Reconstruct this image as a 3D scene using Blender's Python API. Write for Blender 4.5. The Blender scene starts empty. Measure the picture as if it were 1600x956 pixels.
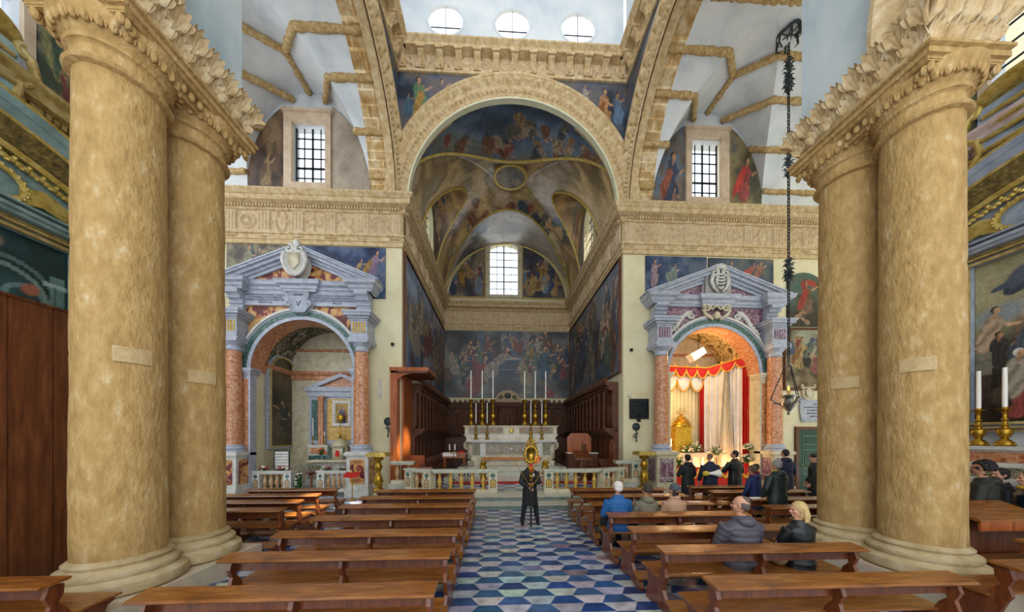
import bpy, math, random
import numpy as np
from mathutils import Vector, Matrix
from mathutils.geometry import tessellate_polygon
PI = math.pi
sc = bpy.context.scene
COL = sc.collection
# ------------------------------------------------------------------ camera, sky, sun, exposure
TH = math.atan(22 / 480)
cam_d = bpy.data.cameras.new('camera')
cam = bpy.data.objects.new('camera', cam_d); COL.objects.link(cam)
cam.location = (0, 0, 2.3); cam.rotation_euler = (PI / 2, 0, -TH)
cam_d.sensor_width = 36; cam_d.lens = 36 * 480 / 1600
cam_d.shift_y = (683 - 478) / 1600
cam_d.clip_start = .05; cam_d.clip_end = 300
sc.camera = cam
world = bpy.data.worlds.new('sky'); sc.world = world; world.use_nodes = True
wbg = world.node_tree.nodes['Background']
wbg.inputs[0].default_value = (.90, .95, 1.0, 1); wbg.inputs[1].default_value = 2.3
sun_d = bpy.data.lights.new('sun', 'SUN'); sun = bpy.data.objects.new('sun', sun_d); COL.objects.link(sun)
sun_d.energy = 22.0; sun_d.angle = math.radians(.8); sun_d.color = (1, .93, .82)
sun.rotation_euler = Vector((-10.5, 2.4, -19.7)).to_track_quat('-Z', 'Y').to_euler()
sc.view_settings.view_transform = 'Standard'; sc.view_settings.look = 'None'
sc.view_settings.exposure = 0.0; sc.view_settings.gamma = 1.0
sc.view_settings.use_curve_mapping = False
cy = sc.cycles
cy.max_bounces = 6; cy.diffuse_bounces = 4; cy.glossy_bounces = 3; cy.transmission_bounces = 4; cy.transparent_max_bounces = 8
cy.sample_clamp_indirect = 6; cy.caustics_reflective = False; cy.caustics_refractive = False

# ------------------------------------------------------------------ helpers
def lin(c):
    if isinstance(c, str):
        c = c.lstrip('#'); c = [int(c[i:i + 2], 16) / 255 for i in (0, 2, 4)]
    return tuple((x / 12.92 if x <= .04045 else ((x + .055) / 1.055) ** 2.4) for x in c[:3])
def tag(o, label=None, cat=None, group=None, kind=None):
    if label: o['label'] = label
    if cat: o['category'] = cat
    if group: o['group'] = group
    if kind: o['kind'] = kind
    return o
def thing(name, label, cat, loc=(0, 0, 0), rz=0, group=None):
    o = bpy.data.objects.new(name, None); COL.objects.link(o)
    o.location = loc; o.rotation_euler = (0, 0, rz); o.empty_display_size = .1
    return tag(o, label, cat, group)
def copy_tree(o, parent=None):
    c = o.copy(); COL.objects.link(c)
    if parent: c.parent = parent
    for ch in list(o.children): copy_tree(ch, c)
    return c
def finish(me, name, mats, parent, smooth, kind=None, angle=38):
    if not isinstance(mats, (list, tuple)): mats = [mats]
    for m in mats: me.materials.append(m)
    if smooth:
        me.polygons.foreach_set('use_smooth', [True] * len(me.polygons))
        if smooth is True: me.set_sharp_from_angle(angle=math.radians(angle))
    me.update()
    o = bpy.data.objects.new(name, me); COL.objects.link(o)
    if parent: o.parent = parent
    if kind: o['kind'] = kind
    return o
class MB:
    def __init__(s, T=None): s.v = []; s.f = []; s.mi = []; s.m = 0; s.T = T
    def add(s, vs, fs, T=None):
        n = len(s.v)
        if T is not None: vs = [T(*p) for p in vs]
        if s.T is not None: vs = [s.T(*p) for p in vs]
        s.v += [tuple(p) for p in vs]; s.f += [tuple(n + i for i in f) for f in fs]; s.mi += [s.m] * len(fs); return s
    def box(s, x0, x1, y0, y1, z0, z1, T=None):
        vs = [(x, y, z) for z in (z0, z1) for y in (y0, y1) for x in (x0, x1)]
        return s.add(vs, [(0, 2, 3, 1), (4, 5, 7, 6), (0, 1, 5, 4), (2, 6, 7, 3), (0, 4, 6, 2), (1, 3, 7, 5)], T)
    def prism(s, poly, d0, d1, T=None, holes=()):
        # polygon in (a, b), extruded along c;  vertex = (a, b, c)
        loops = [list(poly)] + [list(h) for h in holes]
        flat = [p for l in loops for p in l]
        tris = tessellate_polygon([[Vector((p[0], p[1], 0)) for p in l] for l in loops])
        n = len(flat); vs = [(p[0], p[1], d0) for p in flat] + [(p[0], p[1], d1) for p in flat]
        fs = [tuple(t) for t in tris] + [tuple(n + i for i in reversed(t)) for t in tris]
        k = 0
        for l in loops:
            for i in range(len(l)):
                a = k + i; b = k + (i + 1) % len(l); fs.append((a, b, n + b, n + a))
            k += len(l)
        return s.add(vs, fs, T)
    def lathe(s, prof, cx=0, cy=0, z0=0, seg=24, T=None, ex=1, ey=1, square=False):
        vs = []; n = len(prof)
        for i in range(seg):
            a = 2 * PI * i / seg; c, d = math.cos(a), math.sin(a)
            if square:
                k = 1 / max(abs(c), abs(d)); c *= k; d *= k
            vs += [(cx + r * c * ex, cy + r * d * ey, z0 + z) for r, z in prof]
        fs = []
        for i in range(seg):
            j = (i + 1) % seg
            fs += [(i * n + k, j * n + k, j * n + k + 1, i * n + k + 1) for k in range(n - 1)]
        fs.append(tuple(i * n for i in reversed(range(seg)))); fs.append(tuple(i * n + n - 1 for i in range(seg)))
        return s.add(vs, fs, T)
    def tube(s, pts, r, seg=8, T=None, closed=False, ell=None):
        P = [Vector(p) for p in pts]; n = len(P)
        rs = r if isinstance(r, (list, tuple)) else [r] * n
        vs = []; up = None
        for i, p in enumerate(P):
            if closed: d = P[(i + 1) % n] - P[i - 1]
            else: d = P[min(i + 1, n - 1)] - P[max(i - 1, 0)]
            d = d.normalized() if d.length > 1e-9 else Vector((0, 0, 1))
            if up is None: up = Vector((0, 0, 1)) if abs(d.z) < .9 else Vector((1, 0, 0))
            a = d.cross(up); a = a.normalized() if a.length > 1e-6 else Vector((1, 0, 0))
            b = a.cross(d).normalized(); up = b
            for k in range(seg):
                t = 2 * PI * k / seg
                vs.append(tuple(p + (a * math.cos(t) + b * math.sin(t) * (ell or 1)) * rs[i]))
        fs = []
        m = n if closed else n - 1
        for i in range(m):
            j = (i + 1) % n
            fs += [(i * seg + k, i * seg + (k + 1) % seg, j * seg + (k + 1) % seg, j * seg + k) for k in range(seg)]
        if not closed:
            fs.append(tuple(reversed(range(seg)))); fs.append(tuple((n - 1) * seg + k for k in range(seg)))
        return s.add(vs, fs, T)
    def ball(s, c, r, seg=12, rings=8, T=None):
        r = r if isinstance(r, (list, tuple)) else (r, r, r)
        prof = [(math.sin(PI * k / rings), -math.cos(PI * k / rings)) for k in range(rings + 1)]
        vs = [(0, 0, -1)]; 
        for k in range(1, rings):
            for i in range(seg):
                a = 2 * PI * i / seg; vs.append((prof[k][0] * math.cos(a), prof[k][0] * math.sin(a), prof[k][1]))
        vs.append((0, 0, 1)); fs = []
        for i in range(seg): fs.append((0, 1 + (i + 1) % seg, 1 + i))
        for k in range(rings - 2):
            for i in range(seg):
                a = 1 + k * seg + i; b = 1 + k * seg + (i + 1) % seg; fs.append((a, b, b + seg, a + seg))
        last = len(vs) - 1; o = 1 + (rings - 2) * seg
        for i in range(seg): fs.append((o + i, o + (i + 1) % seg, last))
        vs = [(c[0] + r[0] * x, c[1] + r[1] * y, c[2] + r[2] * z) for x, y, z in vs]
        return s.add(vs, fs, T)
    def grid(s, P, T=None, closed_u=False):
        n = len(P); m = len(P[0]); vs = [tuple(p) for row in P for p in row]; fs = []
        for i in range(n if closed_u else n - 1):
            j = (i + 1) % n
            fs += [(i * m + k, j * m + k, j * m + k + 1, i * m + k + 1) for k in range(m - 1)]
        return s.add(vs, fs, T)
    def build(s, name, mats, parent=None, smooth=False, kind=None, angle=38, fix=False):
        me = bpy.data.meshes.new(name); me.from_pydata(s.v, [], s.f)
        if any(s.mi): me.polygons.foreach_set('material_index', s.mi)
        if fix:
            import bmesh
            b = bmesh.new(); b.from_mesh(me); bmesh.ops.recalc_face_normals(b, faces=b.faces); b.to_mesh(me); b.free()
        return finish(me, name, mats, parent, smooth, kind, angle)
def XZ(y0, s=-1):     # (a, b, c) -> a along x, b up, c out of the wall toward the nave
    return lambda a, b, c: (a, y0 + s * c, b)
def YZ(x0, s=1):      # (a, b, c) -> a along y, b up, c along +x * s
    return lambda a, b, c: (x0 + s * c, a, b)
def XY(a, b, c): return (a, b, c)
def arc(cx, cz, r, a0, a1, n, rz=None):
    rz = rz or r
    return [(cx + r * math.cos(math.radians(a0 + (a1 - a0) * i / n)), cz + rz * math.sin(math.radians(a0 + (a1 - a0) * i / n))) for i in range(n + 1)]
def arch_poly(cx, hw, z0, zs, n=24, rise=None):
    return [(cx + hw, z0)] + arc(cx, zs, hw, 0, 180, n, rise or hw) + [(cx - hw, z0)]
def grid_obj(name, P, mats, parent=None, col=None, depth=0, nrm=None, kind=None, smooth=True, flip=False):
    P = np.asarray(P, float); n, m = P.shape[:2]
    V = P.reshape(-1, 3); idx = np.arange(n * m).reshape(n, m)
    q = np.stack([idx[:-1, :-1], idx[1:, :-1], idx[1:, 1:], idx[:-1, 1:]], -1).reshape(-1, 4)
    C = None if col is None else np.asarray(col, float).reshape(-1, 3)
    if depth:
        ring = np.concatenate([idx[0, :], idx[1:, -1], idx[-1, -2::-1], idx[-2:0:-1, 0]])
        B = V[ring] - np.asarray(nrm, float) * depth; b0 = len(V); k = len(ring)
        V = np.vstack([V, B]); a = np.arange(k); nx = (a + 1) % k
        q = np.vstack([q, np.stack([ring[a], ring[nx], b0 + nx, b0 + a], -1)])
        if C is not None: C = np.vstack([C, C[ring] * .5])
    if flip: q = q[:, ::-1]
    me = bpy.data.meshes.new(name)
    me.vertices.add(len(V)); me.vertices.foreach_set('co', V.ravel())
    me.loops.add(q.size); me.loops.foreach_set('vertex_index', q.ravel().astype(np.int32))
    me.polygons.add(len(q)); me.polygons.foreach_set('loop_start', (np.arange(len(q)) * 4).astype(np.int32))
    me.update(calc_edges=True)
    if C is not None:
        at = me.color_attributes.new('Col', 'FLOAT_COLOR', 'POINT')
        at.data.foreach_set('color', np.hstack([C, np.ones((len(C), 1))]).astype(np.float32).ravel())
    return finish(me, name, mats, parent, smooth, kind, 50)
def sweep(path, prof, closed=False):
    # path [(x, y)], prof [(offset to the right, z)]; mitred.  returns verts rows
    n = len(path); rows = []
    for i in range(n):
        p = Vector(path[i])
        d0 = (Vector(path[i]) - Vector(path[i - 1])).normalized() if (i > 0 or closed) else None
        d1 = (Vector(path[(i + 1) % n]) - Vector(path[i])).normalized() if (i < n - 1 or closed) else None
        if d0 is None: d0 = d1
        if d1 is None: d1 = d0
        r0 = Vector((d0.y, -d0.x)); r1 = Vector((d1.y, -d1.x)); mm = (r0 + r1)
        mm = mm / (mm.length_squared / 2) if mm.length_squared > 1e-6 else r0
        rows.append([(p.x + mm.x * o, p.y + mm.y * o, z) for o, z in prof])
    return rows

# ------------------------------------------------------------------ numpy noise and pictures
def vnoise(n, m, fy, fx, rng):
    gy, gx = max(2, int(fy) + 2), max(2, int(fx) + 2)
    g = rng.random((gy, gx)); y = np.linspace(0, gy - 1.001, n); x = np.linspace(0, gx - 1.001, m)
    iy = y.astype(int); ix = x.astype(int); ty = y - iy; tx = x - ix
    ty = (ty * ty * (3 - 2 * ty))[:, None]; tx = (tx * tx * (3 - 2 * tx))[None, :]
    a = g[iy][:, ix]; b = g[iy][:, ix + 1]; c = g[iy + 1][:, ix]; d = g[iy + 1][:, ix + 1]
    return (a * (1 - tx) + b * tx) * (1 - ty) + (c * (1 - tx) + d * tx) * ty
def fnoise(n, m, f, rng, asp=1.0, oct=4):
    out = 0; amp = 1; tot = 0
    for k in range(oct):
        out = out + amp * vnoise(n, m, f * 2 ** k, f * asp * 2 ** k, rng); tot += amp; amp *= .55
    return out / tot
class Pic:
    """an invented baroque looking canvas: rows go bottom to top, columns left to right"""
    def __init__(s, n, m, asp, seed, cols, f=3, contrast=1.0):
        s.n, s.m, s.asp = n, m, asp; s.rng = np.random.default_rng(seed)
        t = fnoise(n, m, f, s.rng, asp); t = np.clip((t - .5) * 2.4 * contrast + .5, 0, 1)
        C = np.array([lin(c) for c in cols]); k = t * (len(C) - 1); i = np.minimum(k.astype(int), len(C) - 2); w = (k - i)[..., None]
        s.I = C[i] * (1 - w) + C[i + 1] * w
        s.y, s.x = np.meshgrid(np.linspace(0, 1, n), np.linspace(0, asp, m), indexing='ij')
    def blend(s, mask, c): s.I = s.I * (1 - mask[..., None]) + np.asarray(c) * mask[..., None]
    def soft(s, d, w): return np.clip(.5 - d / w, 0, 1)
    def ell(s, cx, cy, rx, ry, ang=0, w=.25, warp=None):
        dx = s.x - cx; dy = s.y - cy; c, d = math.cos(ang), math.sin(ang)
        u = (dx * c + dy * d) / rx; v = (-dx * d + dy * c) / ry
        r = np.sqrt(u * u + v * v)
        if warp is not None: r = r + warp
        return s.soft(r - 1, w)
    def limb(s, a, b, r0, r1, c):
        ax, ay = a; bx, by = b; dx, dy = bx - ax, by - ay; L = dx * dx + dy * dy + 1e-9
        t = np.clip(((s.x - ax) * dx + (s.y - ay) * dy) / L, 0, 1)
        d = np.hypot(s.x - ax - t * dx, s.y - ay - t * dy) - (r0 + (r1 - r0) * t)
        s.blend(s.soft(d, .012), c)
    def fig(s, cx, cy, h, robe, lean=0., skin='#b58a66', face=1, hair='#2c1c14', kneel=False, cloak=None):
        """a draped figure, feet at cy, height h"""
        r = s.rng; R = np.array(lin(robe)); S = np.array(lin(skin)); H = np.array(lin(hair))
        if kneel: h = h * .7
        tx = cx + lean * h
        warp = (vnoise(s.n, s.m, 14, 14 * s.asp, r) - .5) * .5
        ph = r.random() * 6
        R = R * .72 + R.mean() * .28
        fold = .66 + .22 * np.sin(((s.x - cx) * math.cos(.3 * face) + (s.y - cy) * r.uniform(-.5, .5)) / h * 30 + ph + warp * 26) + warp * .5
        for (ex, ey, rx, ry, a) in ((cx + lean * .2 * h, cy + .26 * h, .2 * h * (1.25 if kneel else 1), .29 * h, -lean), (cx + lean * .7 * h, cy + .6 * h, .14 * h, .22 * h, -lean)):
            m = s.ell(ex, ey, rx, ry, a, .2, warp)
            c = R[None, None, :] * (fold[..., None] * 1.2 + .12)
            s.I = s.I * (1 - m[..., None]) + c * m[..., None]
        if cloak:
            K = np.array(lin(cloak)); m = s.ell(cx - face * .08 * h, cy + .42 * h, .1 * h, .34 * h, -.35 * face - lean, .25, warp)
            s.I = s.I * (1 - m[..., None]) + K * (fold[..., None] * 1.1 + .2) * m[..., None]
        sh = (tx, cy + .74 * h); el = (tx + face * (.13 + .08 * r.random()) * h, cy + (.56 + .2 * r.random()) * h)
        ha = (el[0] + face * .14 * h, el[1] + (.16 * r.random() - .02) * h)
        s.limb(sh, el, .035 * h, .027 * h, R * 1.1); s.limb(el, ha, .026 * h, .018 * h, S * 1.2)
        s.blend(s.ell(tx + .01 * h, cy + .80 * h, .03 * h, .05 * h), S * .8)
        hx = tx + face * .02 * h; hy = cy + .9 * h
        s.blend(s.ell(hx - face * .012 * h, hy + .015 * h, .062 * h, .07 * h, 0, .3), H)
        s.blend(s.ell(hx + face * .012 * h, hy - .006 * h, .046 * h, .058 * h, 0, .3), S * 1.25)
        s.blend(s.ell(hx - face * .008 * h, hy - .02 * h, .03 * h, .03 * h, 0, .5) * .45, S * .5)
    def crowd(s, x0, x1, y0, y1, k, h0, h1, pal):
        r = s.rng
        for i in range(k):
            y = y1 + (y0 - y1) * (i + r.random() * .6) / k; x = x0 + (x1 - x0) * r.random(); h = h0 + (h1 - h0) * (1 - (y - y0) / max(y1 - y0, 1e-3)) * r.uniform(.8, 1.1)
            s.fig(x, y, h, pal[r.integers(len(pal))], r.uniform(-.25, .25), face=1 if r.random() < .5 else -1, kneel=r.random() < .3, skin=('#b98d68', '#a37550', '#c7a184')[r.integers(3)], cloak=pal[r.integers(len(pal))] if r.random() < .4 else None)
    def done(s, grain=.16, dark=1.0):
        g = fnoise(s.n, s.m, 30, s.rng, s.asp, 3); g2 = fnoise(s.n, s.m, 5, s.rng, s.asp, 2)
        s.I = s.I * (1 + grain * 2 * (g - .5))[..., None] * (1 + .5 * (g2 - .5))[..., None] * dark
        return np.clip(s.I, 0.002, 1)
def motif(u, v, k):
    """relief height 0..1 on a unit square, one of several carved ornaments"""
    x = u * 2 - 1; y = v * 2 - 1; r = np.hypot(x, y); a = np.arctan2(y, x); k = k % 7
    def ridge(d, w): return np.exp(-(d / w) ** 2)
    if k == 0: h = ridge(r - .62, .1) + ridge(np.sin(a * 4) * r * .6, .12) * (r < .6) + ridge(r, .16)
    elif k == 1: h = ridge(r - .5 - .18 * np.cos(a * 6), .11) + ridge(r - .15, .1)
    elif k == 2:
        d = r - (.12 + .11 * (a + PI)); h = ridge(d, .09) + ridge(x * .8 + y * .6, .07) * (r > .5)
    elif k == 3: h = ridge(np.abs(x) - .45 + .3 * y * y, .1) + ridge(y - .25 + .6 * x * x, .1) + ridge(r, .2)
    elif k == 4: h = ridge(y + .35 - .5 * x * x, .12) + ridge(np.abs(x) - .55, .09) * (y < .5) + ridge(np.hypot(x, y - .3), .2)
    elif k == 5: h = ridge(np.sin(a * 8) * .5, .25) * (r < .75) * (r > .25) + ridge(r - .8, .07) + ridge(r, .2)
    else: h = ridge(np.hypot(np.abs(x) - .45, y) - .28, .09) + ridge(x, .08) + ridge(y - .55, .1)
    edge = np.clip((.92 - np.maximum(np.abs(x), np.abs(y))) * 20, 0, 1)
    rim = ridge(np.maximum(np.abs(x), np.abs(y)) - .95, .03) * .6
    return np.clip(h, 0, 1) * edge + rim
# ------------------------------------------------------------------ materials
MATS = {}
def mat(name, cols, scale=4, rough=.6, metal=0, bump=0, bscale=30, stretch=(1, 1, 1), kind='noise', detail=6, dist=0, pos=None, attr=False, spec=.5, emit=None, coat=0, contrast=None, bdetail=5):
    m = bpy.data.materials.new(name); m.use_nodes = True; nt = m.node_tree; N = nt.nodes; L = nt.links
    b = N['Principled BSDF']; b.inputs['Roughness'].default_value = rough; b.inputs['Metallic'].default_value = metal
    b.inputs['Specular IOR Level'].default_value = spec
    if coat: b.inputs['Coat Weight'].default_value = coat; b.inputs['Coat Roughness'].default_value = .15
    if isinstance(cols, str): cols = [cols]
    tc = N.new('ShaderNodeTexCoord'); mp = N.new('ShaderNodeMapping'); mp.inputs['Scale'].default_value = stretch
    L.new(tc.outputs['Object'], mp.inputs['Vector'])
    if attr:
        a = N.new('ShaderNodeVertexColor'); a.layer_name = 'Col'; out = a.outputs['Color']
        if len(cols) > 1:
            t = N.new('ShaderNodeTexNoise'); t.inputs['Scale'].default_value = scale; t.inputs['Detail'].default_value = detail; L.new(mp.outputs[0], t.inputs['Vector'])
            r = N.new('ShaderNodeValToRGB'); r.color_ramp.elements[0].color = (*lin(cols[0]), 1); r.color_ramp.elements[1].color = (*lin(cols[1]), 1)
            r.color_ramp.elements[0].position = .3; r.color_ramp.elements[1].position = .7
            L.new(t.outputs['Fac'], r.inputs[0]); x = N.new('ShaderNodeMix'); x.data_type = 'RGBA'; x.blend_type = 'MULTIPLY'; x.inputs[0].default_value = 1
            L.new(out, x.inputs[6]); L.new(r.outputs[0], x.inputs[7]); out = x.outputs[2]
        L.new(out, b.inputs['Base Color'])
    elif len(cols) == 1: b.inputs['Base Color'].default_value = (*lin(cols[0]), 1)
    else:
        if kind == 'voronoi':
            t = N.new('ShaderNodeTexVoronoi'); t.inputs['Scale'].default_value = scale; t.inputs['Randomness'].default_value = 1; fac = t.outputs['Distance']
            nz = N.new('ShaderNodeTexNoise'); nz.inputs['Scale'].default_value = scale * 1.4; nz.inputs['Detail'].default_value = 4; L.new(mp.outputs[0], nz.inputs['Vector'])
            mx = N.new('ShaderNodeMix'); mx.data_type = 'VECTOR'; mx.inputs[0].default_value = .22; L.new(mp.outputs[0], mx.inputs[4]); L.new(nz.outputs['Color'], mx.inputs[5]); L.new(mx.outputs[1], t.inputs['Vector'])
        elif kind == 'wave':
            t = N.new('ShaderNodeTexWave'); t.inputs['Scale'].default_value = scale; t.inputs['Distortion'].default_value = dist or 4; t.inputs['Detail'].default_value = 3; t.inputs['Detail Scale'].default_value = 1.5; fac = t.outputs['Fac']; L.new(mp.outputs[0], t.inputs['Vector'])
        else:
            t = N.new('ShaderNodeTexNoise'); t.inputs['Scale'].default_value = scale; t.inputs['Detail'].default_value = detail; t.inputs['Roughness'].default_value = .62; t.inputs['Distortion'].default_value = dist; fac = t.outputs['Fac']; L.new(mp.outputs[0], t.inputs['Vector'])
        r = N.new('ShaderNodeValToRGB'); cr = r.color_ramp; n = len(cols)
        ps = pos or ([.25 + .5 * i / (n - 1) for i in range(n)] if kind != 'wave' else [i / (n - 1) for i in range(n)])
        while len(cr.elements) < n: cr.elements.new(.5)
        for i in range(n): cr.elements[i].position = ps[i]
        for i in range(n): cr.elements[i].color = (*lin(cols[i]), 1)
        L.new(fac, r.inputs[0]); L.new(r.outputs[0], b.inputs['Base Color'])
    if bump:
        t2 = N.new('ShaderNodeTexNoise'); t2.inputs['Scale'].default_value = bscale; t2.inputs['Detail'].default_value = bdetail; L.new(mp.outputs[0], t2.inputs['Vector'])
        bp = N.new('ShaderNodeBump'); bp.inputs['Strength'].default_value = bump; bp.inputs['Distance'].default_value = .03
        L.new(t2.outputs['Fac'], bp.inputs['Height']); L.new(bp.outputs[0], b.inputs['Normal'])
    if emit:
        b.inputs['Emission Color'].default_value = (*lin(emit[0]), 1); b.inputs['Emission Strength'].default_value = emit[1]
    MATS[name] = m; return m
col_stone = mat('golden_limestone', ['#9d7d49', '#ae8c54', '#ba9962', '#ccba94'], 9, .85, bump=.9, bscale=20, stretch=(1, 1, .45), pos=[.3, .47, .6, .74], detail=12, bdetail=8)
base_stone = mat('worn_limestone', ['#8f7a52', '#b8a277', '#cfc0a0'], 3.2, .8, bump=.4, bscale=26)
mortar = mat('mortar_edge', ['#b39664', '#c6ae82'], 12, .85, bump=.4)
plinth_stone = mat('plinth_stone', ['#a89a80', '#c9bca2', '#c4a493'], 2.2, .7, bump=.2)
ent_stone = mat('carved_sandstone', ['#a98b58', '#bfa376', '#cfb990', '#dccdae'], 6, .85, bump=.35, bscale=18, pos=[.28, .45, .6, .75])
frieze_stone = mat('pale_frieze_stone', ['#b3976a', '#c9b08a', '#d8c6a6'], 7, .9, bump=.3, bscale=24)
rib_stone = mat('rough_vault_rib_stone', ['#94723c', '#bd9d66', '#d9c9a4'], 9, .9, bump=1.0, bscale=26)
plaster = mat('cream_plaster', ['#cbbd92', '#d9cfa9', '#e2dabb'], .8, .9, bump=.08, bscale=6)
white_plaster = mat('white_blue_plaster', ['#b7c2cc', '#d3d9de', '#e3e5e4'], .7, .92, bump=.12, bscale=5, detail=8)
vault_white = mat('vault_whitewash', ['#b3b9bd', '#d4d8da', '#e4e5e3'], .9, .92, bump=.12, bscale=5, detail=8)
pier_white = mat('grey_pier_plaster', ['#8fa2aa', '#bfcacd', '#d0d6d4'], .8, .9, bump=.12, bscale=4, stretch=(1, 1, .5), detail=8)
grey_marble = mat('blue_grey_marble', ['#858c9c', '#a6abb8', '#bbbec6'], 5, .35, stretch=(1, 1, 2))
white_marble = mat('white_marble', ['#a8a69e', '#c9c7be', '#d8d6cf'], 3.5, .3)
cream_marble = mat('cream_marble', ['#a59878', '#c8bd9f', '#d8d0b8'], 4, .35)
green_marble = mat('green_marble', ['#1f3a38', '#3d5f57', '#77918a'], 9, .25)
red_breccia = mat('red_breccia_marble', ['#7a3a26', '#b06a42', '#c99a62', '#d8c0a0'], 7, .3, kind='noise', pos=[.36, .47, .56, .68], dist=1.5)
coral_marble = mat('coral_column_marble', ['#8a4a30', '#b87850', '#c99670', '#dcc0a4'], 9, .28, pos=[.32, .46, .58, .74], dist=1.2)
ochre_red = mat('ochre_and_crimson_inlay', ['#5d1f24', '#8a3a30', '#c28a4c', '#d3ab6c'], 3.2, .35, pos=[.40, .47, .5, .62], dist=.8)
purple_marble = mat('purple_marble', ['#4c2c3c', '#7d5566', '#a58694', '#c4b2b6'], 6, .35, pos=[.36, .48, .58, .7], dist=1)
yellow_marble = mat('yellow_marble', ['#8a6418', '#c39a3c', '#d6b868'], 6, .35)
inlay_marble = mat('coloured_inlay', ['#2c4638', '#6d7d62', '#b4a384', '#7d4a38'], 11, .35, kind='noise', pos=[.4, .48, .54, .62], dist=2)
wood_pew = mat('varnished_walnut', ['#5a3215', '#865020', '#a56e32'], 1.8, .26, stretch=(1.2, 9, 9), bump=.05, bscale=8, coat=.3, dist=.6)
wood_pew_dark = mat('dark_varnished_walnut', ['#452010', '#6a3618', '#824a26'], 1.8, .3, stretch=(9, 9, 1.5), coat=.25, dist=.6)
wood_stall = mat('carved_dark_walnut', ['#301810', '#5c321a', '#82502c'], 6, .42, stretch=(3, 3, 1), bump=.8, bscale=30)
wood_stall_plain = mat('plain_dark_walnut', ['#3c1d0e', '#5c3219', '#7c4a28'], 4, .4, stretch=(4, 4, .6))
wood_red = mat('reddish_mahogany', ['#6a2c0e', '#9a4e1e', '#b46a30'], 2.2, .3, stretch=(6, 6, .7), coat=.2)
wood_screen = mat('brown_panelled_wood', ['#4a2612', '#6e3e20', '#8a5630'], 3, .4, stretch=(4, 4, .5), bump=.1)
gold = mat('gilded_bronze', ['#7a5810', '#b48a28', '#d4b048'], 12, .35, metal=.85, bump=.2)
gold_leaf = mat('gold_leaf', ['#9c7c34', '#cbb05c', '#e6d592'], 10, .4, metal=.5, bump=.3)
brass = mat('old_brass', ['#6b5214', '#a8842c', '#c8a548'], 9, .3, metal=.9)
iron = mat('black_iron', ['#15171a', '#26292c'], 8, .5, metal=.5)
dark_metal = mat('dark_bronze', ['#20262a', '#3b4446', '#5b6460'], 14, .45, metal=.6, bump=.5)
silver = mat('tarnished_silver', ['#5d5a55', '#8f8b84', '#b8b4aa'], 12, .3, metal=.85)
wax = mat('white_wax', '#f2eee2', rough=.4)
paint_mat = mat('oil_paint', ['#d8d8d8', '#ffffff'], 22, .38, attr=True, bump=.12, bscale=14, spec=.5)
vault_paint = mat('vault_oil_paint', ['#c8c8c8', '#ffffff'], 9, .3, attr=True, bump=.3, bscale=2.5, spec=.7)
tile_mat = mat('floor_marble_tiles', ['#b8b8b8', '#ffffff'], 5, .2, attr=True, spec=.5, detail=8)
step_stone = mat('grey_green_step_marble', ['#4c5c56', '#73837a', '#8d978c'], 4, .3)
step_white = mat('pale_step_marble', ['#a9a694', '#c6c3b2'], 4, .3)
retable_teal = mat('teal_grey_painted_wood', ['#5c7472', '#7f9894', '#a0b0a4'], 4, .5)
ochre_wood = mat('ochre_gilded_moulding', ['#80652c', '#b39a5a', '#d0bf8c'], 6, .45, metal=.2, bump=.3)
red_cloth = mat('red_cloth', ['#9c0d0a', '#cc1a12'], 6, .7)
white_cloth = mat('white_satin', ['#cfc6ba', '#ece4d6'], 3, .4)
yellow_cloth = mat('cream_satin', ['#d2bb80', '#e8d8a8'], 3, .45)
black_paint = mat('black_paint', '#0c0c0d', rough=.4)
green_door = mat('dark_green_paint', ['#0c3324', '#164535'], 5, .4)
inscription = mat('inscription_ink', '#3c4254', rough=.6)
leaf_green = mat('plant_leaf', ['#1f3d14', '#3f6a24'], 8, .5)
flower_white = mat('white_petals', '#efeadb', rough=.6)
flower_red = mat('red_petals', '#b7183a', rough=.6)
flower_orange = mat('orange_petals', '#dd6a1e', rough=.6)
def glass_mat():
    m = bpy.data.materials.new('window_glass'); m.use_nodes = True; nt = m.node_tree; N = nt.nodes; L = nt.links
    for n in list(N): N.remove(n)
    o = N.new('ShaderNodeOutputMaterial'); t = N.new('ShaderNodeBsdfTransparent'); g = N.new('ShaderNodeBsdfGlossy'); mx = N.new('ShaderNodeMixShader')
    t.inputs[0].default_value = (.95, .97, 1, 1); g.inputs['Roughness'].default_value = .1; mx.inputs[0].default_value = .06
    L.new(t.outputs[0], mx.inputs[1]); L.new(g.outputs[0], mx.inputs[2]); L.new(mx.outputs[0], o.inputs[0]); return m
glass = glass_mat()
# ================================================================== THE SETTING
CX = .69; YW = 12.9; XL = -3.97; XR = 5.35; YB = 22.5; SP = 12.05
def mx(x): return 2 * CX - x
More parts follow.
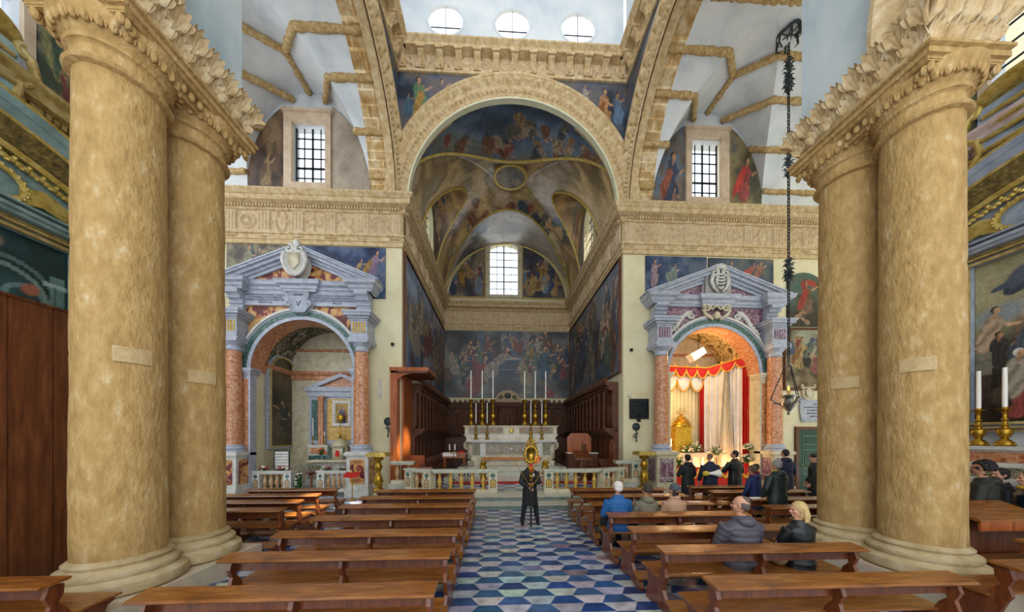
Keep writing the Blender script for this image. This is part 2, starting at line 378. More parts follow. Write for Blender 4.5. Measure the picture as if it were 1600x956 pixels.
# ---- floor of half blue, half white hexagons (each trapezoid slab has its own marble)
def make_floor():
    rng = random.Random(4); a = .245; h = a * math.sqrt(3); V = []; F = []; Cc = []
    blues = ['#33558f', '#3f6096', '#2c4a82', '#4a6a98', '#3b5a86', '#56739a', '#35507a', '#2f5d86']
    whites = ['#c6c8ca', '#bcc0c6', '#d0cfcc', '#c2bcbc', '#cdd0d4', '#b2b8c0', '#cfc8c4']
    odd = ['#98808c', '#a08a90', '#8b7f8e', '#7c8aa0']
    x0, x1, y0, y1 = -13, 15, -3, 16.5
    nc = int((x1 - x0) / (1.5 * a)) + 2; nr = int((y1 - y0) / h) + 2
    for i in range(nc):
        x = x0 + i * 1.5 * a
        for j in range(nr):
            y = y0 + j * h + (h / 2 if i % 2 else 0)
            if abs(x - CX) < 1.6: pass
            for s, pal in ((1, blues), (-1, whites)):
                c = rng.choice(pal)
                if rng.random() < .06: c = rng.choice(odd)
                c = [v * rng.uniform(.85, 1.12) for v in lin(c)]
                n = len(V); V += [(x - a, y, 0), (x + a, y, 0), (x + a / 2, y + s * h / 2, 0), (x - a / 2, y + s * h / 2, 0)]
                F.append((n, n + 1, n + 2, n + 3) if s > 0 else (n + 3, n + 2, n + 1, n)); Cc += [c] * 4
    me = bpy.data.meshes.new('floor'); me.from_pydata(V, [], F)
    at = me.color_attributes.new('Col', 'FLOAT_COLOR', 'POINT'); at.data.foreach_set('color', np.array([[*c, 1] for c in Cc], np.float32).ravel())
    finish(me, 'floor', tile_mat, None, False, 'structure')
make_floor()
# ---- sanctuary platform and its two steps
for k, (yf, z, xa, xb) in enumerate(((9.72, .15, -4.3, 5.7), (10.38, .3, -4.3, 5.7))):
    m = MB(); m.box(xa, xb, yf + .04, YW - .05 if k == 0 else YB, 0 if k == 0 else .16, z - .035)
    m.m = 1; m.box(xa - .03, xb + .03, yf, YW - .06 if k == 0 else YB, z - .035, z)
    m.build(f'floor_step_{k + 1}', [step_stone, step_white], kind='structure')
def tile_patch(name, xa, xb, ya, yb, z, s=.42):
    rng = random.Random(9); V = []; F = []; Cc = []
    nx = int((xb - xa) / s); ny = int((yb - ya) / s)
    for i in range(nx):
        for j in range(ny):
            n = len(V); x = xa + (xb - xa) * i / nx; y = ya + (yb - ya) * j / ny; dx = (xb - xa) / nx; dy = (yb - ya) / ny
            V += [(x, y, z), (x + dx, y, z), (x + dx, y + dy, z), (x, y + dy, z)]; F.append((n, n + 1, n + 2, n + 3))
            c = lin('#3a5a92' if (i + j) % 2 else '#c6c8ca'); c = [v * rng.uniform(.85, 1.1) for v in c]; Cc += [c] * 4
    me = bpy.data.meshes.new(name); me.from_pydata(V, [], F)
    at = me.color_attributes.new('Col', 'FLOAT_COLOR', 'POINT'); at.data.foreach_set('color', np.array([[*c, 1] for c in Cc], np.float32).ravel())
    finish(me, name, tile_mat, None, False, 'structure')
tile_patch('floor_sanctuary', XL, XR, 11.5, YB, .304)
# ---- walls
def warch(cx, hw, z0, zs, n=24, rise=None): return list(reversed(arch_poly(cx, hw, z0, zs, n, rise)))
CHX = -7.8                                  # centre of the left chapel (right one is its mirror)
for side, f in (('left', lambda x: x), ('right', mx)):
    s = 1 if side == 'left' else -1
    def pf(pts): return [(f(x), z) for x, z in pts]
    m = MB(); T = XZ(YW, 1)
    m.prism(pf([(-13.5, 0), (XL, 0), (XL, 10.3), (-13.5, 10.3)]), 0, .45, T, holes=[pf(warch(CHX, 2.02, .02, 5.0))])
    m.build(f'wall_transept_{side}', plaster, kind='structure', fix=True)
    m = MB()
    m.prism(pf([(-13.5, 10.3), (XL - .75, 10.3), (XL - .75, 17), (-13.5, 17)]), 0, .45, T, holes=[pf([(-8.35, 12.55), (-6.95, 12.55), (-6.95, 15.1), (-8.35, 15.1)])])
    m.build(f'wall_lunette_{side}', vault_white, kind='structure', fix=True)
    # choir side wall: lower part, and the lunette above the cornice with a tall window
    m = MB(); x = f(XL)
    T2 = YZ(x, -s); YW2 = YW + .44
    m.prism([(YW2, 0), (YB, 0), (YB, SP + .1), (YW2, SP + .1)], 0, .4, T2)
    m.prism(arc(17.7, SP, 1.95, 0, 180, 24, 4.35), 0, .4, T2, holes=[list(reversed(arch_poly(17.6, .82, 12.25, 14.9, 14, .8)))])
    m.build(f'wall_choir_{side}', plaster, kind='structure', fix=True)
m = MB(); m.prism([(XL - .4, 0), (XR + .4, 0), (XR + .4, SP)] + arc(CX, SP, 4.66, 0, 180, 32, 4.75) + [(XL - .4, SP)], 0, .4, XZ(YB, 1), holes=[list(reversed(arch_poly(CX - .25, 1.02, 12.7, 16.0, 14, .45)))])
m.build('wall_choir_back', plaster, kind='structure', fix=True)
# ---- entablature running along transept, choir and back again
def entab(name, path, prof, m): mb = MB(); mb.grid(sweep(path, prof)); return mb.build(name, m, kind='structure')
EP = [(-13.5, YW), (XL, YW), (XL, YB), (XR, YB), (XR, YW), (15, YW)]
entab('trim_1', EP, [(0, 10.12), (.07, 10.12), (.07, 10.3), (.10, 10.3), (.10, 10.48), (.15, 10.50), (.15, 10.56), (.07, 10.56), (.07, 11.42), (.14, 11.44), (.18, 11.5), (.18, 11.6), (.26, 11.62), (.42, 11.66), (.44, 11.70), (.44, 11.82), (.48, 11.84), (.55, 11.93), (.58, 11.96), (.58, 12.02), (0, 12.06)], ent_stone)
# dentils
m = MB()
for i in range(len(EP) - 1):
    a, b = Vector(EP[i]), Vector(EP[i + 1]); d = (b - a).normalized(); r = Vector((d.y, -d.x)); L = (b - a).length; n = int(L / .115)
    for k in range(n):
        q = a + d * (k + .5) * L / n
        if not (XL + .2 < q.x < XR - .2 and q.y < YW + .1): pass
        for (u0, u1, o0, o1, z0, z1) in ((-.035, .035, .17, .25, 11.5, 11.6),):
            c = [q + d * u + r * o for u, o in ((u0, o0), (u1, o0), (u1, o1), (u0, o1))]
            m.add([(p.x, p.y, z) for z in (z0, z1) for p in c], [(0, 1, 2, 3), (7, 6, 5, 4), (0, 4, 5, 1), (1, 5, 6, 2), (2, 6, 7, 3), (3, 7, 4, 0)])
m.build('trim_2', ent_stone, kind='structure')
def frieze(name, a, b, z0, z1, off, pitch=1.37, tw=.46, seed=0, res=.026, amp=.085, mt=None, phase=0):
    a, b = Vector(a), Vector(b); L = (b - a).length; d = (b - a) / L; r = Vector((d.y, -d.x))
    n = max(8, int((z1 - z0) / res)); m = int(L / res)
    v, u = np.meshgrid(np.linspace(0, 1, n), np.linspace(0, L, m), indexing='ij')
    ncell = max(1, round((L - tw) / pitch)); P = (L - tw) / ncell
    uu = (u + phase) % P; cell = ((u + phase) // P).astype(int); h = np.zeros_like(u)
    tri = uu < tw; t = uu / tw
    h = np.where(tri, .55 + .45 * (np.sin(t * 2 * PI * 3.5) > -.1) * ((v > .1) & (v < .93)), h)
    mw = (uu - tw) / (P - tw); aspect = (P - tw) / (z1 - z0)
    for k in range(int(cell.max()) + 1):
        sel = (cell == k) & ~tri
        mo = motif(np.clip((mw - .5) * min(aspect, 1.25) * .95 + .5, 0, 1), v, k * 3 + seed)
        h = np.where(sel, mo * .95, h)
    H = off + h * amp
    Pt = np.stack([a.x + d.x * u + r.x * H, a.y + d.y * u + r.y * H, z0 + (z1 - z0) * v], -1)
    return grid_obj(name, Pt, mt or frieze_stone, kind='structure', smooth=False)
frieze('trim_3', EP[0], EP[1], 10.56, 11.42, .075, seed=1)
frieze('trim_4', EP[1], EP[2], 10.56, 11.42, .075, seed=2, res=.03)
frieze('trim_5', EP[2], EP[3], 10.56, 11.42, .075, seed=3, res=.035)
frieze('trim_6', EP[3], EP[4], 10.56, 11.42, .075, seed=4, res=.03)
frieze('trim_7', EP[4], EP[5], 10.56, 11.42, .075, seed=5)
m = MB()                                      # guttae below the triglyphs
for xa, xb in ((EP[0][0], EP[1][0]), (EP[4][0], EP[5][0])):
    L = xb - xa; nc = round((L - .46) / 1.37); P = (L - .46) / nc
    for k in range(nc + 1):
        x = xa + k * P; m.box(x, x + .46, YW - .13, YW - .08, 10.42, 10.455)
        for q in range(6): m.box(x + .02 + q * .075, x + .06 + q * .075, YW - .13, YW - .09, 10.36, 10.42)
m.build('trim_8', ent_stone, kind='structure')
# ---- great arch of the choir: moulded archivolt with carved leaves and darts
def archivolt(name, T, cx, cz, r0, r1, prof, n=150, carve=0, a0=0, a1=180, mt=None, rz=None):
    # prof [(t 0..1 across, height out of the wall)]
    us = np.linspace(0, 1, 46); hh = np.interp(us, [p[0] for p in prof], [p[1] for p in prof])
    P = []
    for i in range(n * 4 + 1):
        a = math.radians(a0 + (a1 - a0) * i / (n * 4)); row = []
        for t, h in zip(us, hh):
            r = r0 + (r1 - r0) * t; z = r * (1 if rz is None else rz)
            if carve:
                if .60 < t < .84: h = h + carve * (abs(math.sin(a * n / 4.2)) ** .6 - .25) * math.sin((t - .60) / .24 * PI)
                elif .30 < t < .40: h = h + carve * .6 * (math.sin(a * n) > 0)
            row.append(T(cx + r * math.cos(a), cz + z * math.sin(a), h))
        P.append(row)
    return grid_obj(name, P, mt or ent_stone, kind='structure', smooth=False)
AP = [(0, 0), (.0, .10), (.06, .13), (.07, .13), (.08, .06), (.28, .06), (.29, .10), (.42, .10), (.43, .13), (.56, .13), (.60, .17), (.84, .24), (.88, .30), (.96, .30), (1, .28), (1, 0)]
archivolt('trim_9', XZ(YW), CX, SP, 4.38, 5.3, AP, carve=.14)
m = MB(); m.grid([[(CX + r * math.cos(a), y, SP + r * math.sin(a)) for r, y in ((4.42, YW - .13), (4.355, YW - .13), (4.355, YW + .1), (4.42, YW + .12))] for a in [PI * i / 96 for i in range(97)]])
m.build('trim_10', mat('pale_lime_edge', ['#c8c4a0', '#dad8bc'], 3, .6), kind='structure')
m = MB()
m.prism([(mx(-4.17 - .3), SP)] + [(mx(-4.17 - .3), 17.5), (-4.47, 17.5), (-4.47, SP)] + list(reversed(arc(CX, SP, 4.5, 0, 180, 48))), 0, .35, XZ(YW, 1))
m.build('wall_crossing_front', ent_stone, kind='structure', fix=True)
# side walls of the crossing with their own arches (seen edge on)
SY, SR0, SR1 = 8.85, 3.72, 4.55
for side, x, s in (('left', -4.17, 1), ('right', mx(-4.17), -1)):
    m = MB(); m.prism([(YW, SP - 1), (YW, 17.5), (SY - 4.4, 17.5), (SY - 4.4, SP)] + list(reversed(arc(SY, SP, SR0 + .12, 0, 180, 40))) , 0, .3, YZ(x, -s))
    m.build(f'wall_crossing_{side}', ent_stone, kind='structure', fix=True)
    archivolt('trim_11' if s > 0 else 'trim_12', YZ(x, s), SY, SP, SR0, SR1, AP, carve=.14, a1=150)
# ---- drum: carved frieze with brackets, cornice, white wall with three oval windows
DP = [(-4.17, 3.5), (-4.17, YW), (mx(-4.17), YW), (mx(-4.17), 3.5)]
entab('trim_13', DP, [(0, 17.34), (.12, 17.35), (.12, 17.46), (.08, 17.48), (.08, 18.04), (.16, 18.05), (.42, 18.08), (.43, 18.11), (.43, 18.18), (.49, 18.23), (.56, 18.29), (.56, 18.35), (.1, 18.38), (.1, 18.46), (0, 18.46)], ent_stone)
m = MB()
def bracket(T):
    # scroll console, front profile in (out, up)
    pr = [(.08, 0), (.16, .0), (.18, .05), (.14, .10), (.15, .3), (.2, .5), (.26, .62), (.36, .74), (.38, .85), (.40, .9), (.4, 1.0), (.08, 1.0)]
    m.prism(pr, -.13, .13, T)
    m.prism([(.14, .12), (.20, .14), (.21, .3), (.26, .5), (.32, .62), (.14, .5)], -.04, .04, T)
    m.prism([(.08, .86), (.45, .86), (.45, 1.02), (.08, 1.02)], -.17, .17, T)
for k in range(13):
    x = -4.17 + .28 + k * (9.72 - .56) / 12
    bracket(lambda a, b, c, x=x: (x + c, YW - a, 17.48 + b * .58))
for k in range(12):
    y = YW - .5 - k * .76
    bracket(lambda a, b, c, y=y: (-4.17 + a, y + c, 17.48 + b * .58)); bracket(lambda a, b, c, y=y: (mx(-4.17) - a, y + c, 17.48 + b * .58))
m.build('trim_14', ent_stone, kind='structure')
frieze('trim_15', DP[1], DP[2], 17.49, 18.04, .085, pitch=.763, tw=.2, seed=2, res=.022, amp=.1)
ov = [(-2.18, 19.72), (.62, 19.72), (3.42, 19.72)]
m = MB(); m.prism([(-4.2, 18.4), (5.6, 18.4), (5.6, 23), (-4.2, 23)], 0, .12, XZ(YW + .05, 1), holes=[[(cx + .76 * math.cos(-a * PI / 16), cz + .66 * math.sin(-a * PI / 16)) for a in range(32)] for cx, cz in ov])
m.build('wall_drum_front', white_plaster, kind='structure', fix=True)
for side, x, s in (('left', -4.1, 1), ('right', mx(-4.1), -1)):
    m = MB(); m.prism([(YW, 18.4), (YW, 23), (3.5, 23), (3.5, 18.4)], 0, .12, YZ(x, -s), holes=[[(y + .76 * math.cos(-a * PI / 16), 19.72 + .66 * math.sin(-a * PI / 16)) for a in range(32)] for y in (10.9, 8.2, 5.5)])
    m.build(f'wall_drum_{side}', white_plaster, kind='structure', fix=True)
def oval_window(n, cx, cz):
    m = MB(); T = XZ(YW + .05)
    P = []
    for i in range(49):
        a = 2 * PI * i / 48; P.append([T(cx + (.76 + d) * math.cos(a), cz + (.66 + d) * math.sin(a), h) for d, h in ((-.03, -.1), (-.05, .0), (-.02, .03), (.05, .03), (.07, 0))])
    m.grid(P); w = m.build(f'window_{n}', white_plaster, kind='structure', smooth=True)
    b = MB(); b.box(cx - .012, cx + .012, YW + .12, YW + .15, cz - .66, cz + .66); b.box(cx - .76, cx + .76, YW + .12, YW + .15, cz - .22, cz - .2); b.build('glazing_bars', iron, w)
    g = MB(); g.prism([(cx + .75 * math.cos(a * PI / 12), cz + .65 * math.sin(a * PI / 12)) for a in range(24)], -.11, -.10, T); g.build('pane', glass, w)
for i, (a, b) in enumerate(ov): oval_window(i + 1, a, b)
def grid_window(n, x0, x1, z0, z1, fx0, fx1, fz0, fz1, nx, nz, fm, mid=True):
    """rectangular iron grille window in a stone surround, wall plane YW"""
    m = MB(); T = XZ(YW)
    m.prism([(fx0, fz0), (fx1, fz0), (fx1, fz1), (fx0, fz1)], -.02, .14, T, holes=[[(x0, z0), (x0, z1), (x1, z1), (x1, z0)]])
    m.prism([(fx0 - .05, fz1), (fx1 + .05, fz1), (fx1 + .05, fz1 + .12), (fx0 - .05, fz1 + .12)], -.02, .22, T)
    w = m.build(f'window_{n}', fm, kind='structure', fix=True)
    b = MB()
    for i in range(1, nx): x = x0 + (x1 - x0) * i / nx; t = .035 if i * 2 == nx else .016; b.box(x - t, x + t, YW + .18, YW + .22, z0, z1)
    for j in range(1, nz): z = z0 + (z1 - z0) * j / nz; t = .035 if j in (2,) else .016; b.box(x0, x1, YW + .18, YW + .22, z - t, z + t)
    b.box(x0, x0 + .04, YW + .16, YW + .24, z0, z1); b.box(x1 - .04, x1, YW + .16, YW + .24, z0, z1); b.box(x0, x1, YW + .16, YW + .24, z0, z0 + .04)
    b.build('grille', iron, w)
    g = MB(); g.box(x0, x1, YW + .3, YW + .31, z0, z1); g.build('pane', glass, w)
surround = mat('pink_stone_surround', ['#b39a80', '#cdb59a', '#dac9b2'], 3, .8)
grid_window(4, -8.32, -7.0, 12.6, 15.05, -8.62, -6.78, 12.3, 15.4, 4, 6, surround)
grid_window(5, 8.3, 9.62, 12.6, 15.15, 8.05, 9.95, 12.3, 15.45, 4, 6, surround)
# choir windows
def choir_window(n, T, cx, hw, z0, zs, rise, frame=True, nx=4, nz=7):
    ap = arch_poly(cx, hw, z0, zs, 14, rise); m = MB()
    m.prism([(cx - hw - .3, z0 - .2), (cx + hw + .3, z0 - .2)] + [(p[0], p[1]) for p in arc(cx, zs, hw + .3, 0, 180, 14, rise + .22)], -.02, .12, T, holes=[list(reversed(ap))])
    w = m.build(f'window_{n}', cream_marble if frame else plaster, kind='structure', fix=True)
    b = MB()
    for i in range(1, nx):
        a = cx - hw + 2 * hw * i / nx; t = .045 if i * 2 == nx else .018; b.prism([(a - t, z0), (a + t, z0), (a + t, zs + rise * .9), (a - t, zs + rise * .9)], -.22, -.18, T)
    for j in range(1, nz):
        z = z0 + (zs + rise - z0) * j / nz; t = .03 if j % 2 == 0 else .015; b.prism([(cx - hw, z - t), (cx + hw, z - t), (cx + hw, z + t), (cx - hw, z + t)], -.22, -.18, T)
    b.build('grille', iron, w); g = MB(); g.prism(ap, -.31, -.30, T); g.build('pane', glass, w)
choir_window(6, XZ(YB), CX - .25, 1.02, 12.7, 16.0, .45)
choir_window(7, YZ(XL, 1), 17.6, .82, 12.25, 14.9, .8, False)
choir_window(8, YZ(XR, -1), 17.6, .82, 12.25, 14.9, .8, False)
# ---- choir vault: canvas covered, with penetrations, and gilded ribs along the groins
HXc, HYc, YM = 4.66, 4.8, 17.7
def vA(dx): return SP + 4.42 * np.sqrt(np.clip(1 - (dx / HXc) ** 2, 0, 1))
def vPx(dx): return SP + 5.0 * np.sqrt(np.clip(1 - (dx / HXc) ** 2, 0, 1))
def vPy(dy): return SP + 4.9 * np.sqrt(np.clip(1 - (np.abs(dy) / HYc) ** np.where(dy > 0, 1.35, 1.85), 0, 1))
def vD(dy): return np.where(np.abs(dy) < 1.9, SP + 4.25 * np.sqrt(np.clip(1 - (dy / 1.9) ** 2, 0, 1)), SP)
def choir_vault():
    n, m = 230, 190
    y = np.concatenate([[YW + .1], np.linspace(YW + .1, YB, n)]); x = CX + HXc * np.sin(np.linspace(-PI / 2, PI / 2, m))
    Y, X = np.meshgrid(y, x, indexing='ij'); dx = X - CX; dy = Y - YM
    B = np.minimum(vPx(dx), vPy(dy)); A = vA(dx); D = vD(dy)
    Z = np.maximum(np.maximum(B, A), D)
    n = len(y); rng = np.random.default_rng(5)
    reg = np.where(D >= Z - 1e-6, 3, np.where(A >= Z - 1e-6, np.where(dy < 0, 0, 1), 2))
    # colours: region by region, with invented clouds and figures
    pics = []
    for k, (cols, seed) in enumerate(((['#384450', '#4c5e72', '#66788a', '#6a726c', '#7a7a72'], 11), (['#807a70', '#a0978a', '#b5ac9e', '#5c5a5c'], 12), (['#6c5a3e', '#9c8458', '#b89e70', '#7c6a48', '#a4947c'], 13), (['#4c3a28', '#7c6242', '#a08252', '#4b443e', '#8d8a84'], 14))):
        p = Pic(n, m, 1.0, seed, cols, 5)
        pal = ['#7a4a2a', '#8d6a3a', '#5a5a4a', '#8a3a22', '#3d4a55', '#9a8462']
        if k == 0:
            for q in range(60):
                xx = rng.uniform(.12, .9); yy = rng.uniform(.03, .2); p.fig(xx, yy, rng.uniform(.06, .1), pal[q % 6], rng.uniform(-.3, .3))
        if k == 2:
            for q in range(40):
                t = rng.uniform(.2, .8); p.fig(t, rng.uniform(.6, .78) - abs(t - .5) * .3, rng.uniform(.08, .13), pal[q % 6], rng.uniform(-.3, .3))
        if k == 3:
            for q in range(26):
                sd = rng.random() < .5; p.fig(.02 + .16 * rng.random() if sd else .82 + .16 * rng.random(), rng.uniform(.36, .58), .1, pal[q % 6], .2)
        pics.append(np.clip(p.done(.2) * (1.2 if k == 0 else 1.65), 0, 1))
    C = np.choose(reg[..., None], pics)
    seam = (np.abs(dx) < .035) & (reg != 2) | (np.abs(dx) < .03) & (dy > 0)
    C[seam] = lin('#2c2a28')
    sy = np.abs(((Y - YM) / 1.6) % 1 - .5) < .012
    P = np.stack([X, Y, Z], -1)
    grid_obj('ceiling_choir', P, vault_paint, col=C, kind='structure', smooth=1, flip=True)
    # groin lines
    def solve(f, lo, hi):
        for _ in range(50):
            mid = (lo + hi) / 2
            if f(lo) * f(mid) <= 0: hi = mid
            else: lo = mid
        return (lo + hi) / 2
    ribs = MB(); zz = lambda v: float(v) - .03
    for sgn in (-1, 1):                       # near and far groin A / B
        pts = []
        for i in range(-40, 41):
            dx = HXc * math.sin(i / 40 * PI / 2) * .995; za = float(vA(dx)); q = (za - SP) / 4.9; dy = HYc * max(0, 1 - q * q) ** (1 / (1.35 if sgn > 0 else 1.85)) * sgn
            pts.append((CX + dx, YM + dy, za - .04))
        ribs.tube(pts, .06, 6)
    for sx in (-1, 1):                        # side lunettes
        pts = []
        for i in range(-30, 31):
            dy = 1.9 * math.sin(i / 30 * PI / 2) * .995; zd = float(vD(dy)); q = min((zd - SP) / 5.0, 1); dx = HXc * math.sqrt(1 - q * q)
            pts.append((CX + sx * dx, YM + dy, zd - .04))
        ribs.tube(pts, .055, 6)
    x0 = CX - .25                              # edges of the end lunette
    ribs.tube([(CX + 4.5 * math.cos(a), YB - .06, SP + 4.35 * math.sin(a)) for a in [PI * i / 48 for i in range(49)]], .05, 6)
    ribs.build('trim_16', gold_leaf, kind='structure', smooth=True)
    z0 = 16.62; ym = 16.9
    md = MB(); md.grid([[(CX + r * math.cos(a) * 1.0, ym + r * .9 * math.sin(a), z) for r, z in ((.78, z0 + .02), (.80, z0 - .06), (.93, z0 - .06), (.95, z0 + .04))] for a in [2 * PI * i / 40 for i in range(41)]])
    f = md.build('ceiling_medallion', gold_leaf, smooth=True); tag(f, 'gilt ringed oval painting at the crown of the choir vault', 'painting')
    pc = Pic(30, 30, 1, 77, ['#55534e', '#8a8378', '#a3937a'], 3); pc.fig(.45, .2, .6, '#8a7a68', .3); pc.fig(.65, .3, .4, '#6a6a70', -.3)
    I = pc.done(); rr = np.linspace(0, 1, 14); aa = np.linspace(0, 2 * PI, 49)
    R, A_ = np.meshgrid(rr, aa, indexing='ij'); col = I[(14.5 + 14 * R * np.sin(A_)).astype(int), (14.5 + 14 * R * np.cos(A_)).astype(int)]
    grid_obj('canvas', np.stack([CX + .8 * R * np.cos(A_), ym + .72 * R * np.sin(A_), np.full_like(R, z0 - .03)], -1), vault_paint, f, col=col)
choir_vault()
# ---- transept barrel vaults with lunette penetrations, stone strips and rough carved ribs
LC = -7.66; LW = 2.46; LH = 4.05; BR = 4.15; BY = YW - BR + .02
def barY(z): return BY + math.sqrt(max(0, BR ** 2 - (z - SP) ** 2))
def lunX(z): return LW * max(0, 1 - ((z - SP) / LH) ** 2.2) ** .5
for side, f in (('left', lambda x: x), ('right', mx)):
    zs = [SP + LH * math.sin(i / 40 * PI / 2) for i in range(41)]
    fl = (side == 'right')
    st = MB(); wh = MB()
    stone_edge = lambda z: -5.32 + .22 * (z - SP) / 4
    st.grid([[(f(x), barY(z), z) for x in (XL - .2, stone_edge(z))] for z in zs])
    for s in (1, -1):
        wh.grid([[(f(x), barY(z), z) for x in ((stone_edge(z) if s > 0 else -13.2), LC + s * lunX(z))] for z in zs])
        wh.grid([[(f(LC + s * lunX(z)), y, z + .25 * (1 - lunX(z) / LW) * (y - barY(z)) / (YW - barY(z) + 1e-6)) for y in (barY(z), YW)] for z in zs])
    top = [SP + LH + (BR - LH) * i / 4 for i in range(5)]
    angs = [PI / 2 - .05 + i * .12 for i in range(0, 12)]
    wh.grid([[(f(x), BY + BR * math.cos(a), SP + BR * math.sin(a)) for x in (stone_edge(16), -13.2)] for a in [math.asin(LH / BR)] + angs])
    st.grid([[(f(x), BY + BR * math.cos(a), SP + BR * math.sin(a)) for x in (XL - .2, stone_edge(16))] for a in [math.asin(LH / BR)] + angs])
    wh.build(f'ceiling_transept_{side}', vault_white, kind='structure')
    brick = bpy.data.materials.get('tan_ashlar')
    if not brick:
        brick = mat('tan_ashlar', ['#9c7a44', '#bf9c66', '#d6c39c', '#e0d6c0'], 3, .9, bump=.5, bscale=14, pos=[.3, .46, .6, .75])
        nt = brick.node_tree; bt = nt.nodes.new('ShaderNodeTexBrick'); mp = nt.nodes.new('ShaderNodeMapping'); tcn = nt.nodes.new('ShaderNodeTexCoord')
        mp.inputs['Rotation'].default_value = (PI / 2, 0, 0)
        nt.links.new(tcn.outputs['Object'], mp.inputs[0]); nt.links.new(mp.outputs[0], bt.inputs['Vector'])
        bt.inputs['Scale'].default_value = 1.0; bt.inputs['Brick Width'].default_value = .62; bt.inputs['Row Height'].default_value = .27; bt.inputs['Mortar Size'].default_value = .022
        bt.inputs['Color1'].default_value = (1, 1, 1, 1); bt.inputs['Color2'].default_value = (.78, .74, .66, 1); bt.inputs['Mortar'].default_value = (1.35, 1.4, 1.5, 1)
        x = nt.nodes.new('ShaderNodeMix'); x.data_type = 'RGBA'; x.blend_type = 'MULTIPLY'; x.inputs[0].default_value = .9
        pb = nt.nodes['Principled BSDF']; src = pb.inputs['Base Color'].links[0].from_socket
        nt.links.new(src, x.inputs[6]); nt.links.new(bt.outputs[0], x.inputs[7]); nt.links.new(x.outputs[2], pb.inputs['Base Color'])
    st.build(f'ceiling_arch_{side}', brick, kind='structure')
    # ribs
    rb = MB(); rng = random.Random(3)
    def strip(pts, w=.115):
        out = []
        for i in range(len(pts) - 1):
            a, b = Vector(pts[i]), Vector(pts[i + 1]); k = max(1, int((b - a).length / .11))
            out += [a.lerp(b, j / k) for j in range(k)]
        out.append(Vector(pts[-1]))
        rb.tube([(f(p.x), p.y - .02, p.z + rng.uniform(-.02, .02)) for p in out], [w * rng.uniform(.8, 1.18) for _ in out], 7)
    for z0, rise in ((15.84, .55), (15.28, .7), (14.25, .55)):
        for s in (1, -1):
            xe = XL - .2 if s > 0 else -13.2; xg = LC + s * lunX(z0); yg = barY(z0)
            pts = [(xe, yg, z0), (xg, yg, z0)]
            if z0 > 15.8: pts.append((LC, 11.45, SP + LH + .1))
            else:
                z2 = min(z0 + rise, SP + LH - .05); pts.append((LC + s * lunX(z2), YW - .03, z2))
            strip(pts)
    strip([(LC, 11.45, SP + LH + .1), (LC, YW - .02, SP + LH + .2)])
    for s in (1, -1):
        strip([(XL - .2 if s > 0 else -13.2, barY(12.95) , 12.95), (LC + s * lunX(12.95), barY(12.95), 12.95)], .11)
    for z0 in (16.2,): strip([(XL - .2, BY + .6, z0), (-13.2, BY + .6, z0)])
    rb.build('trim_17' if side == 'left' else 'trim_18', rib_stone, kind='structure', smooth=1)

# ---- roofs and walls closing the church beyond the frame, plus an added sun screen
m = MB(); m.box(-4.5, 5.9, 3.4, YW + .4, 22.6, 22.8); m.build('ceiling_drum', white_plaster, kind='structure')
m = MB(); m.box(-9, 10.8, -3.2, 4.9, 16.0, 16.2); m.build('ceiling_nave', white_plaster, kind='structure')
m = MB(); m.box(20, 20.3, -6, 22, 0, 36); m.build('wall_sun_block_right', plaster, kind='structure')  # unseen wall added outside to keep the sun off the right transept
m = MB(); m.box(10.0, 10.2, -3.2, 7.3, 13, 16.2); m.build('wall_upper_right', plaster, kind='structure')
m = MB(); m.box(-13.75, -13.5, 7.2, 13.4, 0, 9.5); m.build('wall_transept_end_left', plaster, kind='structure')
# ================================================================== NAVE PIERS: paired columns, capital slab, carved crown, wall above
def leaf(m, T, w=.3, h=.46, curl=.22, lob=5):
    """fan shaped acanthus leaf; local (across, up, out)"""
    nr, na = 9, 29; P = []
    for i in range(nr):
        r = i / (nr - 1); row = []
        for j in range(na):
            q = (j / (na - 1)) * 2 - 1; a = q * 1.25
            lobe = 1 - .16 * (1 - abs(math.cos((q * lob / 2) * PI))) * r ** 3
            rr = r * lobe; out = .02 + curl * rr ** 2.4 + .03 * (abs(math.cos((q * lob / 2) * PI)) ** .7) * r
            drop = .10 * h * max(0, r - .72) / .28 * max(0, r - .72) / .28
            row.append((math.sin(a) * rr * w * .54, math.cos(a * .9) * rr * h - drop * math.cos(a), out + .02 * (1 - q * q) * r))
        P.append(row)
    back = [[(a, b - .012, c - .03) for a, b, c in row] for row in P]
    m.grid(P, T); m.grid([list(reversed(r)) for r in back], T)
    e = [P[i][0] for i in range(nr)] + [P[-1][j] for j in range(1, na)] + [P[i][-1] for i in range(nr - 2, -1, -1)]
    e2 = [back[i][0] for i in range(nr)] + [back[-1][j] for j in range(1, na)] + [back[i][-1] for i in range(nr - 2, -1, -1)]
    m.grid([e, e2], T)
def crown(m, x0, x1, y0, y1, z, rows=2):
    def side(p0, p1, out):
        L = math.dist(p0, p1); n = round(L / .29)
        for r in range(rows):
            for k in range(n + (1 if r else 0)):
                t = (k + (.5 if r == 0 else 0)) / n
                px = p0[0] + (p1[0] - p0[0]) * t; py = p0[1] + (p1[1] - p0[1]) * t
                dx, dy = (p1[0] - p0[0]) / L, (p1[1] - p0[1]) / L
                o = -.10 + .11 * r
                T = lambda a, b, c, px=px, py=py, dx=dx, dy=dy, r=r, o=o: (px + dx * a + out[0] * (c + o), py + dy * a + out[1] * (c + o), z + .02 + b + r * .27)
                leaf(m, T, w=.33 if r == 0 else .36, h=.42, curl=.11)
    side((x0, y0), (x0, y1), (-1, 0)); side((x1, y0), (x1, y1), (1, 0)); side((x0, y1), (x1, y1), (0, 1)); side((x0, y0), (x1, y0), (0, -1))
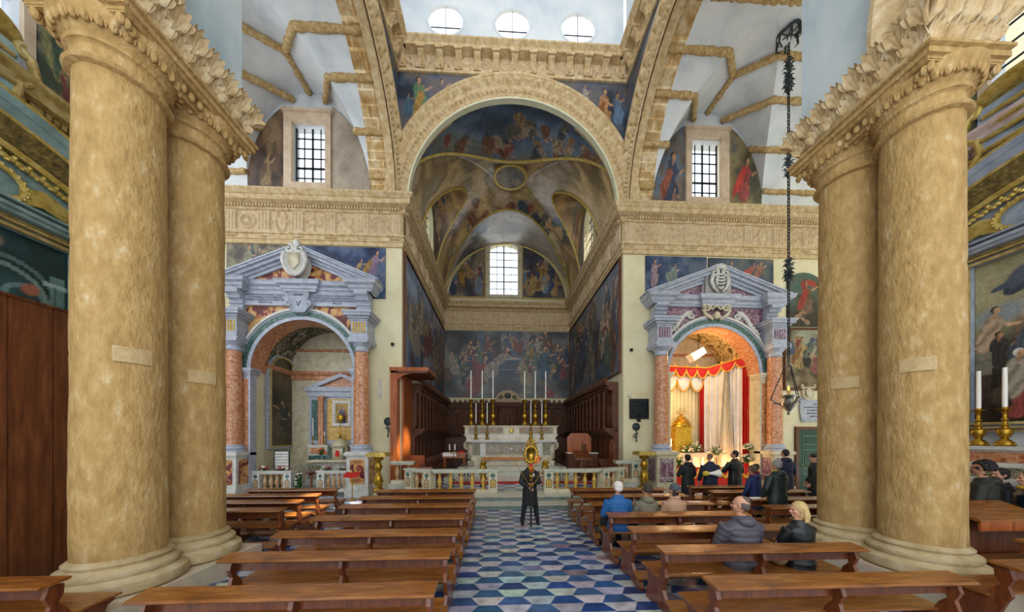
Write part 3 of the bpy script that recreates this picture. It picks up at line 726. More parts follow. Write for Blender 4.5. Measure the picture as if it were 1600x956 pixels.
SLAB = [(.3, -.02), (.04, 0), (.04, .04), (0, .045), (0, .12), (.02, .14), (-.03, .16), (-.03, .2), (.4, .2)]
def column(loc, label):
    t = thing('stone_column', label, 'column', loc, group='paired limestone columns')
    r = .435
    m = MB()
    prof = [(r + .02, 0)]; rng = random.Random(int(loc[1] * 10 + loc[0]))
    seg = 64; rows = 150; P = []
    nz = np.random.default_rng(int(abs(loc[0] * 10) + loc[1] * 3)); N1 = fnoise(rows, seg + 1, 10, nz, 1, 5); N1[:, -1] = N1[:, 0]
    H = 6.32
    for k in range(seg + 1):
        a = 2 * PI * k / seg; row = []
        for i in range(rows):
            u = i / (rows - 1); z = .0 + H * u
            rr = r * (1.0 + .01 * math.sin(PI * u)) - .025 * u + (N1[i, k % seg] - .5) * .022
            for zc, ph in ((2.62, .3), (4.15, 1.7)):       # joints of the drums
                if abs(z - zc - .05 * math.sin(a * 2 + ph)) < .03: rr -= .006
            row.append((rr * math.cos(a), rr * math.sin(a), z))
        P.append(row)
    m.grid(P); o = m.build('shaft', col_stone, t, smooth=1); o.location.z = .42
    m = MB(); m.lathe([(.60, 0), (.64, .03), (.655, .09), (.64, .16), (.58, .2), (.55, .215), (.56, .235), (.57, .27), (.56, .30), (.50, .335), (.48, .35), (.49, .365), (.495, .39), (.46, .42), (.44, .44)], seg=64)
    m.build('base', base_stone, t, smooth=True)
    z1 = .42 + H
    m = MB(); m.lathe([(.40, z1 - .02), (.47, z1), (.49, z1 + .03), (.47, z1 + .065), (.43, z1 + .075), (.425, z1 + .22), (.44, z1 + .24), (.47, z1 + .25), (.48, z1 + .29), (.46, z1 + .31), (.47, z1 + .33), (.56, z1 + .45), (.60, z1 + .52), (.60, z1 + .62), (.4, z1 + .66)], seg=64)
    c = m.build('capital', col_stone, t, smooth=True)
    m = MB()
    for k in range(30):                                     # egg and leaf band
        a = 2 * PI * k / 30; ca, sa = math.cos(a), math.sin(a)
        m.ball((.545 * ca, .545 * sa, z1 + .44), (.045, .045, .075), 8, 6)
        a += PI / 30; m.ball((.55 * math.cos(a), .55 * math.sin(a), z1 + .46), (.018, .018, .08), 6, 5)
    m.build('egg_band', col_stone, c, smooth=True)
    # rectangular repair patch standing slightly proud, facing the nave
    return t
for side, f in (('left', lambda x: x), ('right', mx)):
    s = 1 if side == 'left' else -1
    xc = f(-5.2)
    pn = 'left' if side == 'left' else 'right'
    c1 = column((xc, 4.5, .28), f'massive pitted limestone column in front of the {pn} pair, nearest the camera')
    c2 = column((xc, 5.46, .28), f'massive limestone column behind the nearer one of the {pn} pair, beside the transept')
    for c, zz, an in ((c1, 3.0, -.35), (c2, 2.9, -.5)):
        m = MB()                                             # mortared rectangular patch
        a0 = (-.9 if side == 'left' else PI + .1) ; a1 = a0 + .8
        if side == 'right': a0, a1 = PI + .15, PI + .95
        for (za, zb, b0, b1, th) in ((0, .03, a0, a1, .009), (.17, .2, a0, a1, .009), (0, .2, a0, a0 + .07, .009), (0, .2, a1 - .07, a1, .009), (.03, .17, a0 + .05, a1 - .05, .006)):
            m.grid([[((.438 + q * th * .8) * math.cos(b0 + (b1 - b0) * i / 10), (.438 + q * th * .8) * math.sin(b0 + (b1 - b0) * i / 10), zz + zq) for zq, q in ((za, 0), (za, 1), (zb, 1), (zb, 0))] for i in range(11)])
        m.build('mortar_patch', mortar, c)
    xa, xb = sorted((f(-4.5), f(-6.0)))
    m = MB(); m.prism([(xa, 3.7), (xb, 3.7), (xb, 6.08), (xa, 6.08)], 0, .28); m.build(f'trim_{19 if s > 0 else 20}', plinth_stone, kind='structure')
    x0, x1 = sorted((f(-4.58), f(-5.82)))
    t = thing('pier_capital', f'carved stone slab with acanthus leaf crown resting on the {pn} pair of columns', 'capital', ((x0 + x1) / 2, 5.0, 7.6))
    hx = (x1 - x0) / 2
    m = MB(); m.grid([[(p[0], p[1], p[2]) for p in r] for r in sweep([(-hx, 1.02), (hx, 1.02), (hx, -1.02), (-hx, -1.02)], SLAB, closed=True) ] + [[(p[0], p[1], p[2]) for p in sweep([(-hx, 1.02), (hx, 1.02), (hx, -1.02), (-hx, -1.02)], SLAB, closed=True)[0]]])
    m.box(-hx + .05, hx - .05, -.97, .97, -.02, .19)
    m.build('slab', col_stone, t)
    m = MB()
    m.box(-hx + .16, hx - .16, -.86, .86, -.18, 0)
    # hanging leaf tongues between the two column heads
    for sx in (-1, 1):
        for k in range(16):
            y = -.95 + 1.9 * k / 15
            if abs(abs(y) - .48) < .22: continue
            m.ball((sx * (hx - .12), y, -.08), (.045, .045, .07), 8, 6)
    for sy in (-1, 1):
        for k in range(9): m.ball((-hx + .1 + (2 * hx - .2) * k / 8, sy * .90, -.08), (.045, .045, .07), 8, 6)
    m.build('egg_band', col_stone, t, smooth=True)
    m = MB(); m.box(-hx + .1, hx - .1, -.92, .92, .2, .85); crown(m, -hx + .06, hx - .06, -.96, .96, .2); m.build('acanthus_crown', ent_stone, t, smooth=1)
    # wall above, and the springing of the nave arch toward the camera
    wx = f(-4.76); ox = f(-5.7)
    a, b = sorted((wx, ox))
    m = MB(); m.prism([(5.94, 8.45), (5.94, 16)] + [(-3, 16), (-3, 13.2)] + [(0.9 + 3.3 * math.cos(q) , 8.45 + 3.9 * math.sin(q)) for q in [PI * .5 - PI * .5 * i / 14 for i in range(15)]], 0, abs(ox - wx), YZ(wx, -s))
    m.box(a + .08, b - .08, 4.12, 5.9, 8.44, 8.6)
    m.build(f'wall_nave_{side}', pier_white, kind='structure', fix=True)
    m = MB()
    P = []
    for i in range(31):
        q = PI * .62 * i / 30; row = []
        for r, h in ((3.28, 0), (3.28, .10), (3.36, .1), (3.4, .05), (3.5, .05), (3.52, .12), (3.6, .15), (3.72, .22), (3.78, .22), (3.78, 0)):
            row.append(YZ(wx, s)(.9 + r * math.cos(q), 8.45 + r * 1.18 * math.sin(q), h))
        P.append(row)
    m.grid(P)
    P = [[(wx - s * d, .9 + 3.27 * math.cos(PI * .62 * i / 30), 8.45 + 3.27 * 1.18 * math.sin(PI * .62 * i / 30)) for d in (0, .94)] for i in range(31)]
    m.grid(P); m.build(f'trim_{21 if s > 0 else 22}', ent_stone, kind='structure')
# ================================================================== PAINTINGS (invented subjects)
PAL = ['#7d2f22', '#38506e', '#8f7440', '#5a6b58', '#9a8d78', '#6c4a30', '#2f3e52']
def canvas(name, P0, du, dv, n, m, pic, label=None, cat='painting', group=None, frame=None, fm=None, fw=.08, fd=.06, mask=None, depth=.05, parent=None):
    """flat canvas on a wall: P0 lower left corner, du across, dv up; normal = du x dv"""
    P0, du, dv = Vector(P0), Vector(du), Vector(dv); nr = du.cross(dv).normalized()
    t = parent
    if label:
        t = thing(name, label, cat, P0, group=group); P0 = Vector((0, 0, 0))
    u = np.linspace(0, 1, m); v = np.linspace(0, 1, n)
    V, U = np.meshgrid(v, u, indexing='ij')
    if mask: lo, hi = mask(U); V2 = lo + (hi - lo) * V
    else: V2 = V
    I = pic.done() if isinstance(pic, Pic) else pic
    if mask:
        iy = np.clip(np.nan_to_num(V2) * (n - 1), 0, n - 1).astype(int); ix = np.tile(np.arange(m), (n, 1)); I = I[iy, ix]
    P = np.stack([P0[i] + du[i] * U + dv[i] * V2 + nr[i] * depth for i in range(3)], -1)
    grid_obj('canvas', P, paint_mat, t, col=I, depth=depth, nrm=nr, smooth=1)
    if frame:
        f = MB(); a = du.normalized(); b = dv.normalized(); W, H = du.length, dv.length
        T = lambda x, y, z: tuple(P0 + a * x + b * y + nr * z)
        f.prism([(-fw, -fw), (W + fw, -fw), (W + fw, H + fw), (-fw, H + fw)], 0, fd, T, holes=[[(.01, .01), (.01, H - .01), (W - .01, H - .01), (W - .01, .01)]])
        f.prism([(-fw * .7, -fw * .7), (W + fw * .7, -fw * .7), (W + fw * .7, H + fw * .7), (-fw * .7, H + fw * .7)], fd, fd + .03, T, holes=[[(-fw * .35, -fw * .35), (-fw * .35, H + fw * .35), (W + fw * .35, H + fw * .35), (W + fw * .35, -fw * .35)]])
        f.build('frame', fm or gold_leaf, t, fix=True)
    return t
def arch_mask(z0, rise_frac):            # top edge is a half ellipse occupying the last rise_frac
    return lambda U: (np.zeros_like(U), (1 - rise_frac) + rise_frac * np.sqrt(np.clip(1 - (2 * U - 1) ** 2, 0, 1)))
# back wall of the choir
p = Pic(120, 220, 1.9, 21, ['#242424', '#3c3e40', '#5a5c5c', '#7c7a70'], 3)
for x in (.55, .9, 1.05): p.blend(p.ell(x, .9, .05, .5, 0, .3) * .7, lin('#4c6178'))
p.blend(((p.y > .30) & (p.y < .58) & (np.abs(p.x - .95) < .26)).astype(float) * .8, lin('#39485a'))
p.blend(((np.abs(p.y - .58) < .012) & (np.abs(p.x - .95) < .3)).astype(float), lin('#8f9cae'))
p.blend(((np.abs(p.y - .42) < .008) & (np.abs(p.x - .95) < .3)).astype(float), lin('#76869a'))
p.crowd(.8, 1.6, .56, .72, 16, .26, .2, PAL); p.crowd(1.15, 1.85, .15, .6, 20, .46, .3, PAL); p.crowd(.05, .7, .12, .55, 16, .44, .3, PAL)
p.fig(.42, .03, .62, '#8c2a20', .3); p.fig(.66, .28, .5, '#9c8672', .55, kneel=False); p.fig(1.25, .18, .55, '#9a8a58', -.1, face=-1, kneel=True); p.fig(1.5, .3, .5, '#3b6076', 0); p.fig(1.62, .0, .36, '#a0302a', -.5, kneel=True)
for k in range(5): p.fig(.3 + k * .28, -.02, .24, PAL[(k * 3) % 7], .7, kneel=True)
canvas('wide_painting', (XL + .03, YB - .01, 5.2), (XR - XL - .06, 0, 0), (0, 0, 4.85), 120, 220, p, 'wide dark painting of a crowd around a stone tomb on the choir back wall', depth=.04)
# long side canvases
for side, x, s in (('left', XL + .01, 1), ('right', XR - .01, -1)):
    p = Pic(110, 170, 2.0, 31 if s > 0 else 33, ['#2c3c52', '#4a6080', '#6a84a8', '#8898ac'] if s > 0 else ['#22262e', '#3a424e', '#566274', '#787c80'], 3)  # blue window sheen put into the canvas colours, stronger on the left
    p.crowd(.05, 1.95, .4, .8, 24, .3, .22, PAL); p.crowd(.05, 1.95, .0, .5, 44, .46, .34, PAL)
    Pq = (x, YB - .1, 5.15) if s < 0 else (x, YW + .22, 5.15)
    d = (0, -(YB - YW - .32), 0) if s < 0 else (0, YB - YW - .32, 0)
    canvas('long_painting', Pq, d, (0, 0, 4.9), 110, 170, p, f'long dark painting of many figures with painted-in blue sheen on the {side} choir wall above the stalls', depth=.05, frame=True, fm=wood_stall_plain, fw=.05, fd=.09)
# end lunette, either side of the window
for side, s in (('left', 1), ('right', -1)):
    x0 = CX - .25 - 1.36 if s > 0 else CX - .25 + 1.36; xe = CX - 4.3 if s > 0 else CX + 4.3
    xa, xb = min(x0, xe), max(x0, xe); W = xb - xa
    p = Pic(90, 70, .75, 41 if s > 0 else 43, ['#2a2a38', '#4a4650', '#6f6458', '#8d7d66'], 3)
    p.crowd(.05, .7, .02, .32, 11, .46, .36, ['#8a2a22', '#b08a30', '#6c86a0', '#a89878', '#3b4a6a', '#7c5a34']); p.fig(.4, .62, .22, '#b0a488', .4)
    hf = lambda U, xa=xa, W=W: (np.zeros_like(U), np.sqrt(np.clip(4.32 ** 2 - (xa + W * U - CX) ** 2, .001, 99)) / 4.3 - .09)
    t = canvas('lunette_painting', (xa, YB - .01, 12.45), (W, 0, 0), (0, 0, 4.3), 90, 70, p, f'colourful painting of robed figures under the vault, {side} of the arched choir window', depth=.04, mask=hf)
    m = MB(); T = lambda a, b, c: (a, -.05 - c, b)
    edge = [(0 if s < 0 else W, 0), (0 if s > 0 else W, 0)]
    m.tube([(0, -.06, .02), (W, -.06, .02)], .05, 6)
    xi = W if s > 0 else 0; m.tube([(xi, -.06, 0), (xi, -.06, 3.85)], .05, 6)
    m.build('gilt_edge', gold_leaf, t, smooth=True)
# choir side lunettes: painted strips beside the windows
for side, x, s in (('left', XL + .005, 1), ('right', XR - .005, -1)):
    for q, (ya, yb) in enumerate(((15.85, 16.62), (18.58, 19.35))):
        p = Pic(60, 20, .25, 50 + q, ['#3a2c2c', '#6a5550', '#8a7468'], 3); p.fig(.12, .1, .5, '#7a4a3a')
        hf = lambda U, ya=ya, yb=yb, s=s: (np.zeros_like(U), np.sqrt(np.clip(1 - (((ya + (yb - ya) * (1 - U if s < 0 else U)) - 17.7) / 1.93) ** 2, .01, 1)))
        P0, d = ((x, yb, 12.06), (0, ya - yb, 0)) if s < 0 else ((x, ya, 12.06), (0, yb - ya, 0))
        canvas('painted_strip', P0, d, (0, 0, 4.25), 60, 20, p, f'narrow painted strip on the {"near" if q == 0 else "far"} side of the {side} choir window', depth=.02, mask=hf)
# spandrels of the crossing: front wall and the narrow edge-on ones of the side walls
def spandrel(name, label, T, cx, r, xa, xb, ztop, seed, figs, flipU=False, cols=('#2c3440', '#445060', '#5e5c66', '#70645a'), parent=None):
    n, m = 70, 90; x = np.linspace(xa, xb, m); lo = SP + np.sqrt(np.clip(r * r - (x - cx) ** 2, 0, 99)); lo = np.minimum(lo, ztop - .02)
    p = Pic(n, m, 1.5, seed, list(cols), 3)
    for f in figs: p.fig(*f[:4], **f[4])
    I = p.done(); z0 = lo.min(); P = np.zeros((n, m, 3)); C = np.zeros((n, m, 3))
    for j in range(m):
        zz = np.linspace(lo[j], ztop, n)
        iy = np.clip((zz - z0) / (ztop - z0) * (n - 1), 0, n - 1).astype(int); jj = j
        C[:, j] = I[iy, jj]
        for i in range(n): P[i, j] = T(x[j], zz[i], .045)
    nr = Vector(T(0, 0, 1)) - Vector(T(0, 0, 0))
    o = grid_obj(name, P, paint_mat, parent, col=C, depth=.045, nrm=nr, smooth=1)
    if label: tag(o, label, 'painting')
    m2 = MB(); m2.tube([T(x[j], lo[j] + .02, .05) for j in range(0, m, 2)], .03, 6); m2.build('dark_edge', black_paint, o, smooth=True)
    return o
SX0, SX1 = -4.17, mx(-4.17)
spandrel('spandrel_painting', 'dark triangular painting of a bearded figure in green robes, left above the great arch', XZ(YW), CX, 5.3, SX0, .15, 17.34, 61, [(.36, .36, .6, '#4f8a5c', dict(lean=-.1, cloak='#a8803a')), (.56, .58, .36, '#6a5a6a', dict(lean=.2)), (.16, .45, .4, '#3c6a80', dict(kneel=True))])
spandrel('spandrel_painting', 'dark triangular painting of a figure in an orange cloak, right above the great arch', XZ(YW), CX, 5.3, 1.4, SX1, 17.34, 63, [(1.12, .38, .55, '#c8862e', dict(lean=0, cloak='#9a5a2a')), (1.36, .46, .42, '#5a7a9a', dict(lean=-.1)), (1.3, .12, .4, '#8a4a4a', dict(kneel=True)), (.82, .66, .3, '#a89888', {})])
spandrel('spandrel_painting', 'narrow dark painting seen edge-on above the left side arch of the crossing', YZ(SX0, 1), SY, 4.55, 8.0, YW - .02, 17.34, 65, [(.9, .3, .5, '#5a3a5a', {}), (1.3, .1, .4, '#6a3a4a', {})])
spandrel('spandrel_painting', 'narrow dark painting seen edge-on above the right side arch of the crossing', YZ(SX1, -1), SY, 4.55, 8.0, YW - .02, 17.34, 67, [(.9, .3, .5, '#2a4a6a', {}), (1.3, .1, .4, '#3a4a6a', {})])
# transept lunettes
def lun_top(X, c): return lunXinv(np.abs(X - c))
def lunXinv(d): return SP + LH * np.clip(1 - (np.clip(d, 0, LW) / LW) ** 2, 0, 1) ** (1 / 2.2)
def lun_canvas(label, xa, xb, seed, cols, figs, c, flat=None):
    W = xb - xa; n, m = 80, 60
    hf = lambda U: (np.zeros_like(U), np.clip((lunXinv(np.abs(xa + W * U - c)) - .06 - 12.0) / 4.0, .02, 1))
    p = Pic(n, m, .5, seed, cols, 3)
    for f in figs: p.fig(*f[:4], **f[4])
    return canvas('lunette_painting', (xa, YW - .005, 12.0), (W, 0, 0), (0, 0, 4.0), n, m, p, label, depth=.04, mask=hf)
cL, cR = LC, mx(LC)
lun_canvas('dark lunette painting of a man in yellow cloak left of the left transept window', cL - LW + .04, -8.64, 71, ['#33261e', '#5a4436', '#7c6046', '#8a7458'], [(.24, .12, .46, '#9a7a30', dict(lean=.1, cloak='#6a4a30', kneel=True)), (.30, .42, .22, '#8a6a34', dict(lean=.0))], cL)
lun_canvas('plain faded beige lunette panel right of the left transept window', -6.76, cL + LW - .04, 73, ['#a99a88', '#b9aa96', '#c4b6a2'], [], cL)
lun_canvas('blue and brown lunette painting of a bearded figure left of the right transept window', cR - LW + .04, 8.02, 75, ['#3a4656', '#5a5a5c', '#7a6a5c', '#6a7a8a'], [(.25, .02, .62, '#3a4a6a', dict(lean=.1, cloak='#9a5a44')), (.34, .0, .36, '#8a5a4a', dict(kneel=True))], cR)
lun_canvas('lunette painting of an old man in red robe right of the right transept window', 9.98, cR + LW - .04, 77, ['#4a4a3c', '#7a6c4a', '#9a8a62', '#6a6a66'], [(.2, .12, .5, '#a82222', dict(lean=.15, cloak='#b83a30')), (.25, .14, .3, '#b82a2a', dict(kneel=True))], cR)
# pairs of canvases above the altar pediments
def wide(label, xa, xb, za, zb, seed, cols, figs):
    p = Pic(60, 100, 1.9, seed, cols, 3)
    for f in figs: p.fig(*f[:4], **f[4])
    canvas('pediment_painting', (xa, YW - .005, za), (xb - xa, 0, 0), (0, 0, zb - za), 60, 100, p, label, depth=.04)
wide('dusky painting of a dark draped figure above the left altar pediment, left half', -10.9, -7.95, 8.3, 10.08, 81, ['#3a3226', '#6a5e44', '#8c8060', '#2a3446'], [(1.1, .38, .6, '#4a2c2c', dict(lean=.3, cloak='#7a3a3a')), (.55, .38, .62, '#8a8a5a', {}), (.8, .45, .5, '#6c5c3c', {})])
wide('deep blue painting of a woman in ochre skirt, right above the left altar pediment', -7.85, -4.62, 8.0, 10.08, 83, ['#182440', '#2c3e62', '#4a5a7a', '#5a6478'], [(1.5, .32, .64, '#8a6a8a', dict(lean=.3, cloak='#a07a3c')), (1.15, .42, .5, '#c09048', dict(lean=.5, kneel=True)), (.6, .5, .4, '#6a7a8a', dict(kneel=True))])
wide('deep blue painting with a pale reclining figure above the right altar pediment, left half', mx(-4.92), 9.0, 8.2, 10.06, 85, ['#16233e', '#26395c', '#3e5272', '#566478'], [(.28, .3, .64, '#a07a84', {}), (.7, .42, .6, '#8c9688', dict(lean=.5, kneel=True)), (.9, .45, .5, '#7a8478', dict(kneel=True))])
wide('blue painting of a flying figure in red robes, right above the right altar pediment', 9.08, 12.0, 8.1, 10.04, 87, ['#1c2a40', '#36485e', '#4e565c', '#6a6054'], [(1.1, .5, .62, '#b83228', dict(lean=.5, kneel=True, cloak='#c23a2c')), (1.35, .4, .56, '#a8543c', dict(lean=.3)), (.66, .45, .5, '#9a9484', {})])
# two altarpieces on the right transept wall
p = Pic(110, 60, .62, 91, ['#2a4a48', '#3c5e58', '#4c564a', '#2a2a22'], 3); p.blend(p.soft(p.y - .32, .15), lin('#2c261c'))
p.fig(.34, .22, .66, '#7a5430', 0, cloak='#a82a22'); p.blend(p.ell(.44, .8, .1, .055, -.5, .4), lin('#a83028')); p.blend(p.ell(.3, .74, .05, .1, .2, .4), lin('#922a22')); p.fig(.15, .1, .3, '#a8794c', .6, kneel=True); p.fig(.4, .02, .25, '#b0845a', -.9, kneel=True)
canvas('arched_painting', (12.62, YW - .005, 7.15), (1.55, 0, 0), (0, 0, 2.35), 110, 60, p, 'arch-topped painting of a figure in a red cloak, highest on the right transept wall', depth=.05, mask=arch_mask(0, .22))
p = Pic(110, 60, .6, 93, ['#2c2018', '#4a3a2a', '#7a6a4c', '#a8a080'], 3); p.blend(p.ell(.35, .85, .2, .35, 0, .9) * .8, lin('#9aa08a'))
p.fig(.22, .34, .55, '#b08a3a', .1, cloak='#8a5a2a'); p.fig(.36, .36, .4, '#1c1a1c', 0); p.fig(.5, .25, .36, '#8a3a3a', 0, face=-1); p.crowd(.02, .58, .5, .7, 7, .3, .25, PAL)
canvas('altarpiece_painting', (12.55, YW - .005, 4.45), (1.6, 0, 0), (0, 0, 2.55), 110, 60, p, 'rectangular painting of figures in golden light above the green door', depth=.05, frame=True, fm=wood_stall_plain, fw=.1)
# ================================================================== ALTAR SURROUNDS AND CHAPELS
def local(a, b, c): return (a, -c, b)
def text(s, name, loc, size, m, parent, align='CENTER', rz=0, ext=.004):
    cu = bpy.data.curves.new(name, 'FONT'); cu.body = s; cu.size = size; cu.align_x = align; cu.extrude = ext; cu.materials.append(m)
    tmp = bpy.data.objects.new('tmp', cu); me = bpy.data.meshes.new_from_object(tmp); bpy.data.objects.remove(tmp)
    if not me.materials: me.materials.append(m)
    o = bpy.data.objects.new(name, me); COL.objects.link(o); o.location = loc; o.rotation_euler = (PI / 2, 0, rz); o.parent = parent; return o
def spiral(m, T, cx, cz, r, turns=1.6, w=.05, s=1, a0=0, c=.05, grow=1.0):
    pts = []; n = 34; rr = []
    for i in range(n):
        t = i / (n - 1); a = a0 + s * t * turns * 2 * PI; q = r * (1 - .85 * t); pts.append(T(cx + q * math.cos(a), cz + q * math.sin(a), c)); rr.append(w * (1 - .5 * t))
    m.tube(pts, rr, 6)
def acanthus_scroll(m, T, pts, w0, w1, c=.05):
    n = len(pts); m.tube([T(p[0], p[1], c) for p in pts], [w0 + (w1 - w0) * i / (n - 1) for i in range(n)], 7)
def aedicule(cx, side):
    L = side == 'left'; dz = -.10 if L else -.32; kc = (8.14 + dz - 7.15) / .99
    t = thing('altar_surround', 'tall marble altar surround with ' + ('ochre and crimson inlay and an inscription, around the left chapel' if L else 'purple inlay and curling leaves, around the curtained right chapel'), 'altar surround', (cx, YW, 0))
    # pedestals, columns
    for s in (-1, 1):
        x = s * 2.43
        m = MB(); hw = .40
        m.box(x - hw - .05, x + hw + .05, -.98, -.02, .0, .32); m.box(x - hw - .02, x + hw + .02, -.95, -.02, .32, .38); m.box(x - hw, x + hw, -.90, -.02, .38, 1.55)
        for k, (e, z0, z1) in enumerate(((.03, 1.55, 1.60), (.08, 1.60, 1.70), (.05, 1.70, 1.74))): m.box(x - hw - e, x + hw + e, -.9 - e, -.02, z0, z1)
        pd = m.build('pedestal', cream_marble if not L else white_marble, t)
        m = MB(); m.box(x - .27, x + .27, -.915, -.90, .5, 1.45); m.box(x - s * 0 - hw - .012, x - hw, -.78, -.2, .5, 1.45); m.box(x + hw, x + hw + .012, -.78, -.2, .5, 1.45)
        m.build('inlay_panel', ochre_red if L else purple_marble, pd)
        m = MB()
        for (za, zb) in ((.62, .2), (1.33, -.2)): spiral(m, lambda a, b, c, x=x: (x + a, -.915 - c * .2, b), .12, za, .1, 1.3, .02); spiral(m, lambda a, b, c, x=x: (x + a, -.915 - c * .2, b), -.12, za, .1, 1.3, .02, -1, PI)
        m.tube([(x, -.92, .55), (x, -.92, 1.4)], .015, 6); m.build('inlay_scroll', red_breccia if L else white_marble, pd)
        cm = MB(); r = .275; yc = -.5
        cm.lathe([(.40, 0), (.40, .08), (.36, .09), (.385, .13), (.36, .19), (.32, .20), (.335, .24), (.30, .28)], x, yc, 1.74, 28)
        z1 = 5.62; cm.build('column_base', grey_marble, t, smooth=True); cm = MB()
        cm.lathe([(.25, z1), (.29, z1 + .03), (.25, z1 + .06), (.25, z1 + .2), (.30, z1 + .23), (.36, z1 + .33)], x, yc, 0, 28)
        cm.box(x - .38, x + .38, yc - .38, yc + .38, z1 + .33, z1 + .42)
        cm.build('column_capital', grey_marble, t, smooth=True)
        m = MB(); m.lathe([(r, 1.98), (r + .005, 3), (r - .03, 5.64)], x, yc, 0, 32); m.build('column_shaft', coral_marble, t, smooth=True)
        # block above the capital with flutes, cornice and scroll corbel
        m = MB(); z = 6.04
        m.box(x - .40, x + .40, -.86, -.02, z, z + .10); m.box(x - .34, x + .34, -.80, -.02, z + .1, z + .22)
        m.box(x - .31, x + .31, -.76, -.02, z + .22, z + .78)
        for e, a, b in ((.03, .78, .84), (.10, .84, .92), (.20, .92, 1.02), (.24, 1.02, 1.10)): m.box(x - .31 - e, x + .31 + e, -.76 - e, -.02, z + a, z + b)
        bl = m.build('entablature_block', grey_marble, t)
        m = MB()
        for k in range(5): m.box(x - .24 + k * .105, x - .18 + k * .105, -.775, -.76, z + .3, z + .72)
        m.build('flute', yellow_marble if L else purple_marble, bl)
        m = MB()
        m.prism([(0, 7.15), (.30, 7.15), (.36, 7.24), (.30, 7.34), (.26, 7.5), (.30, 7.7), (.46, 7.92), (.58, 8.05), (.58, 8.14), (0, 8.14)], x - .25, x + .25, lambda a, b, c: (c, -.1 - a, 7.15 + (b - 7.15) * kc))
        for k in range(5): m.tube([(x - .26, -.1 - (.33, .29, .3, .42, .54)[k], 7.15 + (.09 + .19 * k) * kc), (x + .26, -.1 - (.33, .29, .3, .42, .54)[k], 7.15 + (.09 + .19 * k) * kc)], .045, 8)
        m.build('corbel', grey_marble, t)
        # inner pilaster beside the arch
        m = MB(); xa = s * 2.12; m.box(xa - .17, xa + .17, -.34, -.02, .0, 4.78); m.box(xa - .20, xa + .20, -.38, -.02, 0, .4)
        for e, a, b in ((.02, 4.78, 4.84), (.06, 4.84, 4.92), (.1, 4.92, 5.02)): m.box(xa - .17 - e, xa + .17 + e, -.34 - e, .1, a, b)
        pl = m.build('pilaster', grey_marble if L else cream_marble, t)  # right pilasters cream: warm chapel light put into the colour
        m = MB(); m.box(xa - .09, xa + .09, -.355, -.34, .6, 4.6); m.build('inlay_strip', coral_marble if L else red_breccia, pl)
    # pediment back field, spandrel panel, arch ring
    m = MB(); zp = 7.55 if L else 7.84; sp = [(-2.28, 5.0), (-2.28, zp), (2.28, zp), (2.28, 5.0)] + arc(0, 5.0, 2.32, 0, 180, 36)
    m.prism(sp, .02, .2, local); m.build('spandrel_panel', ochre_red if L else purple_marble, t, fix=True)
    def ring(r0, r1, h0, h1, name, mt, par=t, z=5.0):
        m = MB(); n = 72
        m.grid([[local(r * math.cos(a), z + r * math.sin(a), h) for r, h in ((r0, -.02), (r0, h1), (r1, h1), (r1, h0))] for a in [PI * i / n for i in range(n + 1)]]); return m.build(name, mt, par)
    a = ring(1.98, 2.44, .1, .30, 'arch_moulding', grey_marble); ring(2.12, 2.30, .3, .318, 'inlay_band', green_marble, a); ring(2.36, 2.44, .3, .36, 'outer_moulding', white_marble, a)
    m = MB(); m.grid([[local(1.97 * math.cos(q), 5.0 + 1.97 * math.sin(q), c) for c in (.28, -.5)] for q in [PI * i / 48 for i in range(49)]]); m.build('soffit', coral_marble, t)
    # architrave (carries the inscription on the left)
    m = MB(); m.box(-2.3, 2.3, -.30, -.02, zp, 8.14 + dz); m.box(-2.3, 2.3, -.33, -.02, zp - .03, zp + .03); ar = m.build('architrave', grey_marble, t)
    cpth = [(-2.86, 0), (-2.86, -.62), (-2.05, -.62), (-2.05, -.30), (-.62, -.30), (-.62, -.44), (.62, -.44), (.62, -.30), (2.05, -.30), (2.05, -.62), (2.86, -.62), (2.86, 0)]
    m = MB(); m.grid(sweep(cpth, [(o_, z_ + dz) for o_, z_ in [(-.1, 8.12), (0, 8.14), (.02, 8.2), (.07, 8.24), (.09, 8.32), (.2, 8.38), (.22, 8.46), (.26, 8.52), (-.3, 8.54)]])); m.build('cornice', grey_marble, t)
    # raking cornices
    zt = 8.54 + dz; ap = 9.68 if L else 9.34; local_ = lambda a, b, c: (a, -c, b + dz)
    m = MB()
    for s in (-1, 1):
        ang = math.atan2(ap - zt, 3.06); ux, uz = math.cos(ang), math.sin(ang)
        for (h0, h1, d) in ((-.42, -.30, .36), (-.30, -.2, .44), (-.20, -.08, .56), (-.08, .0, .66), (.0, .05, .70)):
            m.prism([(s * 3.12, zt + h0 * (0 if h0 < 0 else 1)), (s * 3.12, zt + max(h1, .0) + .02), (0, ap + h1 + .06), (0, ap + h0 + .06), (s * (3.12 + min(0, h0 / uz * .9)), zt)], .0, d, local)
    m.build('pediment', grey_marble, t, fix=True)
    m = MB(); m.prism([(-2.1, 8.54), (2.1, 8.54), (0, 9.42)], .0, .26, local_); m.build('tympanum', ochre_red if L else purple_marble, t, fix=True)
    # crest on the pediment and keystone ornament
    m = MB()
    if L:
        m.prism([(-.36, 9.55), (-.40, 9.2), (-.30, 8.85), (-.12, 8.62), (0, 8.55), (.12, 8.62), (.30, 8.85), (.40, 9.2), (.36, 9.55), (0, 9.62)], .3, .78, local_)
        for s in (-1, 1): spiral(m, local_, s * .2, 9.62, .18, 1.2, .07, s, PI / 2, .75); acanthus_scroll(m, local_, [(s * .36, 9.5), (s * .44, 9.2), (s * .36, 8.9), (s * .2, 8.68), (0, 8.6)], .09, .05, .76)
        m.lathe([(.12, 0), (.16, .1), (.1, .2), (.14, .3), (.05, .42)], 0, -.6, 9.66 + dz, 12)
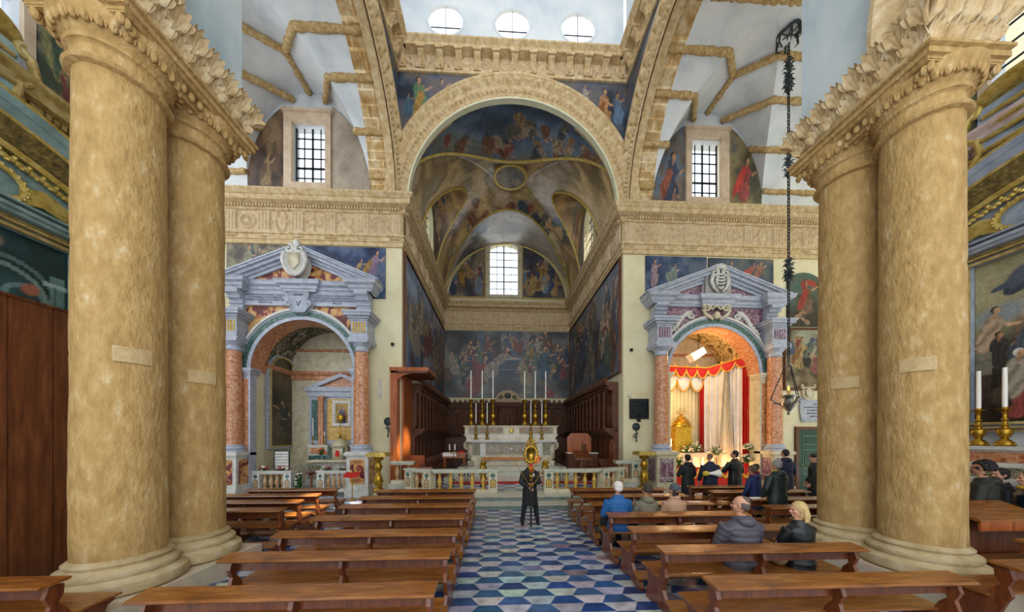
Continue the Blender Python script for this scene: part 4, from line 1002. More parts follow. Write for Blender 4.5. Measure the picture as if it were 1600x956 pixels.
        m.m = 1; m.prism([(-.2, 9.42), (-.2, 9.05), (0, 8.8), (.2, 9.05), (.2, 9.42)], .78, .83, local_)
    else:
        m.prism([(-.55, 8.55), (-.55, 9.45), (0, 9.72), (.55, 9.45), (.55, 8.55)], .25, .5, local_)
        m.ball((0, -.62, 9.06 + dz), (.22, .10, .34), 16, 10)
        for s in (-1, 1): spiral(m, local_, s * .24, 9.42, .17, 1.2, .07, s, PI / 2, .62); acanthus_scroll(m, local_, [(s * .3, 9.35), (s * .36, 9.05), (s * .26, 8.8), (s * .1, 8.64)], .09, .05, .6)
        m.lathe([(.30, 0), (.34, .08), (.24, .2), (.05, .26)], 0, -.5, 9.56 + dz, 16, ex=1, ey=.7)
        m.m = 1
        for k in range(4): m.tube([(-.17 + .02 * k, -.715, 8.86 + dz + k * .13), (0, -.735, 8.83 + dz + k * .13), (.17 - .02 * k, -.715, 8.90 + dz + k * .13)], .022, 6)
    m.build('crest', [white_marble, dark_metal if not L else cream_marble], t, smooth=1)
    m = MB()
    if L:
        m.prism([(-.42, 8.12), (-.36, 7.75), (-.46, 7.6), (-.24, 7.3), (0, 7.28), (.24, 7.3), (.46, 7.6), (.36, 7.75), (.42, 8.12)], .28, .52, local_)
        for s in (-1, 1): spiral(m, local, s * .36, 7.52, .12, 1.2, .05, -s, PI / 2, .52)
        k = m.build('keystone', grey_marble, t, smooth=1)
        text('V', 'carved_letter', (0, -.535, 7.42), .30, inscription, k)
        text('ADAM', 'carved_letters', (0, -.535, 7.83), .12, inscription, k)
        for x0, ls in ((-1.38, ['ALTARE HOC MATRONAE CURAVIT', 'CUI PROPRIO A FUNDAMENTIS', 'NOBILIS FAMILIA SUI POSTERITATIS', 'MDCXLV AD']), (1.38, ['MARIA VIRGO IN COELUM ASSUMPTAE', 'CURAVITQUE EXORNARI AERE PROPRIO', 'ET MAUSOLEO SIBI VIVENS PARAVIT A D', 'MDCLVI'])):
            for q, l in enumerate(ls): text(l, 'inscription_line', (x0, -.345, 7.90 - q * .1), .093, inscription, ar)
    else:
        for s in (-1, 1):
            spiral(m, local, s * .42, 7.72, .17, 1.4, .06, s, 0 if s > 0 else PI, .4); spiral(m, local, s * .16, 7.75, .13, 1.3, .05, -s, 0 if s < 0 else PI, .4)
            acanthus_scroll(m, local, [(s * .58, 7.68), (s * .5, 7.48), (s * .3, 7.35), (s * .14, 7.25)], .07, .05, .4)
        m.ball((0, -.42, 7.42), (.14, .08, .16), 12, 8); k = m.build('keystone', cream_marble, t, smooth=1)
        for s in (-1, 1):
            m = MB(); acanthus_scroll(m, local, [(s * 2.1, 5.9), (s * 2.12, 6.2), (s * 1.98, 6.5), (s * 1.86, 6.8), (s * 1.62, 7.0), (s * 1.45, 7.3), (s * 1.2, 7.55), (s * 1.0, 7.58)], .06, .11, .24)
            spiral(m, local, s * 1.0, 7.44, .16, 1.4, .06, -s, PI / 2, .26); spiral(m, local, s * 1.72, 6.86, .13, 1.3, .05, -s, 0, .26); spiral(m, local, s * 2.06, 6.02, .14, 1.3, .05, s, PI / 2, .24)
            for q in range(7): m.ball((s * (2.0 - q * .12), -.25, 6.72 + q * .13), (.07, .05, .05), 8, 5)
            m.build('leaf_scroll', white_marble, t, smooth=1)
    return t
aedL = aedicule(CHX, 'left'); aedR = aedicule(mx(CHX), 'right')
# chapel shells behind the arches
def inlay_wall(): pass
deco = mat('chapel_inlay_panels', ['#29302e', '#4c4a3c', '#8a7a54', '#a8a494'], 3, .4, dist=2, pos=[.38, .47, .55, .62])
for side, c, s in (('left', CHX, 1), ('right', mx(CHX), -1)):
    yb = 15.05; x0, x1 = c - 2.05, c + 2.05; warm = cream_marble if s > 0 else mat('ochre_glow_vault', ['#4a3820', '#96743c', '#c7a96a', '#e0c890', '#7a4428'], 1.6, .6, dist=2.5, pos=[.36, .44, .5, .56, .63])  # right vault: ochre inlay with the lamp glow put into its colours
    m = MB(); T = XY
    m.box(x0 - .15, x0, YW + .45, yb, 0, 7.3); m.box(x1, x1 + .15, YW + .45, yb, 0, 7.3); m.build(f'wall_chapel_{side}', cream_marble, kind='structure')
    m = MB(); m.box(x0 - .15, x1 + .15, yb, yb + .15, 0, 7.4); m.build(f'wall_chapel_back_{side}', cream_marble, kind='structure')
    m = MB(); m.grid([[(c + 2.05 * math.cos(a), y, 5.3 + 2.0 * math.sin(a)) for y in (YW + .45, yb)] for a in [PI * i / 24 for i in range(25)]]); m.build(f'ceiling_chapel_{side}', deco if s > 0 else warm, kind='structure')
    m = MB(); m.box(x0 - .1, x1 + .1, YW + .02, yb, .0, .16); m.build(f'floor_chapel_{side}', step_stone, kind='structure')
    m = MB(); m.grid(sweep([(x0, YW + .45), (x0, yb), (x1, yb), (x1, YW + .45)], [(0, 5.0), (.05, 5.02), (.06, 5.2), (.16, 5.3), (.2, 5.4), (.0, 5.42)])); m.grid(sweep([(x0, YW + .45), (x0, yb), (x1, yb), (x1, YW + .45)], [(0, 6.35), (.06, 6.37), (.12, 6.45), (0, 6.5)])); m.build(f'trim_{23 if s > 0 else 24}', coral_marble, kind='structure')
# ---- left chapel contents
x0 = CHX - 2.05
p = Pic(130, 44, .32, 101, ['#14120e', '#2a2418', '#4a3f2a', '#5c5238'], 3)
p.fig(.1, .12, .36, '#6a5a3a', .15); p.fig(.2, .14, .38, '#2a3038', -.1, face=-1); p.fig(.27, .1, .3, '#5a3420', -.1, face=-1); p.fig(.2, .62, .26, '#5a4a38', .3); p.fig(.1, .7, .2, '#6a5a48', .1); p.blend(p.ell(.16, .8, .1, .14, 0, .9) * .4, lin('#8a7c50'))
canvas('chapel_painting', (x0 + .02, YW + .72, 1.9), (0, 1.7, 0), (0, 0, 4.0), 130, 44, p, 'tall dark arched painting on the side wall of the left chapel', depth=.06, mask=arch_mask(0, .2))
m = MB(); T = YZ(x0 + .02, 1)
m.prism(arch_poly(YW + 1.57, .98, 1.78, 5.1, 20, .95), 0, .1, T, holes=[list(reversed(arch_poly(YW + 1.57, .86, 1.9, 5.1, 20, .8)))])
o = m.build('painting_frame', grey_marble, fix=True); tag(o, 'grey marble arched frame around the tall dark painting in the left chapel', 'frame')
m = MB(); m.prism(arch_poly(YW + 1.57, .86, 1.88, 5.1, 20, .82), .09, .13, T, holes=[list(reversed(arch_poly(YW + 1.57, .80, 1.94, 5.1, 20, .76)))]); m.build('gilt_rim', gold_leaf, o, fix=True)
yb = 15.05
ca = -7.35
t = thing('chapel_altar', 'marble altar with framed icon, tabernacle and small pediment inside the left chapel', 'altar', (ca, yb, .16))
m = MB(); m.box(-1.45, 1.45, -.9, 0, 0, .12); m.box(-1.3, 1.3, -.75, 0, .12, .95); b = m.build('altar_base', white_marble, t)
m = MB(); m.box(-1.38, 1.38, -.85, 0, .95, 1.06); m.box(-1.0, 1.0, -1.25, -.2, 1.06, 1.13); m.build('mensa', cream_marble, t)
for s in (-1, 1):
    m = MB(); m.box(s * .95 - .28, s * .95 + .28, -.77, -.75, .25, .85); m.build('inlay_panel', inlay_marble, b)
m = MB(); m.box(-1.35, 1.35, -.5, 0, 1.06, 1.3); m.build('dado', green_marble, t)
for xx in (-.95, .95):
    m = MB(); m.box(xx - .42, xx + .42, -.5, 0, 1.3, 1.75); m.box(xx - .46, xx + .46, -.54, 0, 1.72, 1.78); g = m.build('gradine', white_marble, t)
    m = MB(); m.box(xx - .33, xx + .33, -.515, -.5, 1.38, 1.66); m.build('inlay_panel', coral_marble, g)
m = MB()
for s in (-1, 1): m.box(s * 1.25 - .3, s * 1.25 + .3, -.12, 0, 1.75, 4.05)
m.box(-1.6, 1.6, -.2, 0, 4.05, 4.3); m.box(-1.7, 1.7, -.3, 0, 4.3, 4.42)
m.prism([(-1.7, 4.42), (1.7, 4.42), (0, 5.15)], 0, .3, local, holes=[[(-1.1, 4.5), (0, 4.98), (1.1, 4.5)]]); m.box(-.95, .95, -.1, 0, 1.8, 4.05)
rr = m.build('reredos', grey_marble, t, fix=True)
m = MB(); m.prism([(-1.15, 4.48), (1.15, 4.48), (0, 5.0)], .02, .12, local); m.build('tympanum', coral_marble, rr, fix=True)
m = MB(); m.box(-.72, .72, -.13, -.1, 2.0, 3.95); m.build('yellow_field', yellow_marble, rr)
for s in (-1, 1):
    m = MB(); m.box(s * 1.28 - .16, s * 1.28 + .16, -.135, -.12, 2.0, 3.9); m.build('green_panel', green_marble, rr)
    for q in (.86, 1.0):
        m = MB(); m.lathe([(.09, 0), (.09, .06), (.07, .1), (.075, 1.2), (.065, 2.1), (.08, 2.14), (.11, 2.25), (.11, 2.3)], s * q, -.25 - (.06 if q < .9 else 0), 1.76, 14); m.build('colonnette', coral_marble, t, smooth=True)
p = Pic(60, 40, .62, 103, ['#8a6a1c', '#b8902e', '#c8a03a'], 2); p.fig(.3, -.12, 1.0, '#2a3c6a', .02, hair='#1c2440', cloak='#24304e'); p.fig(.44, .3, .42, '#8a3a22', .0, face=-1)
canvas('icon', (ca - .3, yb - .16, 2.95), (.6, 0, 0), (0, 0, .95), 60, 40, p, 'small golden icon of a robed mother and child above the left chapel altar', depth=.03, frame=True, fm=white_marble, fw=.13)
m = MB(); m.box(-.36, .36, -.62, -.1, 1.13, 1.7)
m.lathe([(.36, 1.7), (.4, 1.74), (.36, 1.8), (.3, 1.9), (.18, 2.0), (.08, 2.04), (.05, 2.1)], 0, -.36, 0, 20)
tb = m.build('tabernacle', cream_marble, t, smooth=1)
m = MB(); m.prism(arch_poly(0, .09, 1.25, 1.45, 10), .62, .64, local); m.build('tabernacle_door', red_cloth, tb)
for s in (-1, 1):
    m = MB(); m.lathe([(.05, 0), (.04, .05), (.04, .45), (.055, .5)], s * .3, -.65, 1.18, 10); m.build('column', green_marble, tb, smooth=True)
m = MB()
m.lathe([(.08, 0), (.1, .03), (.03, .1), (.05, .18), (.02, .3), (.02, .7), (.05, .75), (.02, .8)], 0, 0, 0, 12); m.ball((0, 0, .95), (.13, .04, .15), 12, 8)
for k in range(12):
    a = 2 * PI * k / 12; m.tube([(.1 * math.cos(a), 0, .95 + .1 * math.sin(a)), (.22 * math.cos(a), 0, .95 + .22 * math.sin(a))], .012, 5)
o = m.build('monstrance', gold, smooth=True); o.location = (ca, yb - .36, .16 + 2.1); tag(o, 'tall gilded monstrance on top of the left chapel tabernacle', 'monstrance')
def candlestick(loc, h, label, group, mt=brass, r=.12, fancy=True):
    t = thing('candlestick', label, 'candlestick', loc, group=group); m = MB()
    k = h
    if fancy:
        m.lathe([(r * .9, 0), (r, .03 * k), (r * .85, .10 * k), (r * .45, .16 * k), (r * .3, .2 * k), (r * .55, .23 * k)], seg=18)
        b = m.build('foot', mt, t, smooth=True)
        m = MB(); m.lathe([(r * .3, .2 * k), (r * .62, .27 * k), (r * .8, .36 * k), (r * .72, .42 * k), (r * .3, .46 * k), (r * .25, .5 * k), (r * .5, .53 * k), (r * .28, .57 * k), (r * .2, .63 * k), (r * .44, .68 * k), (r * .22, .73 * k), (r * .2, .82 * k), (r * .4, .86 * k), (r * .22, .9 * k)], seg=18)
        m.build('stem', mt, t, smooth=True)
        m = MB(); m.lathe([(r * .2, .9 * k), (r * .75, .94 * k), (r * .8, .96 * k), (r * .3, .965 * k), (r * .3, k)], seg=18); m.build('drip_pan', mt, t, smooth=True)
        for s in range(3):
            a = s * 2 * PI / 3 + .5; m = MB(); m.ball((r * .95 * math.cos(a), r * .95 * math.sin(a), .035 * k), (r * .22, r * .22, .035 * k), 8, 6); m.build('claw', mt, t, smooth=True)
    else:
        m.lathe([(r, 0), (r, .02), (r * .4, .06), (r * .25, .1), (r * .35, .5 * k), (r * .2, .6 * k), (r * .25, .9 * k), (r * .7, .93 * k), (r * .4, k)], seg=12); m.build('stem', mt, t, smooth=True)
    return t
def candle(loc, h, label, group, r=.022):
    m = MB(); m.lathe([(r, 0), (r, h * .5), (r * .9, h)], seg=12); o = m.build('candle', wax, smooth=True); o.location = loc; tag(o, label, 'candle', group)
    m = MB(); m.tube([(0, 0, h), (0.003, 0, h + .03)], .004, 5); m.build('wick', iron, o); return o
for i, xx in enumerate((-1.25, -.72, -.28 + 1.0, 1.22)):
    w = ('far left', 'left', 'right', 'far right')[i]
    candlestick((ca + xx, yb - .35, .16 + 1.78), .42, f'small brass candlestick on the {w} of the left chapel altar shelf', 'chapel altar candlesticks', r=.075, fancy=False)
    candle((ca + xx, yb - .35, .16 + 2.2), .85 if i in (0,) else .2, f'white candle in the {w} candlestick of the left chapel altar', 'chapel altar candles', .02)
# flowers
def bouquet(name, loc, label, cols, n=16, r=.2, h=.2, leafn=20, vase=None, group=None, seed=0):
    t = thing(name, label, 'flowers', loc, group=group); rng = random.Random(seed)
    z0 = 0
    if vase:
        m = MB(); m.lathe([(.06, 0), (.09, .06), (.07, .16), (.09, .22)], seg=12); m.build('vase', vase, t, smooth=True); z0 = .2
    m = MB()
    for k in range(leafn):
        a = rng.uniform(0, 2 * PI); e = rng.uniform(.1, 1.3); L = rng.uniform(.6, 1.15) * r * 1.4
        d = Vector((math.cos(a) * math.cos(e), math.sin(a) * math.cos(e), math.sin(e) * h / r * .9)); q = Vector((-math.sin(a), math.cos(a), 0)) * .03
        c = Vector((0, 0, z0)); pts = [c, c + d * L * .5 + q, c + d * L, c + d * L * .5 - q]; n2 = Vector((0, 0, .012))
        m.add([tuple(p) for p in pts] + [tuple(p - n2) for p in pts], [(0, 1, 2, 3), (7, 6, 5, 4), (0, 4, 5, 1), (1, 5, 6, 2), (2, 6, 7, 3), (3, 7, 4, 0)])
    m.build('foliage', leaf_green, t)
    m = MB()
    for k in range(n):
        a = rng.uniform(0, 2 * PI); e = rng.uniform(.2, 1.4); L = rng.uniform(.7, 1.1) * r
        p = (L * math.cos(a) * math.cos(e), L * math.sin(a) * math.cos(e), z0 + math.sin(e) * h * rng.uniform(.6, 1.2)); m.m = rng.randrange(len(cols)); s = rng.uniform(.028, .05)
        for q in range(5): aa = q * 2 * PI / 5; m.ball((p[0] + s * .6 * math.cos(aa), p[1] + s * .6 * math.sin(aa), p[2]), (s * .6, s * .6, s * .5), 6, 4)
        m.ball((p[0], p[1], p[2] + s * .3), s * .4, 6, 4)
    m.build('blossoms', cols, t, smooth=True); return t
bouquet('flower_vase', (ca - .7, yb - .66, .16 + 1.13 + .0), 'orange flowers in a vase on the left side of the left chapel altar', [flower_orange], 16, .2, .3, 18, glass, seed=1)
bouquet('flower_vase', (ca + .72, yb - .66, .16 + 1.13), 'orange flowers in a vase on the right side of the left chapel altar', [flower_orange], 12, .16, .3, 18, glass, seed=2)
# small balustrades closing the left chapel
def baluster_mb(x, y, z, h, r=.075):
    m = MB(); m.lathe([(r * .95, 0), (r * .95, .06 * h), (r * .55, .1 * h), (r * .5, .16 * h), (r * .8, .3 * h), (r, .45 * h), (r * .9, .56 * h), (r * .5, .76 * h), (r * .48, .8 * h), (r * .8, .86 * h), (r * .6, .9 * h), (r * .95, .94 * h), (r * .95, h)], x, y, z, 14); return m
def balustrade(name, label, pa, pb, z, h, nb, posts=(0, 1), mt=cream_marble, bm=yellow_marble, group=None, post_w=.3, topm=None, inl=True, cat='balustrade'):
    pa, pb = Vector((*pa, 0)), Vector((*pb, 0)); d = pb - pa; L = d.length; ang = math.atan2(d.y, d.x)
    t = thing(name, label, cat, (pa.x, pa.y, z), ang, group)
    m = MB(); m.box(0, L, -.14, .14, 0, .14 * h); m.build('plinth', mt, t)
    m = MB(); m.box(-.03, L + .03, -.2, .2, h * .93, h); m.box(0, L, -.15, .15, h * .85, h * .93); m.build('rail', topm or mt, t)
    for q in posts:
        x = q * (L - post_w); m = MB(); m.box(x, x + post_w, -.165, .165, .14 * h, .86 * h); po = m.build('post', mt, t)
        if inl:
            m = MB(); cx_ = x + post_w / 2; w = post_w * .27
            m.prism([(cx_ - w, .24 * h), (cx_ + w, .24 * h), (cx_ + w, .5 * h), (cx_, .6 * h), (cx_ - w, .5 * h)], .165, .172, local); m.m = 1
            m.prism([(cx_ - w - .02, .21 * h), (cx_ + w + .02, .21 * h), (cx_ + w + .02, .52 * h), (cx_, .64 * h), (cx_ - w - .02, .52 * h)], .165, .169, local)
            m.prism(arc(cx_, .74 * h, w, 0, 350, 14), .165, .172, local); m.m = 2; m.prism([(cx_ - .02, .36 * h), (cx_ + .02, .36 * h), (cx_, .44 * h)], .172, .176, local)
            m.build('inlay', [bm, green_marble, black_paint], po)
    xs = [q * (L - post_w) for q in posts]; a = (post_w if 0 in posts else 0); b = L - (post_w if 1 in posts else 0)
    for k in range(nb):
        baluster_mb(a + (b - a) * (k + .5) / nb, 0, .14 * h, .71 * h, min(.085, (b - a) / nb * .38)).build('baluster', bm, t, smooth=True)
    return t
tan_bal = mat('tan_baluster_marble', ['#8a6c48', '#b8946a', '#cdb08a'], 6, .35)
balustrade('low_balustrade', 'low balustrade with pots of flowers on the left of the left chapel entrance', (CHX - 1.95, YW - .1), (CHX - .45, YW - .1), .1, .86, 4, mt=white_marble, bm=tan_bal, group='chapel balustrades', post_w=.28)
balustrade('low_balustrade', 'low balustrade with flowers on the right of the left chapel entrance', (CHX + .55, YW - .1), (CHX + 1.95, YW - .1), .1, .86, 4, mt=white_marble, bm=tan_bal, group='chapel balustrades', post_w=.28)
for k, (xx, cols, nm) in enumerate(((-1.6, [flower_red, flower_white], 'red and white flowers at the left end of the left low balustrade'), (-.85, [flower_red, flower_red, flower_white], 'bright pink flowers at the right end of the left low balustrade'), (.85, [flower_red, flower_white], 'pink flowers at the left end of the right low balustrade'), (1.55, [flower_white, flower_red], 'white and red flowers at the right end of the right low balustrade'))):
    bouquet('flower_arrangement', (CHX + xx, YW - .1, .97), nm, cols, 14, .22, .14, 22, None, 'balustrade flowers', seed=5 + k)
bouquet('flower_stand', (CHX - .25, YW - .1, .16), 'tall green plant with pale blossoms between the two low balustrades', [flower_white], 10, .16, .75, 40, None, seed=12)
m = MB(); m.box(-.62, .0, -.03, 0, 0, .8); m.m = 1; m.box(-.58, -.04, -.035, -.03, .04, .76); o = m.build('notice_board', [iron, white_marble]); o.location = (CHX - .85, YW + .3, .95); tag(o, 'pale notice board with printed lines behind the left low balustrade', 'notice board')
for q in range(5): text('CAPPELLA DELLA VERGINE MARIA', 'printed_line', (-.31, -.04, .64 - q * .12), .035, inscription, o)
m = MB(); m.tube([(0, 0, 0), (0, 0, .9)], .018, 8); m.lathe([(.16, 0), (.15, .02), (.03, .04)], seg=16); t = m.build('book_stand', gold, smooth=True); t.location = (-5.35, 11.55, 0); tag(t, 'slim gold stand with an open red book beside the left altar surround', 'book stand')
m = MB(); m.prism([(-.26, .93), (0, .88), (.26, .93), (.26, .96), (0, .92), (-.26, .96)], -.14, .12, lambda a, b, c: (a, c, b + c * .5)); m.build('book', red_cloth, t)
# prie-dieu / small table at left chapel gap
m = MB(); m.lathe([(.2, 0), (.2, .03), (.05, .1), (.04, .6), (.22, .72), (.22, .76)], seg=14); o = m.build('pedestal_table', wood_pew_dark, smooth=True); o.location = (CHX + .25, YW - .1, .16); tag(o, 'dark wooden pedestal table between the two low balustrades', 'table')
# scroll shaped iron lamp brackets
def scroll_bracket(loc, label, s=1, sc_=1.0, group='wrought iron lamp brackets', disc=True):
    t = thing('lamp_bracket', label, 'lamp bracket', loc, group=group); m = MB(); T = lambda a, b, c: (a * sc_, -c * sc_, b * sc_)
    if disc:
        m.lathe([(.17, 0), (.17, .03), (.12, .05)], 0, 0, 0, 20, T=lambda x, y, z: (x * sc_, -z * sc_, y * sc_)); d = m.build('wall_plate', dark_metal, t, smooth=True); m = MB()
        for k in range(8): a = k * PI / 4; m.ball((.1 * math.cos(a) * sc_, -.055 * sc_, .1 * math.sin(a) * sc_), .025 * sc_, 6, 5)
        m.build('rosette', dark_metal, d, smooth=True); m = MB()
    m.tube([T(0, -.16, .03), T(s * .02, -.3, .1), T(s * .06, -.42, .12), T(s * .02, -.58, .12)], .02 * sc_, 6)
    spiral(m, T, s * .1, -.38, .1, 1.3, .02, s, 0, .12); spiral(m, T, 0, -.28, .07, 1.2, .018, -s, PI, .1); m.ball(T(.03 * s, -.6, .12), .04 * sc_, 8, 6)
    m.build('scroll_arm', dark_metal, t, smooth=True); return t
scroll_bracket((-4.52, YW - .01, 2.95), 'black wrought iron bracket on the left pier beside the wooden canopy')
scroll_bracket((5.9, YW - .01, 2.75), 'dark wrought iron bracket on the right pier under the metal grille', -1)
scroll_bracket((12.13, YW - .01, 2.75), 'wrought iron candle bracket on the wall left of the green door', 1)
# ---- things on the right transept wall and pier
m = MB(); m.prism([(-.38, 0), (.38, 0), (.38, .78), (-.38, .78)], 0, .03, local); t = m.build('metal_grille', dark_metal); t.location = (6.02, YW - .005, 3.12); tag(t, 'square dark metal grille on the pier left of the right altar surround', 'grille')
m = MB(); m.prism([(-.42, -.04), (.42, -.04), (.42, .82), (-.42, .82)], .02, .06, local, holes=[[(-.35, .03), (-.35, .75), (.35, .75), (.35, .03)]]); m.build('frame', iron, t, fix=True)
m = MB()
for i in range(7):
    for j in range(7): m.lathe([(.028, 0), (.044, .0), (.044, .02), (.028, .02), (.028, 0)], -.3 + i * .1, 0, 0, 8, T=lambda x, y, z, j=j: (x, -.03 - z, .08 + j * .1 + y))
m.build('pierced_pattern', iron, t)
m = MB(); m.box(-.07, .07, -.05, 0, -.16, .16); m.tube([(-.09, -.07, -.1), (-.12, -.1, .0), (-.09, -.07, .12)], .018, 6); o = m.build('grille_latch', iron, t)
for nm, x, z, w, lb in (('speaker_box', -4.33, 6.12, .11, 'small black square fixture high on the left pier'), ('speaker_box', 5.68, 6.02, .11, 'small black square fixture high on the right pier')):
    m = MB(); m.box(-w / 2, w / 2, -.1, 0, -w / 2, w / 2); m.m = 1; m.box(-w * .35, w * .35, -.11, -.1, -w * .35, w * .35); o = m.build(nm, [black_paint, iron]); o.location = (x, YW - .005, z); tag(o, lb, 'fixture')
m = MB(); m.ball((0, -.08, 0), .05, 12, 8); m.box(-.05, .05, -.06, 0, .02, .09); o = m.build('security_camera', white_marble, smooth=1); o.location = (5.62, YW - .005, 4.05); tag(o, 'tiny white security camera on the right pier beside the choir', 'camera')
m = MB(); m.prism([(-.07, -.4), (.07, -.4), (.07, .4), (-.07, .4)], 0, .03, local); m.m = 1; m.prism([(-.05, -.38), (.05, -.38), (.05, .38), (-.05, .38)], .03, .035, local); o = m.build('wall_plaque', [cream_marble, white_marble]); o.location = (-4.86, YW - .005, 4.3); tag(o, 'narrow pale wall plaque between the left altar surround and the pier', 'plaque')
m = MB(); m.prism([(-.62, 0), (-.45, -.18), (.45, -.18), (.62, 0), (.68, .5), (.6, .82), (0, .78), (-.6, .82), (-.68, .5)], 0, .07, local)
for s in (-1, 1): spiral(m, local, s * .62, .82, .12, 1.3, .04, s, 0 if s < 0 else PI, .06); spiral(m, local, s * .5, -.12, .1, 1.3, .03, -s, PI / 2, .06)
t = m.build('marble_plaque', grey_marble, smooth=1); t.location = (13.85, YW - .005, 3.15); tag(t, 'grey marble plaque with scrolled corners above the green door', 'plaque')
for q, l in enumerate(('DOM', 'IN MEMORIAM SACERDOTIS', 'ECCLESIAE PATRONI', 'PIE DEFUNCTI ANNO', 'MDCCLXXX')): text(l, 'inscription_line', (0, -.075, .56 - q * .13), .075, inscription, t)
m = MB(); m.prism([(-.3, .5), (.3, .5), (.24, .05), (0, -.12), (-.24, .05)], 0, .08, local); m.ball((0, -.1, .25), (.15, .05, .2), 12, 8); spiral(m, local, -.24, .5, .1, 1.2, .035, 1, PI / 2, .07); spiral(m, local, .24, .5, .1, 1.2, .035, -1, PI / 2, .07)
o = m.build('carved_shield', cream_marble, smooth=1); o.location = (13.55, YW - .005, 4.0); tag(o, 'carved marble shield just above the grey plaque on the right wall', 'shield')
# green door
m = MB(); m.box(-.62, .62, -.07, 0, 0, 2.62); m.m = 1
for (a, b, c, d) in ((-.42, .42, 1.95, 2.35), (-.42, .42, .9, 1.75), (-.42, .42, .15, .7)):
    m.m = 1; m.prism([(a, c), (b, c), (b, d), (a, d)], .07, .085, local, holes=[[(a + .035, c + .035), (a + .035, d - .035), (b - .035, d - .035), (b - .035, c + .035)]]); m.m = 0; m.box(a + .08, b - .08, -.082, -.07, c + .08, d - .08)
t = m.build('door_1', [green_door, mat('pale_green_edge', '#4c7a62')], kind='structure'); t.location = (13.72, YW - .01, 0.02)
m = MB(); m.prism([(-.74, 0), (-.62, 0), (-.62, 2.62), (.62, 2.62), (.62, 0), (.74, 0), (.74, 2.74), (-.74, 2.74)], 0, .1, local); m.build('door_frame', wood_stall_plain, t, fix=True)
m = MB(); m.lathe([(.02, 0), (.035, .03), (0.02, .05)], 0, 0, 0, 10, T=lambda x, y, z: (-.5 + x, -.07 - z, 1.1 + y)); m.build('door_knob', brass, t)
# ================================================================== SANCTUARY FURNISHINGS
FZ = .304
# ---- carved stalls: one bay as prototype, copied along three walls
def stall_proto(w, label, group):
    t = thing('choir_stall', label, 'choir stall', (0, 0, FZ), group=group)
    m = MB(); m.box(0, w, -.14, 0, 0, 2.42); m.prism([(.0, 1.0), (w, 1.0), (w, 2.3), (0, 2.3)], .14, .18, local, holes=[list(reversed(arch_poly(w / 2, w * .34, 1.1, 1.85, 10)))]); m.build('lower_back', wood_stall_plain, t, fix=True)
    m = MB(); m.box(0, w, -.62, 0, 2.30, 2.40); m.box(0, w, -.56, 0, 2.22, 2.3)
    for k in range(5): x = w * (k + .5) / 5; m.prism([(.0, 2.22), (.5, 2.22), (.42, 2.12), (.3, 2.1), (.22, 1.98), (0, 1.95)], x - .03, x + .03, lambda a, b, c: (c, -a, b))
    m.build('shelf', wood_stall, t)
    m = MB(); m.box(0, w, -.22, 0, 2.42, 4.1)
    m.prism([(.0, 2.5), (w, 2.5), (w, 4.05), (0, 4.05)], .22, .27, local, holes=[list(reversed(arch_poly(w / 2, w * .30, 2.62, 3.55, 12)))])
    m.ball((w / 2, -.22, 3.2), (w * .14, .06, .32), 10, 8); m.ball((w / 2, -.22, 3.66), (.08, .07, .1), 8, 6)
    for s in (-1, 1): spiral(m, local, w / 2 + s * .12, 2.82, .1, 1.3, .03, s, PI / 2, .25); spiral(m, local, w / 2 + s * .12, 3.5, .08, 1.3, .025, -s, PI / 2, .25)
    u = m.build('upper_panel', wood_stall, t, fix=True)
    m = MB(); pr = [(.07, 0), (.07, .08), (.045, .1)]
    for k in range(15): pr += [(.035 + .02 * (k % 2), .14 + k * .085)]
    pr += [(.05, 1.42), (.08, 1.52), (.08, 1.6)]
    m.lathe(pr, .02, -.40, 2.42, 10); m.box(-.05, .09, -.48, -.2, 4.0, 4.1); m.build('turned_column', wood_stall, t, smooth=True)
    m = MB()
    for e, a, b in ((.42, 4.08, 4.16), (.46, 4.16, 4.30), (.56, 4.30, 4.38), (.62, 4.38, 4.45)): m.box(0, w, -e, 0, a, b)
    for k in range(4): m.box(w * (k + .2) / 4, w * (k + .8) / 4, -.50, -.44, 4.18, 4.27)
    for k in range(2):
        x = w * (k + .5) / 2; m.prism([(x - w * .22, 4.45), (x + w * .22, 4.45), (x + w * .14, 4.56), (x + .05, 4.6), (x, 4.72), (x - .05, 4.6), (x - w * .14, 4.56)], .48, .55, local)
    m.build('cornice', wood_stall, t)
    m = MB(); m.box(.04, w - .04, -.62, -.14, .42, .48); m.box(.06, w - .06, -.58, -.14, 0, .42); m.build('seat', wood_stall_plain, t)
    m = MB(); m.prism([(0, 0), (.7, 0), (.7, .45), (.58, .5), (.56, .78), (.66, .86), (.66, .95), (.5, .98), (.2, .98), (.16, 1.3), (0, 1.3)], -.035, .035, lambda a, b, c: (c, -a, b)); m.build('armrest', wood_stall_plain, t)
    return t
NTH = ['first', 'second', 'third', 'fourth', 'fifth', 'sixth', 'seventh', 'eighth', 'ninth', 'tenth', 'eleventh', 'twelfth']
def run(p0, ang, w, n, label, group, rev=False):
    pr = stall_proto(w, '', group)
    for k in range(n):
        o = pr if k == 0 else copy_tree(pr)
        o['label'] = label % NTH[n - 1 - k if rev else k]
        o.location = (p0[0] + math.cos(ang) * w * k, p0[1] + math.sin(ang) * w * k, FZ); o.rotation_euler = (0, 0, ang)
wL = (YB - .7 - 14.15) / 11
run((XL + .01, 14.15), PI / 2, wL, 11, 'carved walnut stall on the left choir wall, %s counted from the throne', 'choir stalls on the left wall')
wR = (YB - .7 - 13.4) / 12
run((XR - .01, YB - .7), -PI / 2, wR, 12, 'carved walnut stall on the right choir wall, %s counted from the camera end', 'choir stalls on the right wall', True)
wB = (CX - .95 - XL) / 5
run((XL, YB - .03), 0, wB, 5, 'carved back wall stall left of the domed bishop chair, %s from the left corner', 'choir stalls on the back wall')
